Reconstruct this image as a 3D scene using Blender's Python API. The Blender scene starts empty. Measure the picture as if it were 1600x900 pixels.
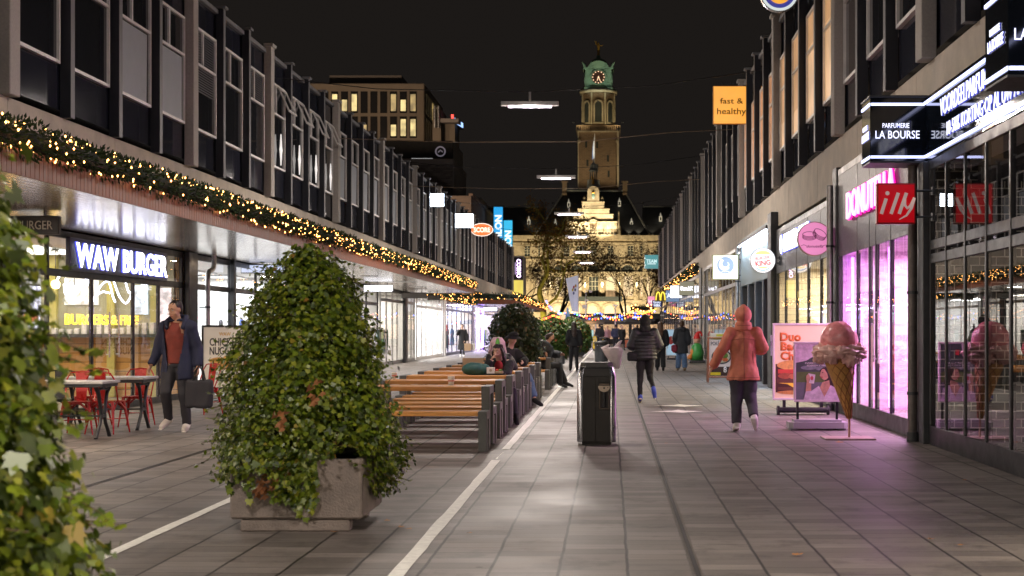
import bpy, bmesh, math, random
import numpy as np
from mathutils import Vector, Matrix, noise
random.seed(7); rng = np.random.default_rng(11)
S = bpy.context.scene; COL = S.collection
R = math.radians; PI = math.pi
# ---------------------------------------------------------------- camera, world, exposure
F = 2250.0; VX, VY, EYE = 954.0, 514.0, 1.45
cam = bpy.data.cameras.new('camera'); camo = bpy.data.objects.new('camera', cam); COL.objects.link(camo)
camo.location = (0, 0, EYE); camo.rotation_euler = (R(90), 0, 0)
cam.sensor_width = 36; cam.lens = 36 * F / 1600
cam.shift_x = -(VX - 800) / 1600; cam.shift_y = (VY - 450) / 1600
cam.clip_start = 0.1; cam.clip_end = 3000
cam.dof.use_dof = True; cam.dof.focus_distance = 20.0; cam.dof.aperture_fstop = 4.5
S.camera = camo
W = bpy.data.worlds.new('World'); S.world = W; W.use_nodes = True
bg = W.node_tree.nodes['Background']; bg.inputs[0].default_value = (0.0105, 0.0088, 0.0078, 1); bg.inputs[1].default_value = 1.0
S.view_settings.view_transform = 'Standard'; S.view_settings.look = 'None'
S.view_settings.exposure = 0.12; S.view_settings.gamma = 1.0
S.render.engine = 'CYCLES'
cy = S.cycles
cy.use_denoising = True; cy.max_bounces = 7; cy.diffuse_bounces = 3; cy.glossy_bounces = 4
cy.transparent_max_bounces = 16; cy.transmission_bounces = 3; cy.sample_clamp_indirect = 4.0; cy.sample_clamp_direct = 0
cy.caustics_reflective = False; cy.caustics_refractive = False; cy.blur_glossy = 0.6
cy.use_light_tree = True

def PX(px, Y): return (px - VX) * Y / F
def PZ(py, Y): return EYE + (VY - py) * Y / F
def GY(py): return EYE * F / (py - VY)

# ---------------------------------------------------------------- materials
def mat(name, col, rough=0.6, metal=0.0, var=0.0, scale=8.0, bump=0.0, bscale=None, spec=None,
        emit=None, estr=0.0, stretch=None, island=0.0, coat=0.0, sampling=True, trans=0.0, bias=0):
    m = bpy.data.materials.new(name); m.use_nodes = True
    nt = m.node_tree; b = nt.nodes['Principled BSDF']
    b.inputs['Base Color'].default_value = (*col, 1)
    b.inputs['Roughness'].default_value = rough; b.inputs['Metallic'].default_value = metal
    if spec is not None: b.inputs['Specular IOR Level'].default_value = spec
    if coat: b.inputs['Coat Weight'].default_value = coat; b.inputs['Coat Roughness'].default_value = .08
    if var or bump:
        tc = nt.nodes.new('ShaderNodeTexCoord'); src = tc.outputs['Object']
        if stretch:
            mp = nt.nodes.new('ShaderNodeMapping'); mp.inputs['Scale'].default_value = stretch
            nt.links.new(src, mp.inputs[0]); src = mp.outputs[0]
        n = nt.nodes.new('ShaderNodeTexNoise'); n.inputs['Scale'].default_value = scale; n.inputs['Detail'].default_value = 6
        n.inputs['Roughness'].default_value = .65
        nt.links.new(src, n.inputs['Vector'])
        if var:
            rp = nt.nodes.new('ShaderNodeValToRGB')
            rp.color_ramp.elements[0].position = .28; rp.color_ramp.elements[1].position = .72
            rp.color_ramp.elements[0].color = (*[max(0, c * (1 - var)) for c in col], 1)
            rp.color_ramp.elements[1].color = (*[min(1, c * (1 + var)) for c in col], 1)
            nt.links.new(n.outputs[0], rp.inputs[0]); nt.links.new(rp.outputs[0], b.inputs['Base Color'])
            rr = nt.nodes.new('ShaderNodeMapRange'); rr.inputs[1].default_value = .3; rr.inputs[2].default_value = .7
            rr.inputs[3].default_value = max(.02, rough - .1); rr.inputs[4].default_value = min(1, rough + .1)
            nt.links.new(n.outputs[0], rr.inputs[0]); nt.links.new(rr.outputs[0], b.inputs['Roughness'])
        if bump:
            n2 = nt.nodes.new('ShaderNodeTexNoise'); n2.inputs['Scale'].default_value = bscale or scale * 3; n2.inputs['Detail'].default_value = 4
            nt.links.new(src, n2.inputs['Vector'])
            bp = nt.nodes.new('ShaderNodeBump'); bp.inputs['Strength'].default_value = bump; bp.inputs['Distance'].default_value = .02
            nt.links.new(n2.outputs[0], bp.inputs['Height']); nt.links.new(bp.outputs[0], b.inputs['Normal'])
    if emit is not None:
        b.inputs['Emission Color'].default_value = (*emit, 1); b.inputs['Emission Strength'].default_value = estr
        if not sampling: m.cycles.emission_sampling = 'NONE'
    return m

def leafmat(name, cols, rough=.45, trans=.25):
    """foliage: colour varies leaf by leaf"""
    m = bpy.data.materials.new(name); m.use_nodes = True; nt = m.node_tree; b = nt.nodes['Principled BSDF']
    g = nt.nodes.new('ShaderNodeNewGeometry'); rp = nt.nodes.new('ShaderNodeValToRGB')
    el = rp.color_ramp.elements
    while len(el) < len(cols): el.new(.5)
    for i, (p, c) in enumerate(cols): el[i].position = p; el[i].color = (*c, 1)
    nt.links.new(g.outputs['Random Per Island'], rp.inputs[0]); nt.links.new(rp.outputs[0], b.inputs['Base Color'])
    b.inputs['Roughness'].default_value = rough
    t = nt.nodes.new('ShaderNodeBsdfTranslucent'); nt.links.new(rp.outputs[0], t.inputs[0])
    mx = nt.nodes.new('ShaderNodeMixShader'); mx.inputs[0].default_value = trans
    nt.links.new(b.outputs[0], mx.inputs[1]); nt.links.new(t.outputs[0], mx.inputs[2])
    nt.links.new(mx.outputs[0], nt.nodes['Material Output'].inputs[0])
    return m

def glassmat(name, tint=(1, 1, 1), ior=1.7, rough=.0, dirt=0.03):
    m = bpy.data.materials.new(name); m.use_nodes = True; nt = m.node_tree
    nt.nodes.remove(nt.nodes['Principled BSDF'])
    tr = nt.nodes.new('ShaderNodeBsdfTransparent'); tr.inputs[0].default_value = (*tint, 1)
    gl = nt.nodes.new('ShaderNodeBsdfGlossy'); gl.inputs['Roughness'].default_value = rough
    fr = nt.nodes.new('ShaderNodeFresnel'); fr.inputs[0].default_value = ior
    # a fresnel seen from behind the sheet must not turn into total reflection
    g = nt.nodes.new('ShaderNodeNewGeometry'); mxn = nt.nodes.new('ShaderNodeMath'); mxn.operation = 'MULTIPLY'
    inv = nt.nodes.new('ShaderNodeMath'); inv.operation = 'SUBTRACT'; inv.inputs[0].default_value = 1
    nt.links.new(g.outputs['Backfacing'], inv.inputs[1]); nt.links.new(inv.outputs[0], mxn.inputs[1]); nt.links.new(fr.outputs[0], mxn.inputs[0])
    ad = nt.nodes.new('ShaderNodeMath'); ad.inputs[1].default_value = .04; nt.links.new(mxn.outputs[0], ad.inputs[0])
    mx = nt.nodes.new('ShaderNodeMixShader'); nt.links.new(ad.outputs[0], mx.inputs[0])
    nt.links.new(tr.outputs[0], mx.inputs[1]); nt.links.new(gl.outputs[0], mx.inputs[2])
    df = nt.nodes.new('ShaderNodeBsdfDiffuse'); df.inputs[0].default_value = (.6, .6, .6, 1)
    nz = nt.nodes.new('ShaderNodeTexNoise'); nz.inputs['Scale'].default_value = 3
    tc = nt.nodes.new('ShaderNodeTexCoord'); nt.links.new(tc.outputs['Object'], nz.inputs[0])
    ml = nt.nodes.new('ShaderNodeMath'); ml.operation = 'MULTIPLY'; ml.inputs[1].default_value = dirt; nt.links.new(nz.outputs[0], ml.inputs[0])
    mx2 = nt.nodes.new('ShaderNodeMixShader'); nt.links.new(ml.outputs[0], mx2.inputs[0])
    nt.links.new(mx.outputs[0], mx2.inputs[1]); nt.links.new(df.outputs[0], mx2.inputs[2])
    nt.links.new(mx2.outputs[0], nt.nodes['Material Output'].inputs[0])
    return m

def emi(name, col, s, sampling=True, var=0, scale=3, base=(.3, .3, .3)):
    m = mat(name, base, .5, emit=col, estr=s, sampling=sampling)
    if var:
        nt = m.node_tree; b = nt.nodes['Principled BSDF']
        tc = nt.nodes.new('ShaderNodeTexCoord'); n = nt.nodes.new('ShaderNodeTexNoise'); n.inputs['Scale'].default_value = scale
        nt.links.new(tc.outputs['Object'], n.inputs[0])
        mr = nt.nodes.new('ShaderNodeMapRange'); mr.inputs[1].default_value = .35; mr.inputs[2].default_value = .65
        mr.inputs[3].default_value = s * (1 - var); mr.inputs[4].default_value = s
        nt.links.new(n.outputs[0], mr.inputs[0]); nt.links.new(mr.outputs[0], b.inputs['Emission Strength'])
    return m

# ---------------------------------------------------------------- objects
def link(o, parent=None):
    COL.objects.link(o)
    if parent is not None: o.parent = parent
    return o
def tag(o, label=None, cat=None, group=None, kind=None):
    if label: o['label'] = label
    if cat: o['category'] = cat
    if group: o['group'] = group
    if kind: o['kind'] = kind
    return o
def thing(name, label, cat, loc=(0, 0, 0), rz=0, group=None):
    o = bpy.data.objects.new(name, None); COL.objects.link(o); o.location = loc; o.rotation_euler = (0, 0, rz)
    o.empty_display_size = .2
    return tag(o, label, cat, group)
CH = {}
def copy_tree(o, parent=None):
    c = o.copy(); COL.objects.link(c)
    if parent is not None: c.parent = parent
    for ch in [x for x in bpy.data.objects if x.parent == o]: copy_tree(ch, c)
    return c
def dup(o, loc, rz=None, label=None, group=None, s=None):
    c = copy_tree(o); c.location = loc
    if rz is not None: c.rotation_euler = (0, 0, rz)
    if s: c.scale = (s, s, s)
    if label: c['label'] = label
    if group: c['group'] = group
    return c

class MB:
    """collects shapes, then links them as ONE mesh object"""
    def __init__(s): s.v = []; s.f = []; s.m = []; s.sm = []
    def add(s, vs, fs, mi=0, smooth=False, M=None):
        o = len(s.v)
        if M is not None: vs = [M @ Vector(v) for v in vs]
        s.v.extend([tuple(v) for v in vs]); s.f.extend([tuple(i + o for i in f) for f in fs])
        s.m.extend([mi] * len(fs)); s.sm.extend([smooth] * len(fs)); return s
    def box(s, x0, x1, y0, y1, z0, z1, mi=0, M=None, bev=0):
        if x0 > x1: x0, x1 = x1, x0
        if y0 > y1: y0, y1 = y1, y0
        if z0 > z1: z0, z1 = z1, z0
        b = min(bev, (x1 - x0) * .45, (y1 - y0) * .45, (z1 - z0) * .45)
        if b <= 0:
            return s.add([(x0, y0, z0), (x1, y0, z0), (x1, y1, z0), (x0, y1, z0), (x0, y0, z1), (x1, y0, z1), (x1, y1, z1), (x0, y1, z1)],
                         [(0, 3, 2, 1), (4, 5, 6, 7), (0, 1, 5, 4), (1, 2, 6, 5), (2, 3, 7, 6), (3, 0, 4, 7)], mi, M=M)
        bm = bmesh.new(); bmesh.ops.create_cube(bm, size=1)
        for v in bm.verts: v.co = Vector(((x0 + x1) / 2 + v.co.x * (x1 - x0), (y0 + y1) / 2 + v.co.y * (y1 - y0), (z0 + z1) / 2 + v.co.z * (z1 - z0)))
        bmesh.ops.bevel(bm, geom=bm.edges[:], offset=b, segments=1, affect='EDGES', profile=.5)
        bm.verts.ensure_lookup_table()
        vs = [v.co.copy() for v in bm.verts]; fs = [[v.index for v in f.verts] for f in bm.faces]; bm.free()
        return s.add(vs, fs, mi, M=M)
    def cyl(s, p0, p1, r0, r1=None, n=12, mi=0, caps=True, M=None, smooth=True):
        return s.tube([p0, p1], [r0, r0 if r1 is None else r1], n, mi, caps, M, smooth)
    def tube(s, pts, rs, n=8, mi=0, caps=True, M=None, smooth=True, ell=(1, 1), up=None):
        pts = [Vector(p) for p in pts]
        if not hasattr(rs, '__len__'): rs = [rs] * len(pts)
        vs = []; N = len(pts); pu = None
        for i, p in enumerate(pts):
            t = (pts[min(i + 1, N - 1)] - pts[max(i - 1, 0)])
            if t.length < 1e-9: t = Vector((0, 0, 1))
            t.normalize()
            if pu is None:
                a = Vector(up) if up else (Vector((0, 0, 1)) if abs(t.z) < .9 else Vector((0, 1, 0)))
            else: a = pu
            u = (a - t * a.dot(t))
            if u.length < 1e-6: u = t.orthogonal()
            u.normalize(); w = t.cross(u); pu = u
            for k in range(n):
                an = 2 * PI * k / n
                vs.append(p + u * math.cos(an) * rs[i] * ell[0] + w * math.sin(an) * rs[i] * ell[1])
        fs = [(i * n + k, i * n + (k + 1) % n, (i + 1) * n + (k + 1) % n, (i + 1) * n + k) for i in range(N - 1) for k in range(n)]
        s.add(vs, fs, mi, smooth, M)
        if caps: s.add([vs[k] for k in range(n)], [tuple(range(n))[::-1]], mi, False, M); s.add([vs[(N - 1) * n + k] for k in range(n)], [tuple(range(n))], mi, False, M)
        return s
    def lathe(s, prof, n=24, mi=0, M=None, smooth=True, cx=0, cy=0, sx=1, sy=1):
        vs = [(cx + r * math.cos(2 * PI * k / n) * sx, cy + r * math.sin(2 * PI * k / n) * sy, z) for r, z in prof for k in range(n)]
        fs = [(i * n + k, i * n + (k + 1) % n, (i + 1) * n + (k + 1) % n, (i + 1) * n + k) for i in range(len(prof) - 1) for k in range(n)]
        return s.add(vs, fs, mi, smooth, M)
    def ell(s, c, r, mi=0, n=12, M=None, rot=None):
        c = Vector(c); vs = []; fs = []; m = n // 2 + 1
        for i in range(m + 1):
            th = PI * i / m
            for k in range(n):
                v = Vector((r[0] * math.sin(th) * math.cos(2 * PI * k / n), r[1] * math.sin(th) * math.sin(2 * PI * k / n), r[2] * math.cos(th)))
                if rot is not None: v = rot @ v
                vs.append(c + v)
        fs = [(i * n + k, (i + 1) * n + k, (i + 1) * n + (k + 1) % n, i * n + (k + 1) % n) for i in range(m) for k in range(n)]
        return s.add(vs, fs, mi, True, M)
    def poly(s, pts, z0=0, z1=.01, mi=0, M=None):
        """prism over a 2-D outline in local XY"""
        n = len(pts); vs = [(x, y, z0) for x, y in pts] + [(x, y, z1) for x, y in pts]
        a = sum(pts[i][0] * pts[(i + 1) % n][1] - pts[(i + 1) % n][0] * pts[i][1] for i in range(n))
        r = list(range(n)); t = [n + i for i in range(n)]
        if a < 0: r, t = r[::-1], t[::-1]
        fs = [tuple(r[::-1]), tuple(t)]
        for i in range(n):
            j = (i + 1) % n; fs.append((r[i], r[j], r[j] + n, r[i] + n))
        return s.add(vs, fs, mi, M=M)
    def build(s, name, mats, parent=None, loc=None, bev=0):
        me = bpy.data.meshes.new(name); me.from_pydata(s.v, [], s.f)
        if not isinstance(mats, (list, tuple)): mats = [mats]
        for m in mats: me.materials.append(m)
        me.polygons.foreach_set('material_index', s.m); me.polygons.foreach_set('use_smooth', s.sm); me.update()
        o = bpy.data.objects.new(name, me); link(o, parent)
        if loc: o.location = loc
        return o

def npmesh(name, V, Fq, m, parent=None, smooth=False):
    """fast mesh from arrays: V (n,3), Fq (k,c) with c corners each"""
    me = bpy.data.meshes.new(name); V = np.asarray(V, np.float32); Fq = np.asarray(Fq, np.int32)
    me.vertices.add(len(V)); me.vertices.foreach_set('co', V.ravel())
    k, c = Fq.shape; me.loops.add(k * c); me.loops.foreach_set('vertex_index', Fq.ravel())
    me.polygons.add(k); me.polygons.foreach_set('loop_start', np.arange(0, k * c, c, dtype=np.int32))
    me.update(calc_edges=True); me.validate()
    if smooth: me.polygons.foreach_set('use_smooth', [True] * len(me.polygons))
    me.materials.append(m); o = bpy.data.objects.new(name, me); return link(o, parent)

FACE = {'S': Matrix.Rotation(R(90), 4, 'X'),                                   # normal -Y, reads along +X
        'E': Matrix.Rotation(R(90), 4, 'Z') @ Matrix.Rotation(R(90), 4, 'X'),  # normal +X, reads along +Y
        'W': Matrix.Rotation(R(-90), 4, 'Z') @ Matrix.Rotation(R(90), 4, 'X'), # normal -X, reads along -Y
        'N': Matrix.Rotation(R(180), 4, 'Z') @ Matrix.Rotation(R(90), 4, 'X')}
def frame(origin, face, rx=0): return Matrix.Translation(Vector(origin)) @ FACE[face] @ Matrix.Rotation(rx, 4, 'X')

def textmesh(txt, h, M, m, name='lettering', parent=None, w=None, depth=.004, bold=0.0, align='CENTER', rot=0, shear=0):
    """lettering as real geometry; h = cap height, w = width to fit; M maps local XY to the wall; centred on the origin"""
    cu = bpy.data.curves.new(name, 'FONT'); cu.body = txt; cu.size = 1; cu.align_x = align; cu.extrude = 0; cu.offset = bold; cu.shear = shear
    cu.resolution_u = 3
    t = bpy.data.objects.new('tmp', cu)
    me = bpy.data.meshes.new_from_object(t); bpy.data.objects.remove(t); bpy.data.curves.remove(cu)
    n = len(me.vertices)
    if n == 0: return None
    co = np.empty(n * 3, np.float32); me.vertices.foreach_get('co', co); co = co.reshape(-1, 3)
    lo, hi = co.min(0), co.max(0); c = (lo + hi) / 2; sz = np.maximum(hi - lo, 1e-6)
    sy = h / .70 if '\n' not in txt else h / sz[1]
    sx = sy if w is None else w / sz[0]
    x0 = c[0] if align == 'CENTER' else lo[0]
    co[:, 0] = (co[:, 0] - x0) * sx; co[:, 1] = (co[:, 1] - (c[1] if '\n' in txt else .35)) * sy
    if rot:
        a = co.copy(); cr, sr = math.cos(rot), math.sin(rot)
        co[:, 0] = a[:, 0] * cr - a[:, 1] * sr; co[:, 1] = a[:, 0] * sr + a[:, 1] * cr
    Mn = np.array(M); co = np.c_[co, np.ones(n)] @ Mn.T; co = co[:, :3]
    bm = bmesh.new()
    me.vertices.foreach_set('co', co.astype(np.float32).ravel()); me.update()
    bm.from_mesh(me)
    nrm = (M.to_3x3() @ Vector((0, 0, 1))).normalized()
    r = bmesh.ops.extrude_face_region(bm, geom=bm.faces[:])
    for e in r['geom']:
        if isinstance(e, bmesh.types.BMVert): e.co += nrm * depth
    bm.to_mesh(me); bm.free()
    me.name = name; me.materials.clear(); me.materials.append(m)
    o = bpy.data.objects.new(name, me); return link(o, parent)

def area(name, loc, size, power, col, rot=(0, 0, 0), parent=None, spread=180):
    l = bpy.data.lights.new(name, 'AREA'); l.shape = 'RECTANGLE'; l.size = size[0]; l.size_y = size[1]
    l.energy = power; l.color = col; l.spread = R(spread)
    o = bpy.data.objects.new(name, l); link(o, parent); o.location = loc; o.rotation_euler = rot; return o
def spot(name, loc, target, power, col, ang=60, blend=.5, rad=.1, parent=None):
    l = bpy.data.lights.new(name, 'SPOT'); l.energy = power; l.color = col; l.spot_size = R(ang); l.spot_blend = blend; l.shadow_soft_size = rad
    o = bpy.data.objects.new(name, l); link(o, parent); o.location = loc
    o.rotation_euler = (Vector(target) - Vector(loc)).to_track_quat('-Z', 'Y').to_euler(); return o
def circ(r, n=24, cx=0, cy=0, a0=0, a1=2 * PI, ry=None):
    ry = r if ry is None else ry; full = abs(a1 - a0 - 2 * PI) < 1e-6; k = n if full else n + 1
    return [(cx + r * math.cos(a0 + (a1 - a0) * i / n), cy + ry * math.sin(a0 + (a1 - a0) * i / n)) for i in range(k)]
def stroke(path, w, n=1):
    """flat ribbon outline along a 2-D path"""
    L = []; Rr = []; N = len(path)
    for i, (x, y) in enumerate(path):
        x0, y0 = path[max(i - 1, 0)]; x1, y1 = path[min(i + 1, N - 1)]
        dx, dy = x1 - x0, y1 - y0; d = math.hypot(dx, dy) or 1
        ww = w if not hasattr(w, '__len__') else w[i]
        L.append((x - dy / d * ww / 2, y + dx / d * ww / 2)); Rr.append((x + dy / d * ww / 2, y - dx / d * ww / 2))
    return L, Rr
def ribbon(mb, path, w, z0, z1, mi=0, M=None):
    L, Rr = stroke(path, w)
    for i in range(len(path) - 1):
        mb.poly([L[i], Rr[i], Rr[i + 1], L[i + 1]], z0, z1, mi, M)

# ---------------------------------------------------------------- shared materials
m_conc = mat('concrete_band', (.50, .44, .36), .8, var=.25, scale=1.5, bump=.3, bscale=40)
m_post = mat('concrete_post', (.40, .37, .34), .8, var=.15, scale=30, bump=.3, bscale=90)
m_navy = mat('dark_panel', (.018, .020, .032), .07, spec=.5)
m_navy2 = mat('dark_fin', (.016, .017, .024), .45, var=.2, scale=6, bump=.1)
m_finedge = mat('fin_edge', (.16, .16, .17), .6, var=.2, scale=10)
m_white = mat('white_paint', (.72, .70, .68), .45, var=.06, scale=6)
m_wframe = mat('window_frame_paint', (.78, .76, .74), .45, var=.12, scale=5)
m_black = mat('black_metal', (.02, .02, .022), .38, metal=.3, var=.2, scale=4)
m_dgrey = mat('dark_grey_metal', (.055, .058, .062), .5, metal=.2, var=.2, scale=8, bump=.08)
def per_object_tone(m, lo, hi):
    nt = m.node_tree; b = nt.nodes['Principled BSDF']; l = b.inputs['Base Color'].links[0]; src = l.from_socket
    oi = nt.nodes.new('ShaderNodeObjectInfo'); mr = nt.nodes.new('ShaderNodeMapRange'); mr.inputs[3].default_value = lo; mr.inputs[4].default_value = hi; nt.links.new(oi.outputs['Random'], mr.inputs[0])
    mx = nt.nodes.new('ShaderNodeVectorMath'); mx.operation = 'SCALE'; nt.links.new(src, mx.inputs[0]); nt.links.new(mr.outputs[0], mx.inputs['Scale']); nt.links.new(mx.outputs[0], b.inputs['Base Color'])
m_steel = mat('galvanised_steel', (.42, .41, .40), .42, metal=.9, var=.25, scale=12, bump=.1)
m_alu = mat('aluminium', (.55, .55, .56), .3, metal=.9, var=.1)
m_pglass = glassmat('shop_glass', ior=1.75, dirt=.03)
m_dkglass = mat('office_glass', (.012, .014, .018), .06, spec=.9)
m_roof = mat('roof_felt', (.03, .03, .03), .9, var=.2)
m_ply = mat('interior_white', (.75, .74, .72), .7, var=.05)
# ================================================================= ground
def ground_material():
    m = bpy.data.materials.new('paving'); m.use_nodes = True; nt = m.node_tree; b = nt.nodes['Principled BSDF']; L = nt.links.new
    def M(op, a, bb=None, c=None):
        n = nt.nodes.new('ShaderNodeMath'); n.operation = op
        for i, x in enumerate((a, bb, c)):
            if x is None: continue
            if isinstance(x, (int, float)): n.inputs[i].default_value = x
            else: L(x, n.inputs[i])
        return n.outputs[0]
    g = nt.nodes.new('ShaderNodeNewGeometry'); sp = nt.nodes.new('ShaderNodeSeparateXYZ'); L(g.outputs['Position'], sp.inputs[0])
    wob = nt.nodes.new('ShaderNodeTexNoise'); wob.inputs['Scale'].default_value = 2.5; wob.inputs['Detail'].default_value = 3; L(g.outputs['Position'], wob.inputs[0])
    x = M('ADD', sp.outputs[0], M('MULTIPLY', M('SUBTRACT', wob.outputs[0], .5), .022)); y = sp.outputs[1]
    u = M('DIVIDE', M('SUBTRACT', x, .517), .413); c = M('FLOOR', u); fu = M('SUBTRACT', u, c)
    wn = nt.nodes.new('ShaderNodeTexWhiteNoise'); wn.noise_dimensions = '1D'; L(c, wn.inputs['W'])
    v = M('DIVIDE', M('ADD', y, M('MULTIPLY', wn.outputs[0], 7.3)), .205); r = M('FLOOR', v); fv = M('SUBTRACT', v, r)
    cb = nt.nodes.new('ShaderNodeCombineXYZ'); L(c, cb.inputs[0]); L(r, cb.inputs[1])
    w2 = nt.nodes.new('ShaderNodeTexWhiteNoise'); w2.noise_dimensions = '3D'; L(cb.outputs[0], w2.inputs[0])
    # long joints, short joints
    ju = M('MINIMUM', fu, M('SUBTRACT', 1, fu)); jv = M('MINIMUM', fv, M('SUBTRACT', 1, fv))
    def sm(a, lo, hi):
        n = nt.nodes.new('ShaderNodeMapRange'); n.interpolation_type = 'SMOOTHSTEP'; n.inputs[1].default_value = lo; n.inputs[2].default_value = hi; L(a, n.inputs[0]); return n.outputs[0]
    mu = sm(ju, .012, .034); mv = sm(jv, .01, .05)
    # every fourth short joint reads dark, others faint
    w3 = nt.nodes.new('ShaderNodeTexWhiteNoise'); w3.noise_dimensions = '3D'
    cb2 = nt.nodes.new('ShaderNodeCombineXYZ'); L(M('ROUND', v), cb2.inputs[0]); L(c, cb2.inputs[1]); L(cb2.outputs[0], w3.inputs[0])
    str_v = M('MULTIPLY_ADD', M('POWER', w3.outputs[0], 2.0), .60, .22)
    jvv = M('SUBTRACT', 1, M('MULTIPLY', M('SUBTRACT', 1, mv), str_v))
    tone = M('MULTIPLY_ADD', w2.outputs[0], .55, .72)
    st = nt.nodes.new('ShaderNodeTexNoise'); st.inputs['Scale'].default_value = 1; st.inputs['Detail'].default_value = 6; st.inputs['Roughness'].default_value = .6
    mp = nt.nodes.new('ShaderNodeMapping'); mp.inputs['Scale'].default_value = (1.8, 16, 1); L(g.outputs['Position'], mp.inputs[0]); L(mp.outputs[0], st.inputs[0])
    streak = M('MULTIPLY_ADD', st.outputs[0], 1.3, .35)
    big = nt.nodes.new('ShaderNodeTexNoise'); big.inputs['Scale'].default_value = .7; big.inputs['Detail'].default_value = 5; L(g.outputs['Position'], big.inputs[0])
    fine = nt.nodes.new('ShaderNodeTexNoise'); fine.inputs['Scale'].default_value = 90; fine.inputs['Detail'].default_value = 3; L(g.outputs['Position'], fine.inputs[0])
    k = M('MULTIPLY', M('MULTIPLY', tone, streak), M('MULTIPLY_ADD', big.outputs[0], .7, .65))
    k = M('MULTIPLY', k, M('MULTIPLY_ADD', fine.outputs[0], .5, .75))
    k = M('MULTIPLY', k, M('MULTIPLY_ADD', mu, .86, .14)); k = M('MULTIPLY', k, jvv)
    # gum spots
    vo = nt.nodes.new('ShaderNodeTexVoronoi'); vo.inputs['Scale'].default_value = 1.7; L(g.outputs['Position'], vo.inputs[0])
    k = M('MULTIPLY', k, M('MULTIPLY_ADD', sm(vo.outputs[0], .035, .05), .55, .45))
    vo2 = nt.nodes.new('ShaderNodeTexVoronoi'); vo2.inputs['Scale'].default_value = 4.3; L(g.outputs['Position'], vo2.inputs[0])
    k = M('MULTIPLY', k, M('SUBTRACT', 1.35, M('MULTIPLY', sm(vo2.outputs[0], .035, .055), .35)))
    bl = nt.nodes.new('ShaderNodeTexNoise'); bl.inputs['Scale'].default_value = 2.2; bl.inputs['Detail'].default_value = 8; bl.inputs['Roughness'].default_value = .7; L(g.outputs['Position'], bl.inputs[0])
    k = M('MULTIPLY', k, M('MULTIPLY_ADD', sm(bl.outputs[0], .34, .50), .38, .62))
    mc = nt.nodes.new('ShaderNodeMix'); mc.data_type = 'RGBA'; mc.inputs[6].default_value = (0, 0, 0, 1); mc.inputs[7].default_value = (.172, .150, .136, 1)
    mc.clamp_factor = False; L(k, mc.inputs[0]); L(mc.outputs[2], b.inputs['Base Color'])
    L(M('MULTIPLY_ADD', st.outputs[0], .25, M('MULTIPLY_ADD', big.outputs[0], .35, .24)), b.inputs['Roughness'])
    b.inputs['Specular IOR Level'].default_value = .34
    h = M('ADD', M('MULTIPLY', mu, .12), M('MULTIPLY', mv, .25)); h = M('ADD', h, M('MULTIPLY', fine.outputs[0], .25)); h = M('ADD', h, M('MULTIPLY', st.outputs[0], .35))
    h = M('ADD', h, M('MULTIPLY', w2.outputs[0], .35))
    bp = nt.nodes.new('ShaderNodeBump'); bp.inputs['Strength'].default_value = .32; bp.inputs['Distance'].default_value = .008; L(h, bp.inputs['Height']); L(bp.outputs[0], b.inputs['Normal'])
    return m
tag(MB().add([(-900, -60, 0), (900, -60, 0), (900, 1500, 0), (-900, 1500, 0)], [(0, 1, 2, 3)]).build('ground', ground_material()),
    'grey brown concrete paving of long narrow slabs', kind='structure')
# white lines inlaid along the benches (worn, with a gap)
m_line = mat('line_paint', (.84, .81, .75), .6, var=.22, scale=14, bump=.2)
def line_piece(mb, x0, x1, ya, yb, step=.35, jag=.006):
    n = max(2, int((yb - ya) / step)); random.seed(int(ya * 10))
    l = [(x0 + random.uniform(-jag, jag), ya + (yb - ya) * i / n) for i in range(n + 1)]
    r = [(x1 + random.uniform(-jag, jag), ya + (yb - ya) * i / n) for i in range(n + 1)]
    for i in range(n):
        mb.add([(*l[i], .004), (*r[i], .004), (*r[i + 1], .004), (*l[i + 1], .004)], [(0, 1, 2, 3)])
mb = MB(); line_piece(mb, -1.31, -1.215, 3, 15.9); line_piece(mb, -1.275, -1.255, 16.0, 16.9, .1, .012); line_piece(mb, -1.31, -1.215, 17.3, 118, .6)
tag(mb.build('painted_line', m_line), 'long worn white line beside the picnic benches', kind='structure')
mb = MB(); line_piece(mb, -3.27, -3.18, 3, 30)
tag(mb.build('painted_line', m_line), 'white line left of the ivy planters', kind='structure')
for i, (px, py) in enumerate(((1062, 634), (1060, 643))):  # bright light on the paving, painted as flat patches in the line paint
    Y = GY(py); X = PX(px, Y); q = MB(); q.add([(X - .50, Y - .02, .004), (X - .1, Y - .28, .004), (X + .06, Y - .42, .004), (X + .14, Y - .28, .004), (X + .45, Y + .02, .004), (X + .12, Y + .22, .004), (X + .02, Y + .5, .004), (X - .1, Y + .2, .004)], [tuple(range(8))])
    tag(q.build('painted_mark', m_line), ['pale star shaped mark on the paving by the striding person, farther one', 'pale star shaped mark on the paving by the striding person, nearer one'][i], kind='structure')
m_slot = mat('drain_slot', (.012, .011, .010), .5, metal=.4)
m_slotrim = mat('drain_rim', (.16, .14, .12), .4, metal=.6, var=.3)
for X, y1, lab in ((.517, 118, 'narrow slotted drain running down the middle of the paving'), (-4.82, 62, 'narrow drain slot under the left canopy edge')):
    mb = MB()
    mb.add([(X - .028, 3, .004), (X + .028, 3, .004), (X + .028, y1, .004), (X - .028, y1, .004)], [(0, 1, 2, 3)], 1)
    mb.add([(X - .014, 3, .008), (X + .014, 3, .008), (X + .014, y1, .008), (X - .014, y1, .008)], [(0, 1, 2, 3)], 0)
    tag(mb.build('drain', [m_slot, m_slotrim]), lab, kind='structure')

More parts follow.
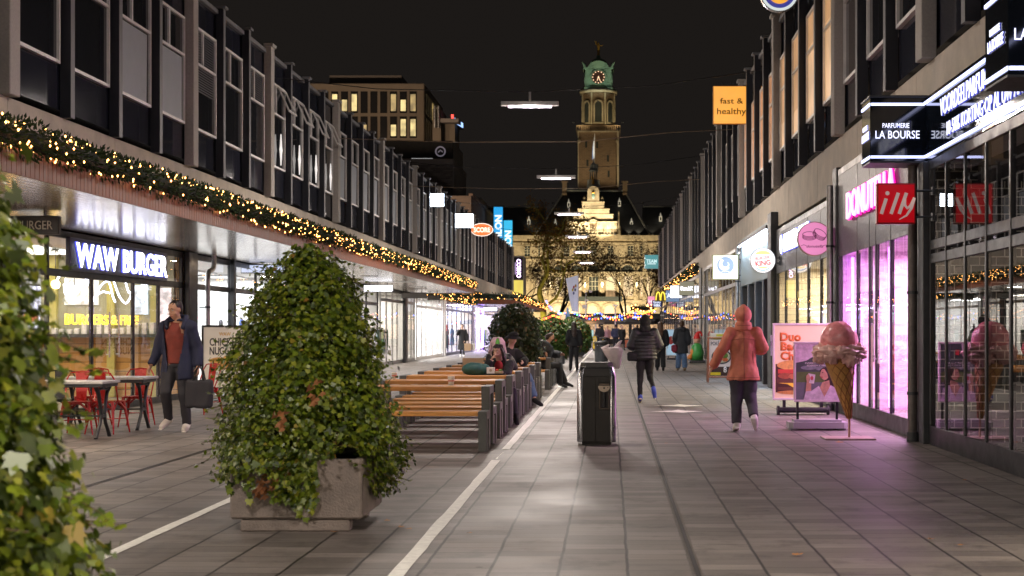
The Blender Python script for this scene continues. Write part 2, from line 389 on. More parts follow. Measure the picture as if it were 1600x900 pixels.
# ================================================================= upper storeys of the two rows
XL, XR = -8.9, 4.1
Z_BT, Z_RF = 4.87, 8.68         # top of concrete band, roof edge
m_litwin = emi('lit_window_warm', (1.0, .56, .25), .62, var=.35, scale=1.2)
m_litwin2 = emi('lit_window_orange', (1.0, .38, .13), .8, var=.4, scale=1.2)
m_slatb = mat('venetian_slats', (.10, .10, .11), .5); m_slatw = mat('venetian_slats_lit', (.3, .2, .12), .6, emit=(1, .5, .22), estr=.22)
m_curt = mat('grey_blind', (.33, .36, .40), .7, var=.12, scale=2)
def window(parent, wx, y0, y1, s, kind, openw=False):
    """wx: wall plane, s=+1 wall faces +X (left row), -1 faces -X"""
    zb, zt, zm = 5.72, 7.95, 7.15
    fr = MB(); t = .055; d = .05; xo, xi = wx + s * .035, wx - s * .05
    X0, X1 = min(xo, xi), max(xo, xi)
    for a, b_, c, e in ((y0, y0 + t, zb, zt), (y1 - t, y1, zb, zt), (y0 + t, y1 - t, zb, zb + t), (y0 + t, y1 - t, zt - t, zt), (y0 + t, y1 - t, zm - t / 2, zm + t / 2)):
        fr.box(X0, X1, a, b_, c, e)
    ym = y0 + (y1 - y0) * (.45)
    fr.box(X0, X1, ym - .03, ym + .03, zm + t / 2, zt - t)
    w = fr.build('window', m_wframe, parent)
    if openw:
        yA, yB = ym + .05, y1 - t - .01; H = zt - t - (zm + t / 2); a = R(24)
        q = MB(); Mx = Matrix.Translation((wx + s * .06, 0, zt - t)) @ Matrix.Rotation(-s * a, 4, 'Y')
        for A, B, c, e in ((yA, yA + .05, -H, 0), (yB - .05, yB, -H, 0), (yA + .05, yB - .05, -H, -H + .05), (yA + .05, yB - .05, -.05, 0)):
            q.box(-.02, .02, A, B, c, e, M=Mx)
        sash = q.build('sash', m_wframe, w)
    gl = {'dark': m_dkglass, 'lit': m_litwin, 'orange': m_litwin2, 'blind': m_curt}
    g = MB(); xg = wx - s * .01
    def pane(yA, yB, zA, zB, mi): g.add([(xg, yA, zA), (xg, yB, zA), (xg, yB, zB), (xg, yA, zB)] , [(0, 1, 2, 3) if s > 0 else (3, 2, 1, 0)], mi)
    mm = gl['dark'] if kind in ('blind', 'grey') else gl[kind]
    pane(y0 + t, y1 - t, zb + t, zt - t, 0)
    g.build('pane', mm, w)
    rw = random.Random(int(y0 * 100))
    if kind in ('grey', 'lit', 'orange') or (kind == 'dark' and rw.random() < .35):
        hh = rw.uniform(.2, 1.0) * (zt - zb); q = MB(); zz = zt - t - .02
        while zz > max(zt - hh, zb + t): q.add([(xg + s * .004, y0 + t + .03, zz), (xg + s * .004, y1 - t - .03, zz), (xg + s * .012, y1 - t - .03, zz - .035), (xg + s * .012, y0 + t + .03, zz - .035)], [(0, 1, 2, 3) if s > 0 else (3, 2, 1, 0)]); zz -= .055
        q.build('venetian_blind', m_slatb if kind in ('grey', 'dark') else m_slatw, w)
    if kind == 'blind':
        tb_ = rw.uniform(.0, .5)
        q = MB(); q.add([(xg + s * .004, y0 + t + .02, zb + t + .02), (xg + s * .004, y1 - t - .05 - tb_, zb + t + .02), (xg + s * .004, y1 - t - .05 - tb_ * .5, zm - t), (xg + s * .004, y0 + t + .02, zm - t)], [(0, 1, 2, 3) if s > 0 else (3, 2, 1, 0)])
        q.build('blind', m_curt, w)
    return w
def row(name, label, s, X, ya, yb, posts, kinds, zroof=Z_RF, opens=(), extra=None):
    B = thing(name, label, 'building', (0, 0, 0))
    w = MB(); depth = 9 * s
    w.box(X - .04 * s, X - depth, ya, yb, 5.0, zroof - .12); w.build('wall_panels', m_navy, B)
    c = MB(); y = ya
    while y < yb - .01:
        y2 = min(y + 4.6, yb); c.box(X + .02 * s, X - .3 * s, y + .004, y2 - .004, 3.95, Z_BT, bev=.01); y = y2
    c.build('concrete_band', m_conc, B)
    r = MB(); r.box(X + .05 * s, X - depth, ya, yb, zroof - .12, zroof - .02, bev=.01); r.build('roof_edge', m_finedge, B)
    g2 = MB(); g2.box(X - .5 * s, X - depth, ya, yb, 3.3, 4.95); g2.build('floor_slab', m_roof, B)
    # modules between posts
    ps = sorted(posts); P = .16
    for i, p in enumerate(ps):
        q = MB(); q.box(X - .02 * s, X + (P + .02) * s, p - .18, p + .18, Z_BT, zroof + .04, bev=.012)
        q.box(X - .02 * s, X + (P + .07) * s, p - .21, p + .21, zroof + .04, zroof + .12, bev=.012); q.build('post', m_post, B)
        if i == len(ps) - 1: break
        n = round((ps[i + 1] - p) / 2.31); M_ = (ps[i + 1] - p) / n
        for k in range(n):
            a = p + M_ * k; e = a + M_
            if a > yb or e < ya: continue
            if k:
                q = MB(); q.box(X - .02 * s, X + P * s, a - .085, a + .085, Z_BT, zroof, 0, bev=.006)
                q.add([(X + (P + .003) * s, a - .085, Z_BT), (X + (P + .003) * s, a + .085, Z_BT), (X + (P + .003) * s, a + .085, zroof), (X + (P + .003) * s, a - .085, zroof)], [(0, 1, 2, 3) if s > 0 else (3, 2, 1, 0)], 1)
                q.box(X - .02 * s, X + (P + .06) * s, a - .13, a + .13, zroof + .003, zroof + .07, 1, bev=.01); q.build('fin', [m_navy2, m_finedge], B)
            y0, y1 = a + (.18 if k == 0 else .09) + .02, e - (.18 if k == n - 1 else .09) - .10
            mid = (a + e) / 2; kd = kinds(mid)
            if kd: window(B, X - .0 * s, y0, y1, s, kd, openw=any(abs(mid - o) < 1.2 for o in opens))
    return B
pl1 = [11.9, 21.1, 30.3, 37.2, 46.3, 55.5, 64.8]
m_star = emi('paper_star', (1, .93, .88), .8)
for i, y in enumerate((38.35, 40.65, 42.95, 45.2)):
    q = MB(); q.poly([(0, .42), (.07, .1), (.13, 0), (.07, -.1), (0, -.42), (-.07, -.1), (-.13, 0), (-.07, .1)], 0, .03, M=frame((0, 0, 0), 'E')); o = q.build('window_star', m_star); o.location = (XL + .05, y + .25, 6.25); tag(o, 'white pointed star hanging in an upstairs window with an open sash, ' + ['nearest', 'second', 'third', 'farthest'][i], 'star', 'white stars in the upstairs windows')
def kl(y):
    if 25.6 < y < 27.9: return 'blind'
    if 27.9 < y < 30.3: return 'blind'
    if y > 46: return ('blind', 'dark', 'blind', 'grey')[int(y * 1.7) % 4]
    return 'grey' if int(y) in (31, 36, 22) else 'dark'
row('shop_building', 'two storey dark building over the wood edged canopy on the left', 1, XL, 12, 64.9, pl1, kl, opens=(38.3, 40.6, 42.9, 45.2))
pl2 = [64.9 + 9.25 * k for k in range(8)]
row('shop_building', 'far dark block on the left beyond the end of the wood edged canopy', 1, XL, 64.95, 130, pl2, lambda y: 'blind' if y < 98 else 'dark')
pr = [9.3, 18.35, 25.45, 34.9, 44.1, 53.4, 62.6]
def kr(y):
    if 25.5 < y < 35: return 'lit'
    if 35 < y < 44: return 'orange'
    return 'dark'
row('shop_building', 'near dark building on the right with warm lit upstairs windows', -1, XR, 10, 62.6, pr, kr, zroof=8.95)
pr2 = [62.65 + 9.25 * k for k in range(7)]
row('shop_building', 'far dark row on the right beyond the rooftop orange sign', -1, XR, 62.65, 118, pr2, lambda y: 'dark', zroof=8.95)

# ================================================================= canopies on the left
m_fascia = mat('copper_wood_slats', (.21, .064, .027), .5, var=.35, scale=3, stretch=(1, 14, .3), bump=.1)
def soffit_material():
    m = mat('canopy_soffit', (.42, .35, .30), .18, metal=.65)
    nt = m.node_tree; b = nt.nodes['Principled BSDF']; L = nt.links.new
    g = nt.nodes.new('ShaderNodeNewGeometry'); mp = nt.nodes.new('ShaderNodeMapping'); mp.inputs['Scale'].default_value = (.25, 9, 1); L(g.outputs['Position'], mp.inputs[0])
    w = nt.nodes.new('ShaderNodeTexNoise'); w.inputs['Scale'].default_value = 1; w.inputs['Detail'].default_value = 2; L(mp.outputs[0], w.inputs[0])
    wv = nt.nodes.new('ShaderNodeTexWave'); wv.bands_direction = 'X'; wv.inputs['Scale'].default_value = 2.6; wv.inputs['Distortion'].default_value = 0; L(g.outputs['Position'], wv.inputs[0])
    mr = nt.nodes.new('ShaderNodeMapRange'); mr.inputs[1].default_value = .0; mr.inputs[2].default_value = .12; L(wv.outputs[0], mr.inputs[0])
    bp = nt.nodes.new('ShaderNodeBump'); bp.inputs['Strength'].default_value = .5; bp.inputs['Distance'].default_value = .01
    ad = nt.nodes.new('ShaderNodeMath'); L(mr.outputs[0], ad.inputs[0]); L(w.outputs[0], ad.inputs[1]); L(ad.outputs[0], bp.inputs['Height']); L(bp.outputs[0], b.inputs['Normal'])
    rp = nt.nodes.new('ShaderNodeValToRGB'); rp.color_ramp.elements[0].color = (.22, .15, .10, 1); rp.color_ramp.elements[1].color = (.50, .44, .38, 1); rp.color_ramp.elements[0].position = .3; rp.color_ramp.elements[1].position = .6
    n2 = nt.nodes.new('ShaderNodeTexNoise'); n2.inputs['Scale'].default_value = .35; L(g.outputs['Position'], n2.inputs[0]); L(n2.outputs[0], rp.inputs[0]); L(rp.outputs[0], b.inputs['Base Color'])
    return m
m_soffit = soffit_material()
def downlight_panel(parent, x, y, sx, sy, z, power, col, rot=(0, 0, 0)):
    mb = MB(); mb.box(x - sx / 2 - .03, x + sx / 2 + .03, y - sy / 2 - .03, y + sy / 2 + .03, z - .015, z + .03)
    o = mb.build('downlight', m_alu, parent)
    area('downlight_lamp', (x, y, z - .02), (sx, sy), power, col, rot, o); return o
def canopy(label, y0, y1, x_in=XL, x_out=-6.14, zb=3.07, zt=3.33, slats=True, lights=()):
    C = thing('canopy', label, 'canopy')
    q = MB(); q.box(x_in + .02, x_out - .04, y0 + .04, y1 - .04, zb, zb + .05); q.build('soffit', m_soffit, C)
    q = MB(); q.box(x_in + .02, x_out - .04, y0 + .04, y1 - .04, zb + .054, zt - .03); q.build('roof_deck', m_roof, C)
    q = MB(); n = int((y1 - y0) / .12)
    for k in range(n): q.box(x_out - .03, x_out, y0 + k * .12 + .004, y0 + (k + 1) * .12 - .008, zb - .02, zt)
    q.box(x_out - .045, x_out - .032, y0, y1, zb - .01, zt - .01)
    q.build('wood_edge', m_fascia, C)
    q = MB(); q.box(x_in + .03, x_out - .05, y1 - .035, y1, zb - .02, zt); q.box(x_in + .03, x_out - .05, y0, y0 + .035, zb - .02, zt); q.build('end_board', m_fascia, C)
    for (x, y, sx, sy, p, c) in lights: downlight_panel(C, x, y, sx, sy, zb, p, c)
    return C
canopy('long left canopy with copper coloured wooden edge over the burger shop', 9, 65, lights=[
    (-7.4, 13, .3, .3, 40, (1, .8, .6)), (-7.4, 17.5, .3, .3, 60, (1, .78, .55)), (-7.6, 34, .25, .25, 30, (1, .75, .5)), (-7.4, 44, .5, .25, 60, (1, .9, .75)), (-7.4, 55, .5, .25, 60, (1, .95, .9)), (-7.2, 49.5, .9, .3, 60, (.95, .95, 1))])
canopy('second left canopy beyond the first, its front end lit purple white', 93, 137, lights=[(-7.5, 95, 2.0, .5, 260, (.72, .62, 1)), (-7.5, 101, 1.6, .5, 160, (.75, .7, 1)), (-7.5, 115, 1, .5, 100, (1, .9, .8))])

# pine garlands with warm bulbs
m_fir = leafmat('fir_needles', [(0, (.009, .024, .010)), (.5, (.026, .060, .018)), (.9, (.055, .095, .028)), (1, (.09, .11, .035))], .7, .0)
m_fircore = mat('fir_core', (.008, .014, .008), .9, var=.5, scale=30, bump=.8, bscale=60)
m_bulb = emi('warm_bulb', (1.0, .42, .10), 15, sampling=False)
m_bulbc = {'b': emi('blue_bulb', (.05, .12, 1), 6, False), 'r': emi('red_bulb', (1, .04, .02), 5, False), 'w': emi('cream_bulb', (1, .6, .3), 3.5, False), 'o': emi('amber_bulb', (1, .3, .03), 5, False), 'g': emi('green_bulb', (.1, 1, .3), 6, False)}
def garland(label, pts, rad=.19, dens=150, bulbs=26, nparts=100, gs=1.0, brad=.013, grow=1.0):
    pts = [Vector(p) for p in pts]; seg = [(pts[i], pts[i + 1]) for i in range(len(pts) - 1)]
    T = sum((b_ - a).length for a, b_ in seg)
    V = []; Fs = []; n = 0; bp = []
    G = thing('garland', label, 'garland', tuple(pts[0]), 0, 'lit pine garlands'); o0 = pts[0]
    for a, b_ in seg:
        L_ = (b_ - a).length; t = (b_ - a).normalized(); u = Vector((0, 0, 1)); w = t.cross(u).normalized()
        N = int(L_ * dens)
        for i in range(N):
            s = random.random() * L_; an = random.random() * 2 * PI
            lump = 1 + .35 * noise.noise(Vector((s * 1.6, 3.1, a.y))) + .2 * noise.noise(Vector((s * 5, 7, 2)))
            rr = rad * lump * (.35 + .65 * random.random() ** .5)
            dirv = (w * math.cos(an) + u * math.sin(an)); c = a + t * s + dirv * rr
            ax = (dirv * random.uniform(.5, 1.2) + t * random.uniform(-1, 1) + Vector((random.uniform(-.4, .4), random.uniform(-.4, .4), random.uniform(-.3, .5)))).normalized()
            ln = random.uniform(.045, .085) * gs; wd = ln * .2
            p1 = ax.orthogonal().normalized(); p2 = ax.cross(p1)
            for q in (p1, p2):
                V += [c, c + ax * ln * .4 + q * wd, c + ax * ln, c + ax * ln * .4 - q * wd]; Fs.append((n, n + 1, n + 2, n + 3)); n += 4
        for i in range(int(L_ * bulbs)):
            s = random.random() * L_; an = random.random() * 2 * PI
            bp.append(a + t * s + (w * math.cos(an) + u * math.sin(an)) * rad * random.uniform(.75, 1.12))
    core = MB(); cp = []
    for a, b_ in seg:
        n_ = max(2, int((b_ - a).length / .25)); cp += [a.lerp(b_, i / n_) - o0 for i in range(n_ + 1)]
    core.tube(cp, [rad * (.62 + .15 * noise.noise(p * 3)) for p in cp], 8); core.build('stem_core', m_fircore, G)
    Vn = np.array([tuple(v - o0) for v in V])
    npmesh('pine_twigs', Vn, Fs, m_fir, G)
    bp.sort(key=lambda p: p.y)
    def bulbm(mb, p, r):
        mb.add([(p.x + r * d[0], p.y + r * d[1], p.z + r * d[2]) for d in ((1, 0, 0), (-1, 0, 0), (0, 1, 0), (0, -1, 0), (0, 0, 1.5), (0, 0, -1.5))],
               [(0, 2, 4), (2, 1, 4), (1, 3, 4), (3, 0, 4), (2, 0, 5), (1, 2, 5), (3, 1, 5), (0, 3, 5)])
    q = MB(); bulbm(q, Vector((0, 0, 0)), brad); me = None
    for p in bp[:nparts]:
        if me is None: o = q.build('fairy_light', m_bulb, G); me = o.data
        else: o = bpy.data.objects.new('fairy_light', me); link(o, G)
        o.location = p - o0
    if len(bp) > nparts:
        q = MB()
        for p in bp[nparts:]: bulbm(q, p - o0, brad * (1 + .35 * max(0, p.y - 35) / 40 * grow))
        o = q.build('fairy_lights', m_bulb, G); o['kind'] = 'stuff'
    return G
random.seed(5)
garland('long fir garland with warm lights along the edge of the near left canopy', [(-6.17, 12.5, 3.45), (-6.17, 65, 3.45)], rad=.175, dens=430, bulbs=26, brad=.0115)
garland('short fir garland along the wall between the two left canopies', [(-8.7, 66, 3.25), (-8.7, 92.5, 3.2)], rad=.2, dens=110, bulbs=7, nparts=40, gs=1.7, brad=.016)
garland('fir garland round the front edge of the second left canopy', [(-8.8, 92.7, 3.55), (-6.14, 92.7, 3.55), (-6.14, 137, 3.55)], rad=.22, dens=110, bulbs=8, nparts=60, gs=1.8, brad=.018)
garland('fir garland hung below the concrete band of the far right row', [(3.95, 66, 4.25), (3.95, 116, 4.25)], rad=.22, dens=110, bulbs=7, nparts=60, gs=1.7, brad=.018)

# ================================================================= street lamps strung on cables
m_tube = emi('lamp_tube', (1.0, .82, 1.0), 14)
def lamp(Y, label, z=7.2, x=-2.1, L_=1.5, power=420, wire=True):
    T = thing('street_lamp', label, 'street lamp', (x, Y, z), 0, 'linear lamps hung across the street on cables')
    q = MB(); q.box(-.75, .75, -.06, .06, .06, .18, bev=.01); q.box(-.03, .03, -.03, .03, .18, .42); q.build('housing', m_steel, T)
    q = MB(); q.box(-.56, .56, -.035, .035, .02, .058); q.build('tube', m_tube, T)
    area('lamp_glow', (0, 0, .0), (1.1, .1), power * .85, (1, .88, .79), (0, 0, 0), T)
    pl = bpy.data.lights.new('lamp_side_glow', 'POINT'); pl.energy = power * .88; pl.color = (1, .88, .80); pl.shadow_soft_size = .12; po = bpy.data.objects.new('lamp_side_glow', pl); link(po, T); po.location = (0, 0, -.22)
    q = MB(); zl, zr = .8, 1.0
    xs = [XL + .1 - x, -4, 0, 3.2, XR - .1 - x]; zs = [zl, .5, .42, .58, zr]
    q.tube([(a, 0, b_) for a, b_ in zip(xs, zs)], .012, 5); q.build('cable', m_black, T)
    return T
for i, Y in enumerate([2.5, 20, 37.5, 55.5, 73, 91, 109, 127]):
    lamp(Y, ['lamp hung over the street behind the viewer', 'lamp strung across above the picnic benches, out of the picture', 'nearest glowing tube lamp in view, biggest and highest in the night sky',
             'second tube lamp in view, just under the nearest one', 'third tube lamp, in front of the steep slate roof', 'fourth tube lamp down the street', 'fifth tube lamp down the street', 'farthest and lowest of the tube lamps over the street'][i],
         power=[540, 250, 620, 620, 600, 560, 500, 420][i])
m_cable = mat('bronze_cable', (.25, .18, .12), .4, metal=.6)
for i, (Y, zA, zB) in enumerate([(46.5, 7.6, 7.9), (64, 7.8, 8.1), (29, 9.1, 9.3)]):
    q = MB(); q.tube([(XL + .1, Y, zA), (-5, Y, zA - .12), (-1, Y, zA - .1), (2, Y, zB - .1), (XR - .1, Y, zB)], .014, 5)
    tag(q.build('overhead_wire', m_cable), ['bare cable crossing the street behind the nearest tube lamp', 'thin cable farther down the street past the second tube lamp', 'bare cable crossing the street above the picture'][i], 'cable', 'bare cables across the street')
# ================================================================= shopfronts
m_tile_cream = mat('cream_tiles', (.75, .66, .50), .35, var=.08, scale=6)
def brickmat(name, c1, c2, mortar, sc=1.0, bw=.21, bh=.107, ms=.012, rough=.35, axes='XZ', off=.5):
    m = bpy.data.materials.new(name); m.use_nodes = True; nt = m.node_tree; b = nt.nodes['Principled BSDF']
    g = nt.nodes.new('ShaderNodeNewGeometry'); sp = nt.nodes.new('ShaderNodeSeparateXYZ'); cb = nt.nodes.new('ShaderNodeCombineXYZ')
    nt.links.new(g.outputs['Position'], sp.inputs[0]); nt.links.new(sp.outputs['XYZ'.index(axes[0])], cb.inputs[0]); nt.links.new(sp.outputs['XYZ'.index(axes[1])], cb.inputs[1])
    br = nt.nodes.new('ShaderNodeTexBrick'); br.inputs['Scale'].default_value = 1; br.inputs['Brick Width'].default_value = bw; br.inputs['Row Height'].default_value = bh
    br.inputs['Mortar Size'].default_value = ms; br.inputs['Mortar Smooth'].default_value = .2; br.offset = off
    br.inputs['Color1'].default_value = (*c1, 1); br.inputs['Color2'].default_value = (*c2, 1); br.inputs['Mortar'].default_value = (*mortar, 1)
    nt.links.new(cb.outputs[0], br.inputs[0]); nt.links.new(br.outputs[0], b.inputs['Base Color']); b.inputs['Roughness'].default_value = rough
    bp = nt.nodes.new('ShaderNodeBump'); bp.inputs['Strength'].default_value = .4; bp.inputs['Distance'].default_value = .01; bp.invert = True
    nt.links.new(br.outputs['Fac'], bp.inputs['Height']); nt.links.new(bp.outputs[0], b.inputs['Normal'])
    return m
m_glazed = brickmat('dark_glazed_brick', (.010, .010, .011), (.03, .026, .022), (.62, .58, .5), ms=.008)
m_creamtile = brickmat('cream_wall_tiles', (.78, .68, .5), (.72, .62, .46), (.35, .3, .24), bw=.15, bh=.15, ms=.006, axes='YZ', off=0)
m_woodwall = brickmat('amber_planks', (.62, .34, .10), (.50, .26, .07), (.10, .05, .02), bw=9, bh=.19, ms=.008, axes='YZ', off=.3)
m_woodwall2 = brickmat('amber_planks_side', (.62, .34, .10), (.50, .26, .07), (.10, .05, .02), bw=9, bh=.19, ms=.008, axes='XZ', off=.3)
m_pinkwall = mat('pink_foliage_wall', (.86, .50, .70), .8, var=.5, scale=4, bump=.6, bscale=20, stretch=(1, 1, 2))
m_intfloor = mat('shop_floor', (.30, .28, .26), .3, var=.15)
m_goods = [mat('goods_' + n, c, .6, var=.3, scale=20) for n, c in (('dark', (.03, .03, .035)), ('white', (.7, .7, .7)), ('tan', (.45, .3, .18)), ('blue', (.08, .14, .32)), ('red', (.4, .04, .04)), ('green', (.1, .22, .12)))]

def shop(label, s, X, y0, y1, ztop, mull, transoms=(2.5,), depth=5, wall=None, power=300, lcol=(1, .95, .88), fmat=None, door=None, plinth=.16,
         goods=20, cz=None, panel=None, mw=.036, ceil=None, seed=1, endwall=None, mats=None, strips=None, glass=None):
    """s=+1: glass faces +X. mull: y positions of the mullions between y0 and y1"""
    fmat = fmat or m_black; wall = wall or m_ply; cz = cz or ztop
    B = thing('shopfront', label, 'shopfront'); rnd = random.Random(seed)
    xin = X - s * depth
    q = MB(); q.box(xin, xin - s * .1, y0, y1, 0.02, cz); q.build('back_wall', wall, B)
    ew = endwall or wall
    q = MB(); q.box(X - s * .08, xin, y1 - .07, y1 - .01, .02, cz); q.build('side_wall', ew, B)
    q = MB(); q.box(X - s * .08, xin, y0 + .01, y0 + .07, .02, cz); q.build('side_wall', ew, B)
    q = MB(); q.box(X - s * .05, xin, y0 + .02, y1 - .02, .01, .03); q.build('shop_floor', m_intfloor, B)
    q = MB(); q.box(X - s * .08, xin, y0 + .02, y1 - .02, cz - .04, cz); q.build('ceiling', ceil or m_ply, B)
    # frame
    f = MB(); d = .055; a, b_ = (X - d, X) if s > 0 else (X, X + d)
    f.box(a, b_, y0 + .001, y1 - .001, 0.0, plinth, bev=.006); f.box(a, b_, y0 + .001, y1 - .001, ztop - .12, ztop, bev=.006)
    for t in transoms: f.box(a + .004, b_ + .004 if s > 0 else b_, y0 + .06, y1 - .06, t - .06, t + .06, bev=.006)
    for y in [y0 + .07] + list(mull) + [y1 - .07]:
        f.box(a - .003, b_ + .003, y - mw, y + mw, plinth - .003, ztop - .117, bev=.008)
    f.build('frame', fmat, B)
    g = MB(); xg = X - s * .012
    ys = [y0 + .07] + list(mull) + [y1 - .07]; zs = [plinth] + sorted(transoms) + [ztop - .12]
    for i in range(len(ys) - 1):
        for j in range(len(zs) - 1):
            if panel and j == len(zs) - 2: continue
            yA, yB, zA, zB = ys[i] + mw * .6, ys[i + 1] - mw * .6, zs[j], zs[j + 1]
            gg = MB(); gg.add([(xg, yA, zA), (xg, yB, zA), (xg, yB, zB), (xg, yA, zB)], [(0, 1, 2, 3) if s > 0 else (3, 2, 1, 0)]); gg.build('glass_pane', glass or m_pglass, B)
    if panel:
        gg = MB(); gg.box(xg - .01, xg + .01, y0 + .07, y1 - .07, max(transoms), ztop - .12); gg.build('sign_panel', panel, B)
    for y in door or ():
        h = MB(); xh = X + s * .06
        h.cyl((xh, y, .95), (xh, y, 1.75), .014, n=8); h.cyl((xh, y, 1.0), (X, y, 1.0), .008, n=6); h.cyl((xh, y, 1.7), (X, y, 1.7), .008, n=6); h.build('door_handle', m_alu, B)
    # ceiling lamps inside
    n = max(1, int((y1 - y0) / 3)); Ls = (y1 - y0) / n
    for k in range(n):
        yc = y0 + Ls * (k + .5); q = MB(); q.box(X - s * depth * .5 - .5, X - s * depth * .5 + .5, yc - Ls * .32, yc + Ls * .32, cz - .09, cz - .045); lo = q.build('ceiling_lamp', strips or m_alu, B)
        area('shop_lamp', (X - s * depth * .45, yc, cz - .11), (depth * .5, Ls * .7), power / n, lcol, (0, 0, 0), lo)
    # goods: racks, mannequins, cartons
    for k in range(goods):
        yy = rnd.uniform(y0 + .5, y1 - .5); xx = X - s * rnd.uniform(.7, depth - .6); mm = (mats or m_goods)[rnd.randrange(len(mats or m_goods))]
        t = rnd.random(); q = MB()
        if t < .4:      # clothes rail
            L_ = rnd.uniform(.6, 1.3); h = rnd.uniform(1.3, 1.6)
            q.cyl((xx, yy - L_ / 2, 0.03), (xx, yy - L_ / 2, h), .015, n=6, mi=1); q.cyl((xx, yy + L_ / 2, 0.03), (xx, yy + L_ / 2, h), .015, n=6, mi=1); q.cyl((xx, yy - L_ / 2, h), (xx, yy + L_ / 2, h), .015, n=6, mi=1)
            for i in range(int(L_ / .07)):
                zz = h - rnd.uniform(.75, 1.1); q.box(xx - .22, xx + .22, yy - L_ / 2 + .03 + i * .07, yy - L_ / 2 + .07 + i * .07, zz, h - .05, 0, bev=.015)
            q.build('clothes_rail', [mm, m_alu], B)
        elif t < .65:   # mannequin
            q.lathe([(.0, 1.72), (.075, 1.70), (.095, 1.6), (.07, 1.5), (.05, 1.46), (.19, 1.38), (.20, 1.2), (.13, 1.02), (.19, .85), (.2, .6), (.24, .45)], 12, 0, Matrix.Translation((xx, yy, 0)), sx=.65)
            q.cyl((xx, yy, .03), (xx, yy, .5), .02, n=6, mi=1); q.cyl((xx, yy, .03), (xx, yy, .05), .18, n=14, mi=1); q.build('mannequin', [mm, m_alu], B)
        else:           # shelf unit on back wall
            yy = rnd.uniform(y0 + .8, y1 - .8); xb = xin + s * .02; w = rnd.uniform(.5, .9)
            for z in (.4, .8, 1.2, 1.6, 2.0):
                q.box(xb, xb + s * .35, yy - w, yy + w, z, z + .025, 1)
                c = yy - w
                while c < yy + w - .1:
                    ww = rnd.uniform(.06, .2); q.box(xb + s * .05, xb + s * .3, c, c + ww * .9, z + .026, z + .026 + rnd.uniform(.1, .3), 0, bev=.01); c += ww
            q.build('shelf_unit', [mm, m_white], B)
    return B
def col(label, x0, x1, y0, y1, z1, m, z0=0, nm='column', cat='column'):
    return tag(MB().box(x0, x1, y0, y1, z0, z1, bev=.01).build(nm, m), label, cat)
def pipe(label, x, y, z1, r, m, s=1, elbow=False):
    P = thing('downpipe', label, 'drainpipe', (x, y, 0)); q = MB()
    if elbow: q.tube([(0, 0, 0), (0, 0, z1 - .5), (0, 0.02, z1 - .38), (0, .12, z1 - .3), (0, .35, z1 - .26), (0, .47, z1 - .2), (0, .5, z1 - .08), (0, .5, z1 + .3)], r, 12)
    else: q.cyl((0, 0, 0), (0, 0, z1), r, n=16)
    q.build('pipe', m, P)
    for z in (.6, 1.9, 2.9):
        if z < z1 - .5: c = MB(); c.cyl((0, 0, z), (0, 0, z + .04), r * 1.18, n=16); c.box(0, -s * .18, -.02, .02, z, z + .03); c.build('clamp', m_dgrey, P)
    c = MB(); c.cyl((0, 0, 0), (0, 0, .12), r * 1.25, n=16); c.build('shoe', m_dgrey, P); return P

m_rglass = glassmat('mirror_like_glass', ior=3.3, dirt=.006)
# ---- left row
sh = shop('burger restaurant with white neon and amber plank walls behind glass', 1, XL, 18.2, 30.0, 3.05, [20.9, 22.8, 24.75, 26.9, 28.4], (2.36,), depth=4.6, wall=m_woodwall, endwall=m_woodwall2, power=270, lcol=(1, .88, .66), strips=emi('linear_light', (1, .95, .85), 3), goods=0, door=(25.4, 25.9), plinth=.12)
m_neonw = emi('white_neon', (.78, .82, 1.0), 7); m_neony = emi('yellow_neon', (1.0, .62, .02), 3.2); m_amb = emi('amber_lamp', (1, .6, .2), 8)
m_blueback = mat('navy_sign_board', (.03, .04, .10), .3)
m_signw = emi('white_letter_light', (.90, .92, 1.0), 5.0); m_halo = emi('blue_letter_glow', (.10, .12, 1.0), 1.6)
SG = thing('shop_sign', 'navy fascia sign with glowing white WAW BURGER letters', 'sign', (XL + .06, 26.2, 2.68))
q = MB(); q.box(-.04, .04, -2.75, 2.4, -.27, .27, bev=.01); q.build('sign_board', m_blueback, SG)
for w_, dx, mm, bo in (('halo', .044, m_halo, .028), ('letters', .06, m_signw, .012)):
    textmesh('WAW', .40, frame((dx, -1.52, 0), 'E'), mm, 'letters' if w_ == 'letters' else 'letter_glow', SG, w=2.0 + (.08 if w_ == 'halo' else 0), bold=bo, depth=.012)
    textmesh('BURGER', .40, frame((dx, 1.02, 0), 'E'), mm, 'letters' if w_ == 'letters' else 'letter_glow', SG, w=2.55 + (.08 if w_ == 'halo' else 0), bold=bo, depth=.012)
def on_plane(px, py, X): Y = X * F / (px - VX); return (X, Y, PZ(py, Y))
def neon(label, strokes, X, r, m):
    q = MB(); P0 = on_plane(*strokes[0][0], X)
    for st in strokes:
        pts = [Vector(on_plane(a, b_, X)) - Vector(P0) for a, b_ in st]
        # catmull smoothing
        out = []
        for i in range(len(pts) - 1):
            p0, p1, p2, p3 = pts[max(i - 1, 0)], pts[i], pts[i + 1], pts[min(i + 2, len(pts) - 1)]
            for t in (0, .33, .66): out.append(.5 * ((2 * p1) + (-p0 + p2) * t + (2 * p0 - 5 * p1 + 4 * p2 - p3) * t * t + (-p0 + 3 * p1 - 3 * p2 + p3) * t ** 3))
        out.append(pts[-1]); q.tube(out, r, 6)
    o = q.build('neon_sign', m); o.location = P0; return tag(o, label, 'neon sign')
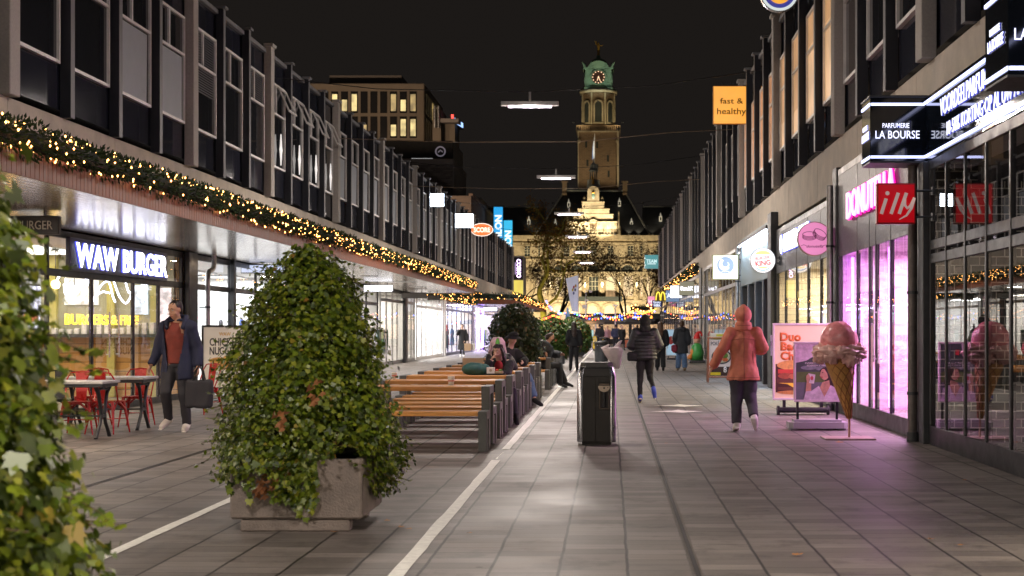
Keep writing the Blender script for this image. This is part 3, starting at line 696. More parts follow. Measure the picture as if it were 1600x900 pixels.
neon('white neon script reading WAW hanging behind the restaurant glass', [
    [(91, 450), (90, 436), (96, 430), (103, 432)], [(100, 444), (103, 460), (112, 441), (118, 460), (128, 445), (139, 433), (134, 452), (126, 470), (116, 468)],
    [(146, 470), (155, 450), (165, 440), (171, 442), (176, 462), (180, 472)], [(150, 462), (160, 456), (171, 458)],
    [(178, 440), (186, 462), (196, 474), (203, 466), (206, 458)], [(196, 440), (202, 458), (208, 452)],
    [(226, 430), (220, 452), (216, 462), (224, 458), (226, 440), (230, 430), (228, 456), (222, 472)]], -9.5, .017, m_neonw)
tx = textmesh('BURGERS & FRIES', .19, frame((-9.8, 27.9, 1.63), 'E'), m_neony, 'neon_sign', w=4.1, bold=.014, depth=.02); tag(tx, 'yellow neon lettering BURGERS & FRIES behind the restaurant glass', 'neon sign')
q = textmesh('Waw days', .2, frame((-9.8, 24.5, 1.9), 'E'), m_neony, 'neon_sign', w=1.6, depth=.02); bpy.data.objects.remove(q)
# menu screens, counter, warm bulbs inside
m_screen = emi('menu_screen', (.85, .85, 1.0), 2.2, var=.7, scale=9)
SC = thing('menu_screen', 'bright poster screen of burgers at the left of the restaurant window', 'screen', (-9.25, 22.9, 1.55))
q = MB(); q.box(-.02, .02, -.42, .42, -.62, .62, bev=.01); q.build('casing', m_black, SC)
q = MB(); q.box(.022, .026, -.39, .39, -.59, .59); q.build('display', m_screen, SC)
for z_, w_, c_ in ((.1, .3, (1, .25, .1)), (-.2, .34, (.9, .5, .1)), (-.42, .3, (.25, .1, .05))):
    q = MB(); q.ell((.03, 0, z_), (.008, w_, .09), n=14); q.build('picture', emi('screen_burger', c_, 1.3), SC)
for i, y in enumerate((24.2, 26.6, 28.9)):
    T = thing('menu_board', 'lit menu screen on the restaurant back wall, number %d from the street corner' % (i + 1) if 0 else ['lit menu board behind the counter, nearest one', 'lit menu board behind the counter, middle one', 'lit menu board behind the counter, farthest one'][i], 'screen', (XL - 4.5, y, 2.2), group='menu boards in the restaurant')
    q = MB(); q.box(-.03, .03, -.7, .7, -.35, .35); q.build('casing', m_black, T); q = MB(); q.box(.032, .036, -.66, .66, -.31, .31); q.build('display', m_screen, T)
for i, (y, x, z) in enumerate(((24, -10.8, 2.2), (26, -10.8, 2.15), (27.5, -10.6, 2.3), (29, -10.8, 2.2))):
    T = thing('pendant_lamp', 'globe lamp hanging inside the restaurant, %s one' % ['nearest', 'second', 'third', 'last'][i], 'pendant lamp', (x, y, z), group='globe lamps in the restaurant')
    q = MB(); q.ell((0, 0, 0), (.09, .09, .09)); q.build('globe', m_amb, T); q = MB(); q.cyl((0, 0, .08), (0, 0, 3.0 - z), .008, n=5); q.build('cord', m_black, T)
KW = thing('kitchen_wall', 'pale kitchen wall with lit screens and olive pillars at the end of the restaurant', 'wall', (0, 29.84, 0))
q = MB(); q.box(-13.4, -9.05, 0, .05, 1.32, 2.98); q.build('wall_panel', mat('pale_green_wall', (.34, .34, .24), .5, var=.25, scale=2), KW)
for x in (-12.6, -11.6, -10.4, -9.5): q = MB(); q.box(x, x + .16, -.12, -.002, .05, 2.97); q.build('pillar', mat('olive_pillar', (.45, .42, .12), .5), KW)
for x0_, x1_, z0_, z1_, c in ((-9.9, -9.58, 1.75, 2.35, (.7, .85, 1)), (-9.32, -9.1, 1.5, 2.3, (1, .85, .85)), (-11.3, -10.6, 1.95, 2.5, (1, .95, .85)), (-12.3, -11.8, 1.95, 2.5, (.9, .95, 1)), (-13.3, -12.8, 1.9, 2.5, (1, .6, .5))):
    q = MB(); q.box(x0_, x1_, -.05, -.003, z0_, z1_); q.build('lit_screen', emi('kitchen_screen', c, 1.7, var=.7, scale=6), KW)
q = MB(); q.box(-13.3, -9.1, -.35, -.01, 1.28, 1.34); q.build('shelf', m_dgrey, KW)
q = MB(); rnd_ = random.Random(4)
for i in range(26): x_ = -13.2 + i * .155; q.box(x_, x_ + .1, -.25, -.12, 1.342, 1.342 + rnd_.uniform(.08, .26), bev=.01)
q.build('bottles', m_goods[1], KW)
q = MB(); q.box(-12.4, -11.8, 21.5, 29.3, .03, 1.05, bev=.02); tag(q.build('counter', m_woodwall), 'long plank clad counter inside the burger restaurant', 'counter')

shop('glass fronted shop with white light beyond the burger restaurant', 1, XL, 30.7, 43.8, 3.05, [33.7, 36.2, 38.6, 41], (2.36,), power=1500, lcol=(.92, .96, 1), goods=12, seed=3, depth=5)
shop('white lit shop mostly hidden behind the ivy bush', 1, XL, 44.4, 55.3, 3.05, [47, 50, 52.6], (2.4,), power=900, goods=14, seed=5)
shop('clothing shop window with a black column, beside the rows of tables', 1, XL, 55.7, 65.6, 3.05, [57.3, 58.9, 60.2, 63.2, 64.4], (2.6,), power=800, lcol=(1, .92, .82), goods=22, seed=8, fmat=m_steel)
shop('brightly lit white shop beyond the first canopy', 1, XL, 66.2, 76.4, 3.05, [68, 69.6, 72, 74.2], (2.5,), power=1500, lcol=(1, .99, .97), goods=16, seed=9, fmat=m_white, depth=4)
shop('dark framed shop with a pale window behind the woman in the long coat', 1, XL, 76.9, 92.8, 3.05, [79, 81, 83.5, 86, 88, 90.5], (2.5,), power=1700, lcol=(.85, .85, 1), goods=18, seed=10, fmat=m_blueback, depth=4)
shop('far left shop glowing violet under the second canopy', 1, XL, 93.4, 129, 3.05, [95.5, 98, 101, 104, 108, 112, 117, 122], (2.5,), power=5200, lcol=(.72, .66, 1), goods=12, seed=12, fmat=m_white, depth=4)
col('wide black column between the burger restaurant and the next shop', XL + .005, XL + .12, 30.02, 30.65, 3.06, m_black)
col('slim black post in front of the white lit shop', XL + .02, XL + .12, 33.62, 33.8, 3.06, m_black, nm='post', cat='post')
col('black column in the clothing shop window', XL + .02, XL + .15, 61.5, 62.1, 3.06, m_black)
col('white pillar at the corner beyond the first canopy', XL + .02, XL + .12, 76.42, 76.88, 3.9, m_white, nm='pillar', cat='pillar')
col('long dark strip above the left shops past the first canopy', XL - .2, XL + .005, 65.2, 92.6, 3.9, m_navy, z0=3.06, nm='fascia_panel', cat='panel')
pipe('steel downpipe with an elbow beside the burger restaurant', XL + .2, 31.1, 3.0, .055, m_steel, 1, True)
# violet light columns in the far left shop
m_violet = emi('violet_strip', (.30, .14, 1.0), 9)
for i, y in enumerate((96.5, 99.8)):
    col('violet glowing upright strip, %s of two at the far left shop' % ('nearer' if i == 0 else 'farther'), XL + .02, XL + .08, y, y + .25, 2.9, m_violet, nm='light_strip', cat='light strip')

# ---- right row
m_gpanel = mat('rain_speckled_panel', (.07, .075, .085), .42, var=.25, scale=30, bump=.3, bscale=16, spec=.18)
shop('perfume shop with dark folding glass doors and glazed brick inside', -1, 4.0, 9.2, 18.1, 3.56, [12.6, 13.5, 14.42, 15.36, 16.28, 17.2], (2.33, 2.5), depth=4.2, power=330, lcol=(1, .85, .6), glass=m_rglass, wall=m_goods[2], endwall=m_glazed, goods=7, seed=21, fmat=m_blueback if 0 else m_black, plinth=.24, mw=.032, door=())
m_pinkl = (1.0, .35, .78)
shop('pink glowing donut shop with glass door', -1, 4.0, 19.0, 25.35, 4.25, [20.6, 21.75, 22.3, 23.4], (2.78,), depth=3.2, wall=m_pinkwall, power=620, lcol=(1.0, .58, .90), goods=0, panel=m_gpanel, door=(21.55, 21.2), plinth=.24, cz=2.85, ceil=m_pinkwall)
m_pinkstrip = emi('pink_led_strip', (.62, .13, 1.0), 9)
for i, (y, x) in enumerate(((19.12, 4.14), (22.0, 4.25), (25.1, 4.2))):
    tag(MB().box(x, x + .05, y, y + .05, .25, 2.7).build('led_strip', m_pinkstrip), 'upright pink light strip in the donut shop window, %s' % ['nearest', 'by the door', 'farthest'][i], 'light strip')
SD = thing('shop_sign', 'pink lit DONUTELLA letters above the donut shop', 'sign', (3.98, 22.0, 3.50))
for mm, dx, bo, nm in ((emi('magenta_letter_edge', (1, .0, .36), 1.6), .0, .030, 'letter_glow'), (emi('pink_letter_face', (1.0, .50, .80), 1.5), -.03, .0, 'letters')):
    textmesh('DONUTELLA', .44, frame((dx, 0, 0), 'W'), mm, nm, SD, w=4.0, bold=bo, depth=.03)
shop('burger shop with cream tiled wall behind glass', -1, 4.02, 25.9, 35.0, 3.85, [27.6, 29.4, 31.2, 33.2], (2.85,), depth=3.4, wall=m_creamtile, power=700, lcol=(1, .86, .6), goods=0, panel=m_gpanel, cz=2.95, plinth=.2)
SB = thing('shop_sign', 'blue white lit BURGER KING letters over the right burger shop', 'sign', (4.0, 31.3, 3.42))
for mm, dx, bo, nm in ((m_halo, .0, .026, 'letter_glow'), (m_signw, -.02, .0, 'letters')):
    textmesh('BURGER KING', .40, frame((dx, -.35, 0), 'W'), mm, nm, SB, w=4.1, bold=bo, depth=.02)
    q = MB(); q.poly(circ(.16 if nm == 'letter_glow' else .135, 20, ry=.24 if nm == 'letter_glow' else .21), 0, .02, M=frame((dx, 2.25, 0), 'W')); q.build('bun_mark', mm, SB)
for i in range(3):
    T = thing('menu_board', 'lit menu screen in the right burger shop, %s' % ['nearest', 'middle', 'farthest'][i], 'screen', (7.3, 28 + i * 2.2, 2.2), group='menu boards in the right burger shop')
    q = MB(); q.box(-.03, .03, -.8, .8, -.4, .4); q.build('casing', m_black, T); q = MB(); q.box(-.036, -.032, -.75, .75, -.35, .35); q.build('display', m_screen, T)
# blue washed facade 35.2 - 44.6
m_bfac = mat('grey_green_boards', (.20, .24, .24), .5, var=.2, scale=5, stretch=(1, 9, .5))
BF = thing('shopfront', 'narrow dark shopfront under a facade washed with blue white light', 'shopfront')
q = MB(); q.box(4.02, 4.3, 35.9, 44.4, 2.75, 4.2, bev=.01); q.build('fascia_boards', m_bfac, BF)
q = MB(); q.box(3.88, 4.02, 36.0, 44.3, 3.97, 4.05, bev=.01); q.build('lamp_rail', m_dgrey, BF)
m_ledb = emi('blue_white_led', (.62, .78, 1.0), 22)
q = MB(); q.box(3.9, 3.94, 36.3, 44.0, 3.94, 3.965); lo = q.build('led_bar', m_ledb, BF)
area('led_wash', (3.92, 40.1, 3.93), (.05, 7.6), 170, (.55, .75, 1), (0, R(-18), 0), lo)
for y in (36.1, 37.9, 39.9, 42, 44.2): q = MB(); q.box(4.0, 4.28, y - .14, y + .14, 0, 2.75, bev=.01); q.build('pier', m_dgrey, BF)
q = MB(); q.box(4.9, 5.0, 35.9, 44.4, 0, 2.75); q.build('back_wall', m_black, BF)
q = MB(); q.box(4.86, 4.88, 38.3, 39.6, .2, 2.5); q.build('poster_screen', emi('blue_screen', (.25, .6, 1), 1.6, var=.6, scale=4), BF)
q = MB(); q.box(4.86, 4.88, 36.3, 37.6, .1, 2.6); q.build('red_door', emi('red_lit_door', (.6, .03, .03), .5), BF)
q = MB(); q.box(4.88, 4.895, 40.2, 41.6, .2, 2.6); q.build('pale_door', mat('pale_door', (.5, .4, .3), .5), BF)
o = textmesh('OTTON', .34, frame((3.99, 39.6, 3.35), 'W'), mat('yellow_letters', (.75, .85, .1), .5, emit=(.7, .85, .1), estr=.5), 'letters', BF, w=2.2, bold=.02, depth=.02)
shop('glass shopfront with greenish reflections behind the menu board', -1, 4.02, 44.8, 62.2, 4.05, [46.2, 47.6, 49, 50.4, 51.8, 54, 56, 58, 60], (2.9,), depth=4, power=2100, lcol=(.88, 1, .70), goods=18, seed=31, fmat=m_steel)
shop('white glaring shopfront on the far right past the drainpipes', -1, 4.02, 62.7, 84.5, 3.95, [65, 67.4, 70, 72.6, 75, 77.6, 80, 82.4], (3.1,), depth=3.5, power=3600, lcol=(1, .99, .97), goods=16, seed=33, fmat=m_white)
shop('far right shopfronts with mixed warm and blue light', -1, 4.02, 85, 117.5, 3.95, [88, 91, 94, 97, 100, 104, 108, 113], (3.1,), depth=4, power=4200, lcol=(.9, .95, 1), goods=20, seed=35, fmat=m_black)
col('dark column between the perfume shop and the donut shop', 3.93, 4.06, 18.12, 18.35, 3.56, m_dgrey)
col('second dark column between the perfume shop and the donut shop', 3.97, 4.1, 18.5, 18.95, 4.3, m_dgrey)
col('dark column between the donut shop and the burger shop', 3.98, 4.15, 25.38, 25.85, 4.3, m_dgrey)
col('dark column between the burger shop and the blue lit facade', 3.9, 4.2, 35.05, 35.8, 4.3, m_dgrey)
pipe('stained grey downpipe at the corner of the perfume shop', 3.9, 18.6, 3.6, .062, mat('stained_pipe', (.15, .13, .12), .5, metal=.4, var=.35, scale=9, bump=.15), -1)
pipe('grey downpipe between the donut and burger shops', 3.9, 25.6, 4.0, .06, m_steel, -1)
pipe('pale downpipe beside the blue lit facade', 3.92, 44.6, 4.0, .06, m_steel, -1)
pipe('greenish downpipe at the corner of the white glaring shop', 3.9, 62.4, 4.1, .08, m_steel, -1)

shop('shop window left of the viewer, outside the picture', 1, XL, 2.0, 17.9, 3.05, [5, 8, 11, 14.5], (2.36,), power=1500, lcol=(1, .90, .76), goods=8, seed=51, depth=4)
shop('shop window right of the viewer, outside the picture', -1, 4.0, -6.0, 8.9, 3.56, [-3, 0, 3, 6], (2.5,), power=1500, lcol=(1, .86, .68), goods=8, seed=52, depth=4)
# ---- perfume shop sign boxes
m_signblk = mat('gloss_black_sign', (.006, .009, .014), .06, spec=.9)
m_bar = emi('white_blue_tube', (.55, .60, 1.0), 2.6)
m_halo2 = emi('blue_letter_rim', (.08, .10, .9), .7); m_signw2 = emi('white_letter_face', (.85, .87, 1.0), 1.6)
PS = thing('shop_sign', 'long glossy black perfume shop sign with two lines of white writing', 'sign', (4.0, 13.9, 3.97))
q = MB(); q.box(0, .3, -4.4, 4.38, -.4, .42, bev=.004); q.build('sign_board', m_signblk, PS)
for z in (.34, -.34): q = MB(); q.box(-.03, -.005, -4.35, 4.36, z - .014, z + .014); q.build('light_tube', m_bar, PS)
for mm, dx, bo, nm in ((m_halo2, -.002, .010, 'letter_glow'), (m_signw2, -.010, -.006, 'letters')):
    textmesh('VOORDEELPARFUM', .215, frame((dx, 2.42, .155), 'W'), mm, nm, PS, w=2.15, bold=bo, depth=.012)
    textmesh('10-50% KORTING OP AL UW AANKOPEN', .165, frame((dx, 1.15, -.145), 'W'), mm, nm, PS, w=4.0, bold=bo, depth=.012)
def perfbox(label, y0, y1, x0):
    T = thing('sign_box', label, 'sign', (x0, y0, 3.56))
    q = MB(); q.box(0, 4.14 - x0, 0, y1 - y0, .02, .83, bev=.006); q.build('box', m_signblk, T)
    q = MB(); q.box(-.015, 4.13 - x0, -.015, y1 - y0 + .01, .83, .86, bev=.006); q.build('cap', m_dgrey, T); q = MB(); q.box(-.01, 4.13 - x0, -.01, y1 - y0, 0, .019); q.build('bottom_plate', m_dgrey, T)
    for z in (.075, .745):
        q = MB(); q.box(.01, 3.99 - x0, -.012, -.001, z - .016, z + .016); q.box(-.012, -.001, -.012, y1 - y0 - .01, z - .016, z + .016); q.build('light_tube', m_bar, T)
    cx = (3.99 - x0) / 2
    for mm, d, bo, nm in ((m_halo2, .002, .014, 'letter_glow'), (m_signw2, .007, .0, 'letters')):
        textmesh('LA BOURSE', .10, frame((cx, -d, .36), 'S'), mm, nm, T, w=.56, bold=bo, depth=.006)
        textmesh('PARFUMERIE', .06, frame((cx - .02, -d, .475), 'S'), mm, nm, T, w=.34, bold=bo, depth=.006)
        textmesh('LA BOURSE', .10, frame((-d, (y1 - y0) / 2, .36), 'W'), mm, nm, T, w=.5, bold=bo, depth=.006)
        textmesh('PARFUMERIE', .06, frame((-d, (y1 - y0) / 2 + .02, .475), 'W'), mm, nm, T, w=.32, bold=bo, depth=.006)
perfbox('black glossy La Bourse sign box sticking out at the far end of the perfume shop', 18.3, 18.9, 3.30)
perfbox('black glossy La Bourse sign box nearest the viewer, cut by the picture edge', 12.06, 12.8, 3.33)

# ================================================================= projecting signs
def bracket(T, y, x0, x1, zs):
    q = MB()
    for z in zs: q.cyl((x0, y, z), (x1, y, z), .014, n=6); q.box(x1 - .02, x1 + .01, y - .05, y + .05, z - .05, z + .05)
    q.build('bracket', m_dgrey, T)
def lightbox(label, px0, px1, py0, py1, Y, face, frame_m=None, wallx=None, d=.10, cat='sign'):
    x0, x1 = PX(px0, Y), PX(px1, Y); z1, z0 = PZ(py0, Y), PZ(py1, Y); cx, cz = (x0 + x1) / 2, (z0 + z1) / 2; w, h = x1 - x0, z1 - z0
    T = thing('sign_box', label, cat, (cx, Y, cz))
    q = MB(); q.box(-w / 2, w / 2, 0, d, -h / 2, h / 2, bev=.012); q.build('casing', frame_m or m_dgrey, T)
    q = MB(); q.box(-w / 2 + .02, w / 2 - .02, -.006, .002, -h / 2 + .02, h / 2 - .02); q.build('lit_face', face, T)
    if wallx is not None: bracket(T, d / 2, w / 2 - .01 if wallx > cx else -w / 2 + .01, wallx - cx, (h * .32, -h * .32))
    return T, w, h
def roundbox(label, px, py, r, Y, face, wallx, rim=None, rx=None):
    x, z = PX(px, Y), PZ(py, Y); T = thing('sign_box', label, 'sign', (x, Y, z)); rx = rx or r
    q = MB(); q.poly(circ(rx, 40, ry=r), -.14, 0, M=frame((0, 0, 0), 'S')); q.build('casing', rim or m_dgrey, T)
    q = MB(); q.poly(circ(rx * .95, 40, ry=r * .95), .002, .01, M=frame((0, 0, 0), 'S')); q.build('lit_face', face, T)
    bracket(T, .07, rx * .9 if wallx > x else -rx * .9, wallx - x, (r * .2, -r * .2)); return T
Fs = frame((0, -.012, 0), 'S')
def emask(name, c, s=.9): return emi(name, c, s)
# orange square
m_orange = emi('orange_face', (1.0, .40, .02), .95, var=.12, scale=2)
T, w, h = lightbox('orange square sign reading fast & healthy high on the right roofline', 1114, 1172, 134, 194, 42, m_orange, mat('orange_frame', (.5, .2, .02), .5), 4.2)
dk = mat('dark_lettering', (.03, .015, .01), .6)
textmesh('fast &', .16, frame((0, -.012, .12), 'S'), dk, 'lettering', T, w=w * .62, bold=.006); textmesh('healthy', .18, frame((.0, -.012, -.18), 'S'), dk, 'lettering', T, w=w * .78, bold=.006)
q = MB()
for k in range(24): q.cyl((-w / 2 + w * k / 23, .05, h / 2), (-w / 2 + w * k / 23 + random.uniform(-.02, .02), .05 + random.uniform(-.05, .05), h / 2 + .10), .003, n=4)
q.build('bird_spikes', m_dgrey, T)
# round sign at the top edge
T = roundbox('round orange sign with a blue ring at the top edge of the picture', 1218, -12, .42, 31, emask('pale_ring', (.75, .82, .8), .8), 4.2, m_alu)
q = MB(); q.poly(circ(.34, 36), .012, .016, M=frame((0, 0, 0), 'S')); q.build('blue_ring', emask('blue_ring', (.02, .03, .30), .8), T)
q = MB(); q.poly(circ(.25, 36), .018, .022, M=frame((0, 0, 0), 'S')); q.build('orange_disc', emask('orange_disc', (1, .42, .03), .9), T)
# oozie
T, w, h = lightbox('square pale sign with a blue round wave emblem reading oozie', 1113, 1154, 398, 437, 44.5, emask('cream_face', (1, 1, .86), 1.15), mat('olive_frame', (.3, .32, .08), .5), 4.05)
q = MB(); q.poly(circ(.26, 36), .012, .016, M=frame((0, 0, .06), 'S')); q.build('emblem_disc', emask('blue_disc', (.22, .36, .60), .85), T)
q = MB(); sp = [(.02 + (.17 - .10 * t) * math.cos(2.2 + t * 5.0) + .0, .1 + (.165 - .10 * t) * math.sin(2.2 + t * 5.0)) for t in [i / 22 for i in range(23)]]
ribbon(q, sp, [.10 - .085 * i / 22 for i in range(23)], .018, .022, M=frame((-.01, 0, 0), 'S'))
sp2 = [(.0 + .15 * math.cos(a), .09 + .15 * math.sin(a)) for a in [2.2 + i * .2 for i in range(18)]]
ribbon(q, sp2, [.05 + .05 * math.sin(i / 17 * PI) for i in range(18)], .0222, .0235, M=frame((-.01, 0, 0), 'S')); q.build('wave_mark', emask('white_mark', (1, 1, .95), 1.1), T)
textmesh('oozie', .05, frame((0, -.018, -.13), 'S'), emask('cream_mark', (1, 1, .8), 1.1), 'lettering', T, w=.24, bold=.02)
# burger king round
T = roundbox('round white sign reading BURGER KING between two bun shapes', 1192, 407, .30, 34, emask('white_face', (1, 1, 1), 1.25), 4.0, m_alu)
red = emask('red_mark', (.85, .03, .06), .9); yel = emask('bun_yellow', (1, .75, .25), 1.0)
textmesh('BURGER', .075, frame((-.01, -.014, .06), 'S'), red, 'lettering', T, w=.34, bold=.02, rot=.12); textmesh('KING', .115, frame((.0, -.014, -.06), 'S'), red, 'lettering', T, w=.36, bold=.035, rot=.12)
q = MB(); q.poly(circ(.19, 16, 0, .13, .15, PI - .1, ry=.10), .012, .015, M=Fs); q.poly(circ(.14, 16, .0, -.13, PI + .3, 2 * PI - .3, ry=.06), .012, .015, M=Fs); q.build('bun_mark', yel, T)
q = MB(); ribbon(q, [(.235 * math.cos(a), .235 * math.sin(a)) for a in [PI + .8 + i * .12 for i in range(14)]], .022, .012, .015, M=Fs); q.build('blue_arc', emask('blue_arc', (.05, .3, .8), 1), T)
# donutella round
T = roundbox('round pink sign with two macarons and the word donutella', 1273, 373, .31, 26, emask('pink_face', (.80, .22, .50), .85), 4.0, mat('beige_rim', (.5, .38, .28), .5))
dk2 = mat('plum_line', (.12, .01, .05), .6); q = MB()
def macaron(cx, cz, a, w_, h_):
    M_ = Fs @ Matrix.Translation((cx, cz, .012)) @ Matrix.Rotation(a, 4, 'Z')
    ribbon(q, circ(w_, 28, ry=h_) + [(w_, 0)], .009, 0, .003, M=M_)
    for k in (1, 2, 3): ribbon(q, [(w_ * math.cos(t), -.02 * k + h_ * math.sin(t)) for t in [PI + i * PI / 14 for i in range(15)]], .009, 0, .003, M=M_)
    ribbon(q, [(-w_, 0), (-w_, -.06)], .009, 0, .003, M=M_); ribbon(q, [(w_, 0), (w_, -.06)], .009, 0, .003, M=M_)
macaron(-.1, .08, 0, .12, .045); macaron(.10, .10, -.55, .12, .055)
ribbon(q, [(-.25, -.13), (-.2, -.11), (-.15, -.13)], .007, .012, .015, M=Fs); ribbon(q, [(.14, -.13), (.19, -.115), (.25, -.13)], .007, .012, .015, M=Fs)
q.build('macaron_drawing', dk2, T); textmesh('donutella', .05, frame((0, -.014, -.135), 'S'), dk2, 'lettering', T, w=.30, bold=.004, shear=.3)
# illy
T, w, h = lightbox('square red sign reading illy beside the corner downpipe', 1370, 1431, 286, 350, 17.8, mat('red_face', (.55, .01, .012), .25, emit=(.75, .0, .01), estr=.30), mat('red_frame', (.4, .01, .01), .4), 4.0)
wl = mat('greyish_lettering', (.6, .5, .47), .5, emit=(.75, .55, .5), estr=.28); q = MB()
for pts, ww in (([(-.19, -.13), (-.13, .06)], .042), ([(-.07, -.13), (.02, .13)], .042), ([(.03, -.13), (.12, .13)], .042), ([(.10, .06), (.10, -.02), (.13, -.06), (.17, -.03), (.22, .07)], .034), ([(.22, .07), (.18, -.06), (.12, -.15), (.03, -.2)], [.04, .035, .025, .008])):
    ribbon(q, pts, ww, .012, .016, M=Fs)
q.poly(circ(.026, 14, -.115, .125), .012, .016, M=Fs); q.build('lettering', wl, T)
# TEAM
T, w, h = lightbox('small teal sign reading TEAM high over the far right shops', 1007, 1029, 398, 420, 110, emask('teal_face', (.02, .28, .30), .8), m_alu, 4.2)
textmesh('TEAM', .25, frame((0, -.03, .05), 'S'), emask('pale_teal', (.6, .85, .85), .9), 'lettering', T, w=.8, bold=.03); q = MB(); q.box(-.34, .34, -.02, -.01, -.2, -.12); q.build('underline', emask('pale_teal2', (.6, .85, .85), .8), T)
# arches
T, w, h = lightbox('small olive sign with a glowing yellow M of two arches', 1023, 1041, 454, 471, 92, mat('olive_face', (.12, .09, .02), .5, emit=(.1, .07, .01), estr=.5), m_black, 4.1)
q = MB()
for c in (-.15, .15): ribbon(q, [(c + .14 * math.cos(a), -.27 + .52 * math.sin(a)) for a in [PI * i / 14 for i in range(15)]], .06, .012, .03, M=Fs)
q.build('arches', emask('arch_yellow', (1, .75, .03), 1.6), T)
# blue, white and grey signs
T, w, h = lightbox('blue sign half hidden behind the glaring white one', 1040, 1062, 453, 472, 84, emask('steel_blue', (.06, .17, .36), .8), m_dgrey, 4.1)
textmesh("'A", .28, frame((-.25, -.03, .03), 'S'), emask('white_mk', (.8, .85, 1), 1.5), 'lettering', T, w=.3)
lightbox('glaring white square sign on the far right', 1047, 1066, 446, 466, 76, emask('white_glare', (.9, .92, 1), 2.2), m_alu, 4.1)
T, w, h = lightbox('grey square sign with white glowing lettering on the far right', 1061, 1085, 439, 462, 66, mat('olive_grey', (.3, .29, .22), .4, emit=(.3, .29, .2), estr=.5), m_dgrey, 4.1)
textmesh('Dam.kX', .17, frame((0, -.02, 0), 'S'), emask('white_mk2', (.85, .85, 1), 3), 'lettering', T, w=.55, bold=.03)
T, w, h = lightbox('small pink sign at the far end of the right shops', 1012, 1024, 463, 479, 112, emask('pinkf', (.9, .2, .4), .9), m_white, None)
textmesh('H', .3, frame((-.1, -.03, 0), 'S'), emask('white_mk3', (1, .9, .9), 1), 'lettering', T)
T, w, h = lightbox('small navy sign with two lines of white lettering reading GOUD WERK', 1019, 1034, 469, 480, 100, mat('navyf', (.02, .03, .12), .4, emit=(.02, .03, .12), estr=.6), m_black, 4.1)
textmesh('GOUD', .17, frame((0, -.03, .11), 'S'), emask('white_mk4', (.8, .85, 1), 1.2), 'lettering', T, w=.5, bold=.03); textmesh('WERK', .17, frame((0, -.03, -.12), 'S'), emask('white_mk5', (.8, .85, 1), 1.2), 'lettering', T, w=.5, bold=.03)
# left row, upstairs
glare = emi('blank_glare', (.72, .84, 1.0), 16)
T, w, h = lightbox('blank glaring white square sign high on the left row', 672, 694, 302, 323, 71, glare, m_dgrey, -8.95)
T, w, h = lightbox('wider blank glaring white sign beside the orange oval one', 711, 740, 334, 356, 82, glare, m_dgrey, -8.95)
T = roundbox('orange oval sign with white lettering on the left row', 753, 359, .42, 92, emask('orange_oval', (1, .18, .02), 1.1), -8.9, m_white, rx=.72)
q = MB(); ribbon(q, circ(.70, 40, ry=.40) + [(.70, 0)], .04, .012, .02, M=frame((0, 0, 0), 'S')); q.build('white_rim', emask('orim', (1, .85, .75), 1.5), T)
textmesh('SCORE', .30, frame((0, -.02, 0), 'S'), emask('otext', (1, .8, .65), 1.6), 'lettering', T, w=1.05, bold=.03)
# hanging signs under the left canopy
def under(label, px0, px1, py0, py1, Y, face, txt=None, tm=None, tw=None, th=.12):
    T, w, h = lightbox(label, px0, px1, py0, py1, Y, face, m_dgrey); x, z = T.location.x, T.location.z
    q = MB(); zt_ = 3.08 - z
    for a in (-w * .3, w * .3): q.cyl((a, .05, h / 2), (a, .05, max(zt_, h / 2 + .03)), .015, n=6)
    q.build('hanger', m_dgrey, T)
    if txt: textmesh(txt, th, frame((0, -.012, 0), 'S'), tm, 'lettering', T, w=tw, bold=.008)
    return T
under('dark hanging sign reading WAW BURGER at the left picture edge', -30, 92, 337, 366, 20, mat('dark_face', (.02, .02, .025), .3), 'WAW BURGER', mat('grey_lettering', (.5, .5, .48), .4), .92)
under('pale blue lit hanging sign behind the ivy bush', 376, 446, 413, 427, 35.5, emask('pale_lit', (.55, .62, .85), .9))
under('white lit hanging sign under the left canopy beyond the ivy bush', 568, 614, 445, 456, 50, emask('white_lit2', (.9, .92, 1), 2.2))
under('unlit grey hanging sign, larger of two under the canopy end', 627, 667, 457, 466, 60, mat('grey_face', (.2, .19, .18), .4))
under('unlit grey hanging sign, smaller of two under the canopy end', 668, 687, 461, 469, 64, mat('grey_face2', (.2, .19, .18), .4))
under('blue white lit hanging sign under the second canopy', 755, 777, 480, 486, 97, emask('white_lit3', (.75, .78, 1), 2.6))
# ================================================================= town hall, 342 m away
HY = 342.0
def hx(px): return (px - VX) * HY / F
def hz(py): return EYE + (VY - py) * HY / F
m_stone = mat('warm_limestone', (.44, .37, .26), .85, var=.38, scale=.9, bump=.2, bscale=3)
m_slate = mat('slate_roof', (.075, .08, .09), .6, var=.25, scale=1, bump=.1)
m_lead = mat('pale_roof_trim', (.30, .30, .31), .6)
m_tbrick = brickmat('tower_brick', (.26, .17, .10), (.17, .11, .07), (.30, .24, .17), bw=.9, bh=.32, ms=.05, rough=.85)
m_copper = mat('green_copper', (.22, .36, .27), .6, var=.2, scale=.5)
m_gold = mat('gilded', (.85, .50, .10), .35, metal=.15)
m_winlit = emi('hall_window_lit', (1.0, .62, .30), .75, var=.5, scale=.5)
m_windk = mat('hall_window_dark', (.06, .07, .07), .2)
m_bars = mat('window_bars', (.55, .52, .42), .6)
TH = thing('town_hall', 'floodlit limestone town hall with stepped gable closing the street', 'town hall', (0, HY, 0))
def tb(x0, x1, z0, z1, y0=0, y1=1.0): return (x0, x1, y0, y1, z0, z1)
def part(name, m, boxes=(), fn=None, parent=None, bev=0):
    q = MB()
    for b_ in boxes: q.box(*b_, bev=bev)
    if fn: fn(q)
    return q.build(name, m, parent or TH)
EZ = hz(368)
part('main_wall', m_stone, [(hx(690), hx(1130), 1.2, 16, 0, EZ)])
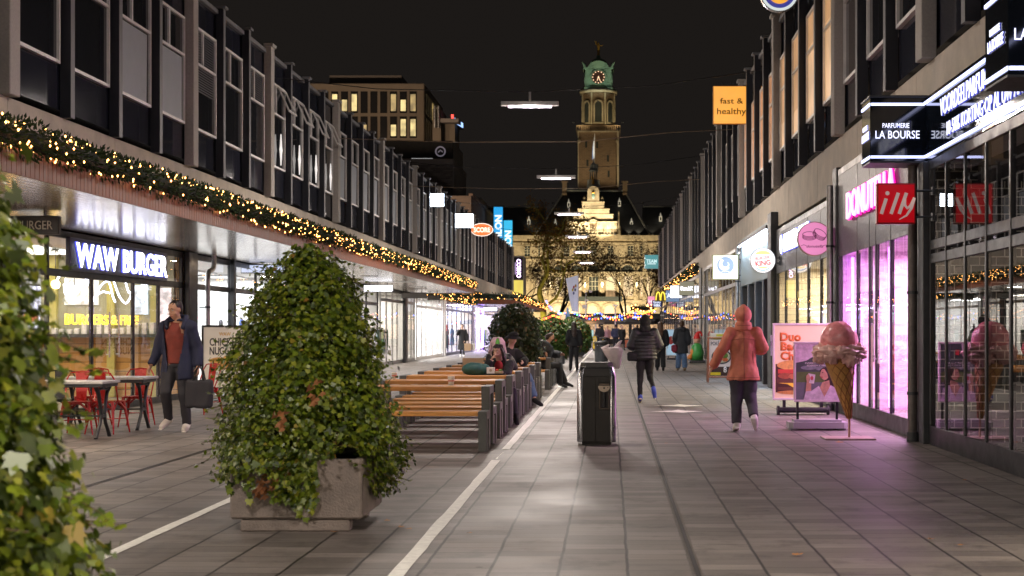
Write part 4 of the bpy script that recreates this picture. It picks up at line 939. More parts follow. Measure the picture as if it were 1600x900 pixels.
def walltrim(q):
    q.box(hx(690), hx(1130), .6, 1.25, EZ - .9, EZ + .1); q.box(hx(690), hx(1130), .9, 1.25, EZ - 2.0, EZ - 1.6)
    q.box(hx(690), hx(1130), .85, 1.25, hz(406), hz(404)); q.box(hx(690), hx(1130), .7, 1.25, hz(472), hz(468.5))
    for i in range(-9, 12):
        x = hx(927) + (i + .5) * 4.07 * 2
        if abs(x - hx(927)) > 10: q.box(x - .5, x + .5, .75, 1.25, 0, EZ - .9)
part('cornice_and_pilasters', m_stone, fn=walltrim)
def roof(q):
    a, b_, c, d = hx(836), hx(880), hx(977), hx(1016); z1 = hz(293)
    q.add([(a, 1, EZ), (d, 1, EZ), (c, 9, z1), (b_, 9, z1), (a, 17, EZ), (d, 17, EZ)], [(0, 1, 2, 3), (1, 5, 2), (4, 0, 3), (5, 4, 3, 2)])
    z2 = hz(319)
    for s0, s1 in ((hx(690), hx(850)), (hx(1005), hx(1130))): q.add([(s0, 1.5, EZ), (s1, 1.5, EZ), (s1, 8, z2), (s0, 8, z2), (s0, 16, EZ), (s1, 16, EZ)], [(0, 1, 2, 3), (2, 5, 4, 3)])
part('slate_roof', m_slate, fn=roof)
m_ridge = mat('ridge_trim', (.5, .5, .48), .6)
def ridges(q):
    q.tube([(hx(836), .9, EZ), (hx(880), 8.9, hz(293))], .22, 6); q.tube([(hx(1016), .9, EZ), (hx(977), 8.9, hz(293))], .22, 6)
    q.tube([(hx(884), 8.9, hz(292.5)), (hx(974), 8.9, hz(292.5))], .25, 6); q.tube([(hx(690), 7.9, hz(319)), (hx(846), 7.9, hz(319))], .22, 6); q.tube([(hx(1005), 7.9, hz(318)), (hx(1130), 7.9, hz(318))], .22, 6)
part('roof_ridges', m_ridge, fn=ridges)
for px in (880.5, 977): part('chimney', m_tbrick, [(hx(px) - .55, hx(px) + .55, 8, 9.4, hz(300), hz(279)), (hx(px) - .8, hx(px) + .8, 7.8, 9.6, hz(279), hz(277.5)), (hx(px) - .6, hx(px) + .6, 7.7, 8, hz(298.5), hz(296.5))])

# dormers with small white lantern tops
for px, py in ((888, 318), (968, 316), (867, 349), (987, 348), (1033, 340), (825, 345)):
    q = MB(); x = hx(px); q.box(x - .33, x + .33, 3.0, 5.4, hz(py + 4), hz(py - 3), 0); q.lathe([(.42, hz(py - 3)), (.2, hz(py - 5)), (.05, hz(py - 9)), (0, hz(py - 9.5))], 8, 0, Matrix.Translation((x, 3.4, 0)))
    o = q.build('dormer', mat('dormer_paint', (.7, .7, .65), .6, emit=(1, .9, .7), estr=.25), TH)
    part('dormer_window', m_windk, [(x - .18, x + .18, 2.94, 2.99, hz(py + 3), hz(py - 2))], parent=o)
# stepped gable
def gable(q):
    for a, b_, t, bt in ((889.5, 964, 346, 368), (896, 958, 335.5, 346), (903, 952, 327, 335.5), (909.5, 944, 316, 327)):
        q.box(hx(a), hx(b_), .3, 1.7, hz(bt), hz(t)); q.box(hx(a) - .1, hx(b_) + .1, .24, 1.8, hz(t) - .02, hz(t) + .2)
    M = Matrix.Translation((hx(927), 1.6, 0)) @ FACE['S']
    q.poly([(hx(917.5) - hx(927), hz(316)), (hx(936.5) - hx(927), hz(316)), (hx(936) - hx(927), hz(298))] + [(1.35 * math.cos(a), hz(298) + 1.1 * math.sin(a)) for a in [i * PI / 10 for i in range(11)]] + [(hx(918) - hx(927), hz(298))], 0, 1.3, M=M)
    for px in (913, 941): q.lathe([(.35, hz(316)), (.25, hz(312)), (.4, hz(310)), (.12, hz(306)), (0, hz(305))], 8, 0, Matrix.Translation((hx(px), .9, 0)))
    for px in (886.5, 967): q.lathe([(.55, hz(368)), (.5, hz(354)), (.3, hz(352)), (.22, hz(332)), (0, hz(329))], 6, 0, Matrix.Translation((hx(px), .9, 0)))
    for a in (892.5, 897, 944.5, 949, 953.5, 958.5, 901.5): q.box(hx(a) - .16, hx(a) + .16, -.0, .3, hz(367), hz(347))
    q.box(hx(889), hx(965), -.1, .3, hz(368.5), hz(366)); q.box(hx(889), hx(965), -.05, .3, hz(347.5), hz(346))
part('stepped_gable', m_stone, fn=gable)
def niche(q):
    M = Matrix.Translation((hx(927), .3, 0)) @ FACE['S']
    w = 1.0
    ribbon(q, [(-w, hz(367)), (-w, hz(350))] + [(w * math.cos(a), hz(350) + w * math.sin(a)) for a in [PI - i * PI / 10 for i in range(11)]] + [(w, hz(367))], .35, 0, .35, M=M)
    for k in range(7): q.ell((hx(927) + (k - 3) * .24, .22, hz(360) + .5 * math.sin(k * 2.1)), (.14, .15, .8), n=8)
part('carved_niche', m_stone, fn=niche)
part('niche_back', m_tbrick, [(hx(927) - .9, hx(927) + .9, .26, .295, hz(367), hz(350))])
q = MB(); q.ell((hx(927), .1, hz(306.5)), (.35, .15, .65), n=10); q.build('green_shield', emi('shield_green', (.1, .6, .35), .4), TH)
q = MB(); q.ell((hx(927), .1, hz(301)), (.4, .18, .25), n=10); q.build('gold_crown', m_gold, TH)
# windows of the upper floor
def hwin(px, py0, py1, hw, mm, nx=2, nz=4, y=1.2):
    x = hx(px); w = hw * HY / F; z0, z1 = hz(py1), hz(py0)
    o = part('window', m_stone, [(x - w - .3, x - w, y - .25, y, z0 - .2, z1 + .3), (x + w, x + w + .3, y - .25, y, z0 - .2, z1 + .3), (x - w, x + w, y - .25, y, z1, z1 + .3), (x - w - .4, x + w + .4, y - .35, y, z0 - .35, z0 - .2)])
    part('panes', mm, [(x - w, x + w, y - .06, y - .02, z0 - .2, z1)], parent=o)
    bs = [(x - w + 2 * w * i / nx - .06, x - w + 2 * w * i / nx + .06, y - .12, y - .065, z0 - .2, z1) for i in range(1, nx)] + [(x - w, x + w, y - .14, y - .125, z0 + (z1 - z0) * i / nz - .05, z0 + (z1 - z0) * i / nz + .05) for i in range(1, nz)]
    part('glazing_bars', m_bars, bs, parent=o)
for px in (823.5, 845, 885, 905, 927.5, 954, 985, 1005, 1030): hwin(px, 384, 399, 4.2, m_windk)
for px, mm in ((845, m_winlit), (875, m_winlit), (901, m_winlit), (927.5, m_windk), (954, m_winlit), (981.5, m_winlit), (1008, m_winlit)): hwin(px, 432, 462, 7.3, mm, 3, 4, y=1.0)
# loggia: piers, arches, blind lunettes
def loggia(q):
    for i in range(-4, 5):
        x = hx(927.5) + (i + .5) * 4.03
        q.box(x - .55, x + .55, .2, 1.25, hz(470), hz(427)); q.box(x - .7, x + .7, .05, 1.25, hz(427), hz(424.5)); q.cyl((x, .2, hz(468)), (x, .2, hz(430)), .3, n=8)
    q.box(hx(862), hx(1012), .55, 1.25, hz(431), hz(424.6))
    for i in range(-3, 4):
        x = hx(927.5) + i * 4.03; M = Matrix.Translation((x, .95, 0)) @ FACE['S']
        ribbon(q, [(1.75 * math.cos(a), hz(424.5) + 1.75 * math.sin(a)) for a in [k * PI / 12 for k in range(13)]], .35, 0, .45, M=M)
part('loggia', m_stone, fn=loggia)
def lun(q):
    for i in range(-3, 4): q.poly([(1.6 * math.cos(a), hz(424.4) + 1.6 * math.sin(a)) for a in [k * PI / 12 for k in range(13)]], 0, .03, M=Matrix.Translation((hx(927.5) + i * 4.03, 1.19, 0)) @ FACE['S'])
part('lunettes', m_windk, fn=lun)
part('balcony', m_windk, [(hx(884), hx(972), -1.6, .9, hz(471), hz(469.5)), (hx(884), hx(972), -1.65, -1.5, hz(469.5), hz(463.5))])
m_sconce = emi('wall_lantern', (1, .8, .45), 9)
for px in (860, 886.7, 914, 941, 967.5, 995): q = MB(); q.ell((hx(px), -.25, hz(444)), (.22, .22, .5), n=8); q.box(hx(px) - .05, hx(px) + .05, -.2, .2, hz(449), hz(447)); q.build('wall_lantern', m_sconce, TH)
def arcs(q):
    for px in (872, 898.7, 925.5, 952, 979):
        x = hx(px); M = Matrix.Translation((x, 1.1, 0)) @ FACE['S']
        ribbon(q, [(1.55, hz(500))] + [(1.55 * math.cos(a), hz(484) + 1.35 * math.sin(a)) for a in [k * PI / 12 for k in range(13)]] + [(-1.55, hz(500))], .6, 0, .4, M=M)
part('ground_arches', m_stone, fn=arcs)
m_arch = emi('arch_glow', (1, .62, .22), .9, var=.3, scale=.4)
def arcin(q):
    for px in (872, 898.7, 925.5, 952, 979): q.poly([(1.2, hz(505))] + [(1.2 * math.cos(a), hz(484) + 1.05 * math.sin(a)) for a in [k * PI / 12 for k in range(13)]] + [(-1.2, hz(505))], 0, .04, M=Matrix.Translation((hx(px), 1.18, 0)) @ FACE['S'])
part('lit_passages', m_arch, fn=arcin)
# cupola with gold figure, flag
def cup(q):
    x = hx(927); M = Matrix.Translation((x, 5, 0))
    q.box(x - 1.6, x + 1.6, 3.5, 6.5, hz(292), hz(286)); q.box(x - 1.5, x + 1.5, 3.4, 3.6, hz(285.6), hz(278.5)) ; 
    for k in range(8): a = k * PI / 4 + .39; q.cyl((x + .85 * math.cos(a), 5 + .85 * math.sin(a), hz(286)), (x + .85 * math.cos(a), 5 + .85 * math.sin(a), hz(264)), .16, n=6)
    q.lathe([(1.15, hz(264)), (1.15, hz(262)), (.85, hz(261.5)), (.95, hz(257)), (.6, hz(253)), (.15, hz(250)), (.06, hz(246)), (0, hz(245))], 12, 0, M)
part('cupola', mat('cupola_paint', (.5, .54, .58), .6), fn=cup)
q = MB(); x = hx(926.5); q.lathe([(.3, hz(286)), (.38, hz(283)), (.25, hz(280)), (.32, hz(278)), (.1, hz(276.5)), (.16, hz(275.5)), (0, hz(274))], 8, 0, Matrix.Translation((x, 3.2, 0))); q.tube([(x, 3.2, hz(278)), (x - .4, 3.2, hz(276)), (x - .3, 3.2, hz(273))], .08, 5); q.build('gilded_figure', m_gold, TH)
# ---- tower
TX = hx(935); TY = 24.0
def sc(px): return (px - 935) * (HY + TY - 4) / F
def tz(py): return EYE + (VY - py) * (HY + TY - 4) / F
TW = thing('clock_tower', 'tall brick clock tower with green copper top and gilded figure', 'tower', (TX * 1.06, HY + TY, 0))
def tpart(name, m, fn): q = MB(); fn(q); return q.build(name, m, TW)
tpart('shaft', m_tbrick, lambda q: (q.box(sc(904), sc(966), -4.6, 5, 0, tz(207))))
m_tstone = mat('tower_stone', (.52, .46, .34), .8, var=.15, scale=.8)
def tstone(q):
    q.box(sc(902.5), sc(967.5), -5, 5.3, tz(207), tz(205)); q.box(sc(964), sc(967), -5.0, -4.5, tz(293), tz(207)); q.box(sc(903), sc(904.6), -4.8, -4.5, tz(293), tz(207))
    for px in (905, 964.5): q.ell((sc(px), -4.9, tz(221)), (.4, .4, .6), n=8)
    q.lathe([(4.9, tz(144)), (5.15, tz(142)), (5.15, tz(140.5)), (4.8, tz(139))], 8, 0, Matrix.Rotation(R(22.5), 4, 'Z'), smooth=False)
tpart('stone_trim', m_tstone, tstone)
def balus(q):
    for i in range(22):
        x = sc(902) + (sc(968) - sc(902)) * i / 21; q.box(x - .09, x + .09, -5.3, -5.1, tz(205), tz(198))
    q.box(sc(901.5), sc(968.5), -5.35, -5.05, tz(198), tz(196.8))
    for s_ in (901.5, 968.5): q.box(sc(s_) - .15, sc(s_) + .15, -5.3, 5.3, tz(205), tz(197))
tpart('balustrade', m_tbrick, balus)
rot8 = Matrix.Rotation(R(22.5), 4, 'Z')
tpart('belfry', m_tbrick, lambda q: q.lathe([(4.6, tz(207)), (4.6, tz(196)), (4.3, tz(194)), (4.3, tz(144)), (0, tz(144))], 8, 0, rot8, smooth=False))
def bel(q):
    for k in range(8):
        Mk = Matrix.Rotation(R(45 * k), 4, 'Z') @ Matrix.Translation((0, -4.02, 0)) @ FACE['S']
        ribbon(q, [(-1.05, tz(190)), (-1.05, tz(164))] + [(1.05 * math.cos(a), tz(164) + 1.15 * math.sin(a)) for a in [PI - i * PI / 8 for i in range(9)]] + [(1.05, tz(190))], .38, 0, .3, M=Mk)
        q.box(-1.3, 1.3, -4.4, -3.9, tz(193), tz(191), M=Matrix.Rotation(R(45 * k), 4, 'Z'))
        q.cyl((4.35 * math.sin(R(22.5 + 45 * k)), -4.35 * math.cos(R(22.5 + 45 * k)), tz(194)), (4.35 * math.sin(R(22.5 + 45 * k)), -4.35 * math.cos(R(22.5 + 45 * k)), tz(144)), .25, n=6)
tpart('belfry_arches', m_tstone, bel)
def lou(q):
    for k in range(8): q.poly([(-.88, tz(190)), (.88, tz(190)), (.88, tz(164))] + [(.88 * math.cos(a), tz(164) + .95 * math.sin(a)) for a in [i * PI / 8 for i in range(9)]] + [(-.88, tz(164))], 0, .05, M=Matrix.Rotation(R(45 * k), 4, 'Z') @ Matrix.Translation((0, -4.0, 0)) @ FACE['S'])
tpart('louvres', m_windk, lou)
def cop(q):
    q.lathe([(5.1, tz(139.5)), (4.6, tz(137)), (4.2, tz(134))], 8, 0, rot8, smooth=False)
    q.box(-3.3, 3.3, -3.3, 3.3, tz(136), tz(107)); q.box(-3.7, 3.7, -3.7, 3.7, tz(107), tz(105)); q.box(-3.6, 3.6, -3.6, 3.6, tz(138), tz(135.5))
    for k in range(4):
        Mk = Matrix.Rotation(R(90 * k), 4, 'Z'); q.poly([(2.7 * math.cos(a), tz(107) + 2.0 * math.sin(a)) for a in [i * PI / 12 for i in range(13)]], 0, .6, M=Mk @ Matrix.Translation((0, -3.2, 0)) @ FACE['S'])
        ribbon(q, circ(1.85, 28, 0, tz(120)) + [(1.85, tz(120))], .25, 0, .25, M=Mk @ Matrix.Translation((0, -3.32, 0)) @ FACE['S'])
        q.tube([(3.4 * (1 if k in (0, 1) else -1), 3.4 * (1 if k in (1, 2) else -1), tz(105)), (3.6 * (1 if k in (0, 1) else -1), 3.6 * (1 if k in (1, 2) else -1), tz(101)), (4.1 * (1 if k in (0, 1) else -1), 4.1 * (1 if k in (1, 2) else -1), tz(97))], [.5, .3, .12], 6)
    q.lathe([(3.0, tz(106)), (2.55, tz(104)), (2.6, tz(101)), (2.45, tz(96)), (1.9, tz(91)), (1.0, tz(87.5)), (.5, tz(86.5)), (.55, tz(84)), (.3, tz(82)), (0, tz(82))], 20)
tpart('copper_top', m_copper, cop)
q = MB(); Mc = Matrix.Translation((0, -3.42, tz(120))) @ FACE['S']; q.poly(circ(1.72, 32), 0, .03, M=Mc); ck = q.build('clock_face', mat('clock_dark', (.10, .04, .03), .5), TW)
m_clk = emi('clock_gold_light', (1, .62, .35), 1.6)
q = MB()
for k in range(12): a = k * PI / 6; q.poly(circ(.14, 8, 1.45 * math.cos(a), 1.45 * math.sin(a)), .035, .06, M=Mc)
q.build('hour_marks', m_clk, ck)
q = MB(); ribbon(q, [(0, .2), (-.32, -.95)], [.16, .12], .06, .08, M=Mc); ribbon(q, [(0, .25), (.55, -1.2)], [.14, .1], .06, .08, M=Mc); q.build('clock_hands', m_clk, ck)
for s_ in (-1, 1): q = MB(); q.poly(circ(1.5, 24), 0, .04, M=Matrix.Translation((s_ * 3.36, 0, tz(120))) @ FACE['E' if s_ > 0 else 'W']); q.build('side_clock', emi('side_clock_glow', (1, .3, .12), 1.2), TW)
def fig(q):
    q.lathe([(.3, tz(82)), (.42, tz(80)), (.25, tz(78.5)), (.38, tz(76)), (.30, tz(70)), (.42, tz(66.5)), (.32, tz(65)), (.1, tz(64.3)), (.19, tz(63)), (.17, tz(61.8)), (0, tz(61))], 10)
    q.tube([(.3, 0, tz(66)), (.8, 0, tz(67)), (1.1, -.1, tz(65))], [.14, .1, .06], 6); q.tube([(-.3, 0, tz(66)), (-.7, 0, tz(63)), (-.9, 0, tz(59))], [.14, .1, .06], 6)
    q.tube([(-.1, .2, tz(68)), (-.6, .3, tz(62)), (-.5, .3, tz(58))], [.25, .18, .03], 6)
tpart('gilded_figure', m_gold, fig)
tpart('slit_windows', m_windk, lambda q: [q.box(sc(a) - .25, sc(a) + .25, -4.66, -4.61, tz(b_ + 5), tz(b_ - 5)) for a, b_ in ((933, 227), (933, 262), (918, 255), (950, 248), (916, 226), (951, 272))])
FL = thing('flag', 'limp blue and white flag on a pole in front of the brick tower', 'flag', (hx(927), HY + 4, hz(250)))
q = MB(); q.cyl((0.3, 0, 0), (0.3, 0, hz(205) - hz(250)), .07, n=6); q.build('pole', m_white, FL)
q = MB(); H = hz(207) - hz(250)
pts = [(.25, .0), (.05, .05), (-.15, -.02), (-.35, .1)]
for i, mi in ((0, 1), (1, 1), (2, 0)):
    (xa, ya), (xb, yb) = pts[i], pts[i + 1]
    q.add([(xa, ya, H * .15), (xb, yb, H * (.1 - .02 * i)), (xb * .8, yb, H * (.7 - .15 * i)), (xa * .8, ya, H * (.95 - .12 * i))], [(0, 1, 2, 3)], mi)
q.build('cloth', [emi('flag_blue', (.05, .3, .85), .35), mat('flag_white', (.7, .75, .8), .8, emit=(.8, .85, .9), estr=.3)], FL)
# floodlights of the town hall (real lamps on the square and eaves)
m_fl = emi('floodlight_glass', (1, .85, .6), 30)
def flood(x, y, z, tx, ty, tz_, p, col, ang=75, label=None):
    T = thing('floodlight', label, 'floodlight', (x, y, z), group='floodlights of the town hall')
    q = MB(); q.box(-.25, .25, -.15, .15, -.15, .15, bev=.03); q.build('casing', m_dgrey, T)
    spot('flood_beam', (0, 0, .2), (tx - x, ty - y, tz_ - z), p, col, ang, .6, .15, T)
WC = (1, .80, .48)
for i, px in enumerate((790, 840, 885, 927, 970, 1015)): flood(hx(px), HY - 16, .4, hx(px), HY, 12, 15500, WC, 95, 'floodlight on the square aimed at the town hall front')
for px in (893, 905, 917, 937, 949, 961): flood(hx(px), HY - 1.2, EZ + .2, hx(px), HY + 1, EZ + 9, 1000, (1, .84, .55), 90, 'small floodlight on the eaves below the stepped gable')
flood(hx(895), HY - 4, hz(400), hx(927), HY, hz(320), 13000, (1, .84, .56), 60, 'floodlight on the balcony aimed at the stepped gable'); flood(hx(960), HY - 4, hz(400), hx(927), HY, hz(320), 13000, (1, .84, .56), 60, 'floodlight on the balcony aimed at the stepped gable')
for px in (836, 862, 983, 998, 1020): flood(hx(px), HY + .6, EZ + .3, hx(px), HY + 4, EZ + 4, 170, (1, .84, .55), 80, 'small floodlight on the eaves under the slate roof')
tcx = TX * 1.06
for s_ in (-1, 1): flood(tcx + s_ * 11, HY + 9, hz(312), tcx, HY + TY - 4, tz(235), 5200, (1, .76, .45), 50, 'floodlight on the roof aimed at the brick tower')
for s_ in (-1, 1): flood(tcx + s_ * 5, HY + TY - 8.5, tz(205), tcx + s_ * 2, HY + TY, tz(165), 1000, (1, .78, .42), 80, 'floodlight on the tower gallery aimed at the belfry')
for s_ in (-1, 1): flood(tcx + s_ * 6, HY + TY - 14, tz(200), tcx, HY + TY - 2, tz(108), 3200, (.86, 1, .78), 30, 'cool floodlight aimed at the green copper top')

flood(tcx, HY + TY - 16, tz(170), tcx, HY + TY, tz(70), 2600, (1, .85, .5), 14, 'narrow floodlight aimed at the gilded figure on the tower')
# ================================================================= buildings behind the left row
m_officewall = mat('office_stone', (.20, .165, .13), .8, var=.15, scale=.5)
m_offdk = mat('office_dark_glass', (.02, .02, .022), .15)
OB = thing('office_building', 'dim office tower with yellow lit windows behind the left row', 'office building', (PX(663, 180), 180, 0))
def OX(px): return (px - 663) * 180 / F
zt = PZ(130, 180)
q = MB(); q.box(OX(440), 0, 0, 20, 0, zt, bev=.1); q.build('walls', m_officewall, OB)
q = MB(); q.box(OX(505), OX(620), 4, 14, zt, PZ(109, 180)); q.build('plant_room', mat('plant_room_paint', (.16, .14, .13), .8), OB)
offl = [emi('office_light_a', (1, .78, .32), .95, var=.6, scale=.9), emi('office_light_b', (1, .7, .25), .5, var=.7, scale=.8)]
lit = {(0, 2): 0, (0, 3): 0, (0, 4): 0, (0, 8): 1, (0, 9): 0, (0, 10): 1, (1, 8): 0, (1, 9): 0, (1, 10): 0, (1, 5): 1}
for r_ in range(5):
    z1 = PZ(143 + r_ * 39, 180); z0 = z1 - 2.7
    for c_ in range(11):
        a = OX(487 + c_ * 15.3); b_ = a + 11 * 180 / F
        q = MB(); q.box(a, b_, -.08, -.02, z0, z1); k = lit.get((r_, c_))
        o = q.build('window', m_offdk, OB)
        if k is not None: q = MB(); q.box(a + .12, b_ - .12, -.12, -.085, z0 + .25, z1 - .35 - (.7 if (r_ + c_) % 3 == 0 else 0)); q.build('lit_pane', offl[k], o)
    for c_ in range(9):
        y0 = .8 + c_ * 2.1; q = MB(); q.box(.02, .08, y0, y0 + 1.3, z0, z1); o = q.build('window', m_offdk, OB)
        if r_ in (0, 1) and (c_ * 7 + r_ * 3) % 5 in (0, 1, 2) and c_ > 2: q = MB(); q.box(.085, .12, y0 + .1, y0 + 1.2, z0 + .2, z1 - .3); q.build('lit_pane', offl[(c_ + r_) % 2], o)
# brick block with dark penthouse
m_roughbrick = brickmat('mottled_brick', (.20, .17, .16), (.09, .08, .08), (.16, .14, .13), bw=.5, bh=.16, ms=.02, rough=.9)
m_greywall = mat('grey_render', (.26, .23, .22), .85, var=.15, scale=.6)
BB = thing('brick_building', 'mottled grey brick block with a dark penthouse behind the left row', 'building', (-16, 146, 0))
zt = PZ(248, 146)
q = MB(); q.box(-30, 0, 0, 13, 0, zt - .6); q.build('walls', m_roughbrick, BB); q = MB(); q.box(-30, .08, -.08, 13.1, zt - .6, zt, bev=.05); q.build('parapet', m_greywall, BB)
q = MB(); q.box(.0, .06, .1, 12.9, 0, zt - .62); q.build('side_render', m_greywall, BB)
q = MB(); q.box(-9, -.3, 3, 13, zt, PZ(220, 149), bev=.05); ph = q.build('penthouse', m_black, BB)
q = MB(); M_ = Matrix.Translation((-1.6, 2.96, zt + 1.1)) @ FACE['S']
ribbon(q, circ(.48, 20) + [(.48, 0)], .14, 0, .03, M=M_); ribbon(q, [(-.25, -.1), (0, .12), (.25, -.05)], .12, 0, .03, M=M_); q.build('round_emblem', mat('emblem_grey', (.4, .36, .42), .5, emit=(.4, .36, .45), estr=.25), ph)
q = MB(); q.box(-4.6, -2.4, 2.96, 2.99, zt + .25, zt + .4); q.build('light_strip', emi('dim_strip', (.8, .8, .8), .5), ph)
for y in (2.5, 7.5): q = MB(); q.box(.065, .1, y, y + 1.6, zt - 8, zt - 5.5); q.build('window', m_offdk, BB)
SP = thing('stair_tower', 'dark narrow stair tower with a red and blue sign on top', 'tower', (PX(676, 175), 175, 0))
q = MB(); q.box(0, 1.0, 0, 6, 0, PZ(170, 175)); q.box(1.0, 2.6, 1, 6, 0, PZ(190, 175)); q.build('walls', m_officewall, SP)
q = MB(); q.box(1.0, 3.2, -.5, 6, PZ(192, 175), PZ(186, 175)); q.build('ledge', m_greywall, SP)
for x in (.3, .75): q = MB(); q.cyl((x, -.2, PZ(200, 175)), (x, -.2, PZ(166, 175)), .16, n=8); q.build('vent_pipe', m_alu, SP)
q = MB(); q.box(2.2, 2.5, .4, .5, PZ(190, 175), PZ(178, 175)); q.build('red_sign', emi('red_sign_glow', (1, .05, .04), 2.0), SP)
q = MB(); q.add([(2.6, .4, PZ(183, 175)), (3.4, 3, PZ(187, 175)), (3.4, 3, PZ(195, 175)), (2.6, .4, PZ(191, 175))], [(0, 3, 2, 1)]); q.build('blue_sign', emi('blue_sign_glow', (.35, .55, 1), 1.6), SP)
m_brownbrick = brickmat('brown_brick', (.17, .11, .085), (.13, .085, .07), (.15, .12, .10), bw=.25, bh=.09, ms=.012, rough=.9, axes='YZ')
BR = thing('brick_building', 'long brown brick building receding behind the glaring signs on the left', 'building', (-12.2, 126, 0))
q = MB(); q.box(-12, 0, 0, 24, 0, 13.1); q.box(-.2, .15, -.1, 24.1, 13.1, 13.3); q.build('walls', m_brownbrick, BR)
q = MB(); q.box(-14, -1.4, 24.5, 34, 0, 15.2); q.build('rear_wing', m_greywall, BR)
# blue vertical signs and black sign at the corner
def vsign(label, Y, px0, px1, py0, z0, txt, col, rows=1, th=.6, mm=None):
    x0, x1 = PX(px0, Y), PX(px1, Y); z1 = PZ(py0, Y); T = thing('sign_box', label, 'sign', ((x0 + x1) / 2, Y, (z0 + z1) / 2)); w = x1 - x0; h = z1 - z0
    q = MB(); q.box(-w / 2, w / 2, 0, .3, -h / 2, h / 2, bev=.02); q.build('casing', m_dgrey, T); q = MB(); q.box(-w / 2 + .03, w / 2 - .03, -.03, -.002, -h / 2 + .03, h / 2 - .03); q.build('lit_face', col, T)
    bracket(T, .15, -w / 2, -w / 2 - .5, (h * .3, -h * .3)); return T, w, h
bl = emi('sky_blue_face', (.01, .38, .82), .95)
wt = emi('white_sign_text', (.85, .93, 1), 1.3)
T, w, h = vsign('tall sky blue sign with white upright lettering DECATHLON, taller and nearer one', 140, 771, 786, 323, 5.5, '', bl)
textmesh('DECATHLON', .62, frame((0, -.05, .4), 'S'), wt, 'lettering', T, w=5.4, bold=.035, rot=PI / 2)
T, w, h = vsign('sky blue DECATHLON sign behind and right of the taller one', 150, 786.5, 801, 344, 5.0, '', emi('cyan_face', (.01, .5, .85), .95))
textmesh('DECATHLON', .62, frame((0, -.05, .1), 'S'), wt, 'lettering', T, w=5.4, bold=.035, rot=PI / 2)
T, w, h = vsign('black sign with glowing violet white COSMO lettering at the end of the left row', 131, 801, 817, 402, PZ(437, 131), '', mat('black_face', (.015, .012, .015), .4))
textmesh('COSMO', .36, frame((.1, -.05, 0), 'S'), emi('violet_white', (.85, .6, 1), 3.5), 'lettering', T, w=1.7, bold=.03, rot=-PI / 2)
textmesh('KAPPERS', .12, frame((-.22, -.05, 0), 'S'), emi('violet_white2', (.85, .6, 1), 1.6), 'lettering', T, w=1.1, bold=.03, rot=-PI / 2) if 0 else None
q = MB(); q.box(-.26, -.18, -.04, -.032, -.55, .55)
q.build('small_line', emi('violet_dim', (.7, .5, .9), .7), T)
YW = thing('corner_building', 'yellow lit corner wall below the black COSMO sign', 'building', (PX(797, 133), 133, 0))
q = MB(); q.box(-2.5, PX(818, 133) - PX(797, 133), 0, 4, 0, PZ(400, 133)); q.build('wall', m_post, YW)
m_yel = emi('yellow_panel', (1, .78, .10), .95, var=.25, scale=.8)
q = MB(); q.box(.35, 1.2, -.05, -.01, PZ(465, 133), PZ(438, 133)); q.box(-.1, .28, -.05, -.01, PZ(465, 133), PZ(438, 133)); q.build('lit_panel', m_yel, YW)
# low blocks closing the street sides beyond the rows
for lab, x0, x1, y0, h in (('dark block beyond the far right row', 4.6, 22, 119, 9.2), ('plain block behind the square on the left', -34, -13, 190, 11), ('plain block behind the square on the right', 9, 40, 200, 11)):
    q = MB(); T = thing('corner_building', lab, 'building', (x0, y0, 0)); q.box(0, x1 - x0, 0, 12, 0, h); q.build('wall', m_navy2 if x0 == 4.6 else m_greywall, T)
    q = MB(); q.box(-.05, x1 - x0 + .05, -.1, 12, h, h + .3); q.build('parapet', m_finedge, T)

for i, (x, y) in enumerate(((-30, 153), (-22, 118), (-42, 152))):  # unseen lamps added to brighten the office tower and brick block
    T = thing('street_lamp', 'lamp mast behind the left row, %s' % ['on the brick block roof', 'in the back street beside the brick block', 'on the brick block roof, farther left'][i], 'street lamp', (x, y, 0), group='lamp masts behind the left row'); T.location.z = (18.6, 0, 18.6)[i]
    q = MB(); hh = (3, 10, 3)[i]; q.cyl((0, 0, 0), (0, 0, hh), .08, n=8); q.build('pole', m_dgrey, T); q = MB(); q.ell((0, 0, hh), (.3, .3, .15)); q.build('lamp_head', m_fl, T)
    pl = bpy.data.lights.new('glow', 'POINT'); pl.energy = (6500, 7000, 6000)[i]; pl.color = (1, .72, .48); pl.shadow_soft_size = .3; po = bpy.data.objects.new('glow', pl); link(po, T); po.location = (0, 0, hh + .6)
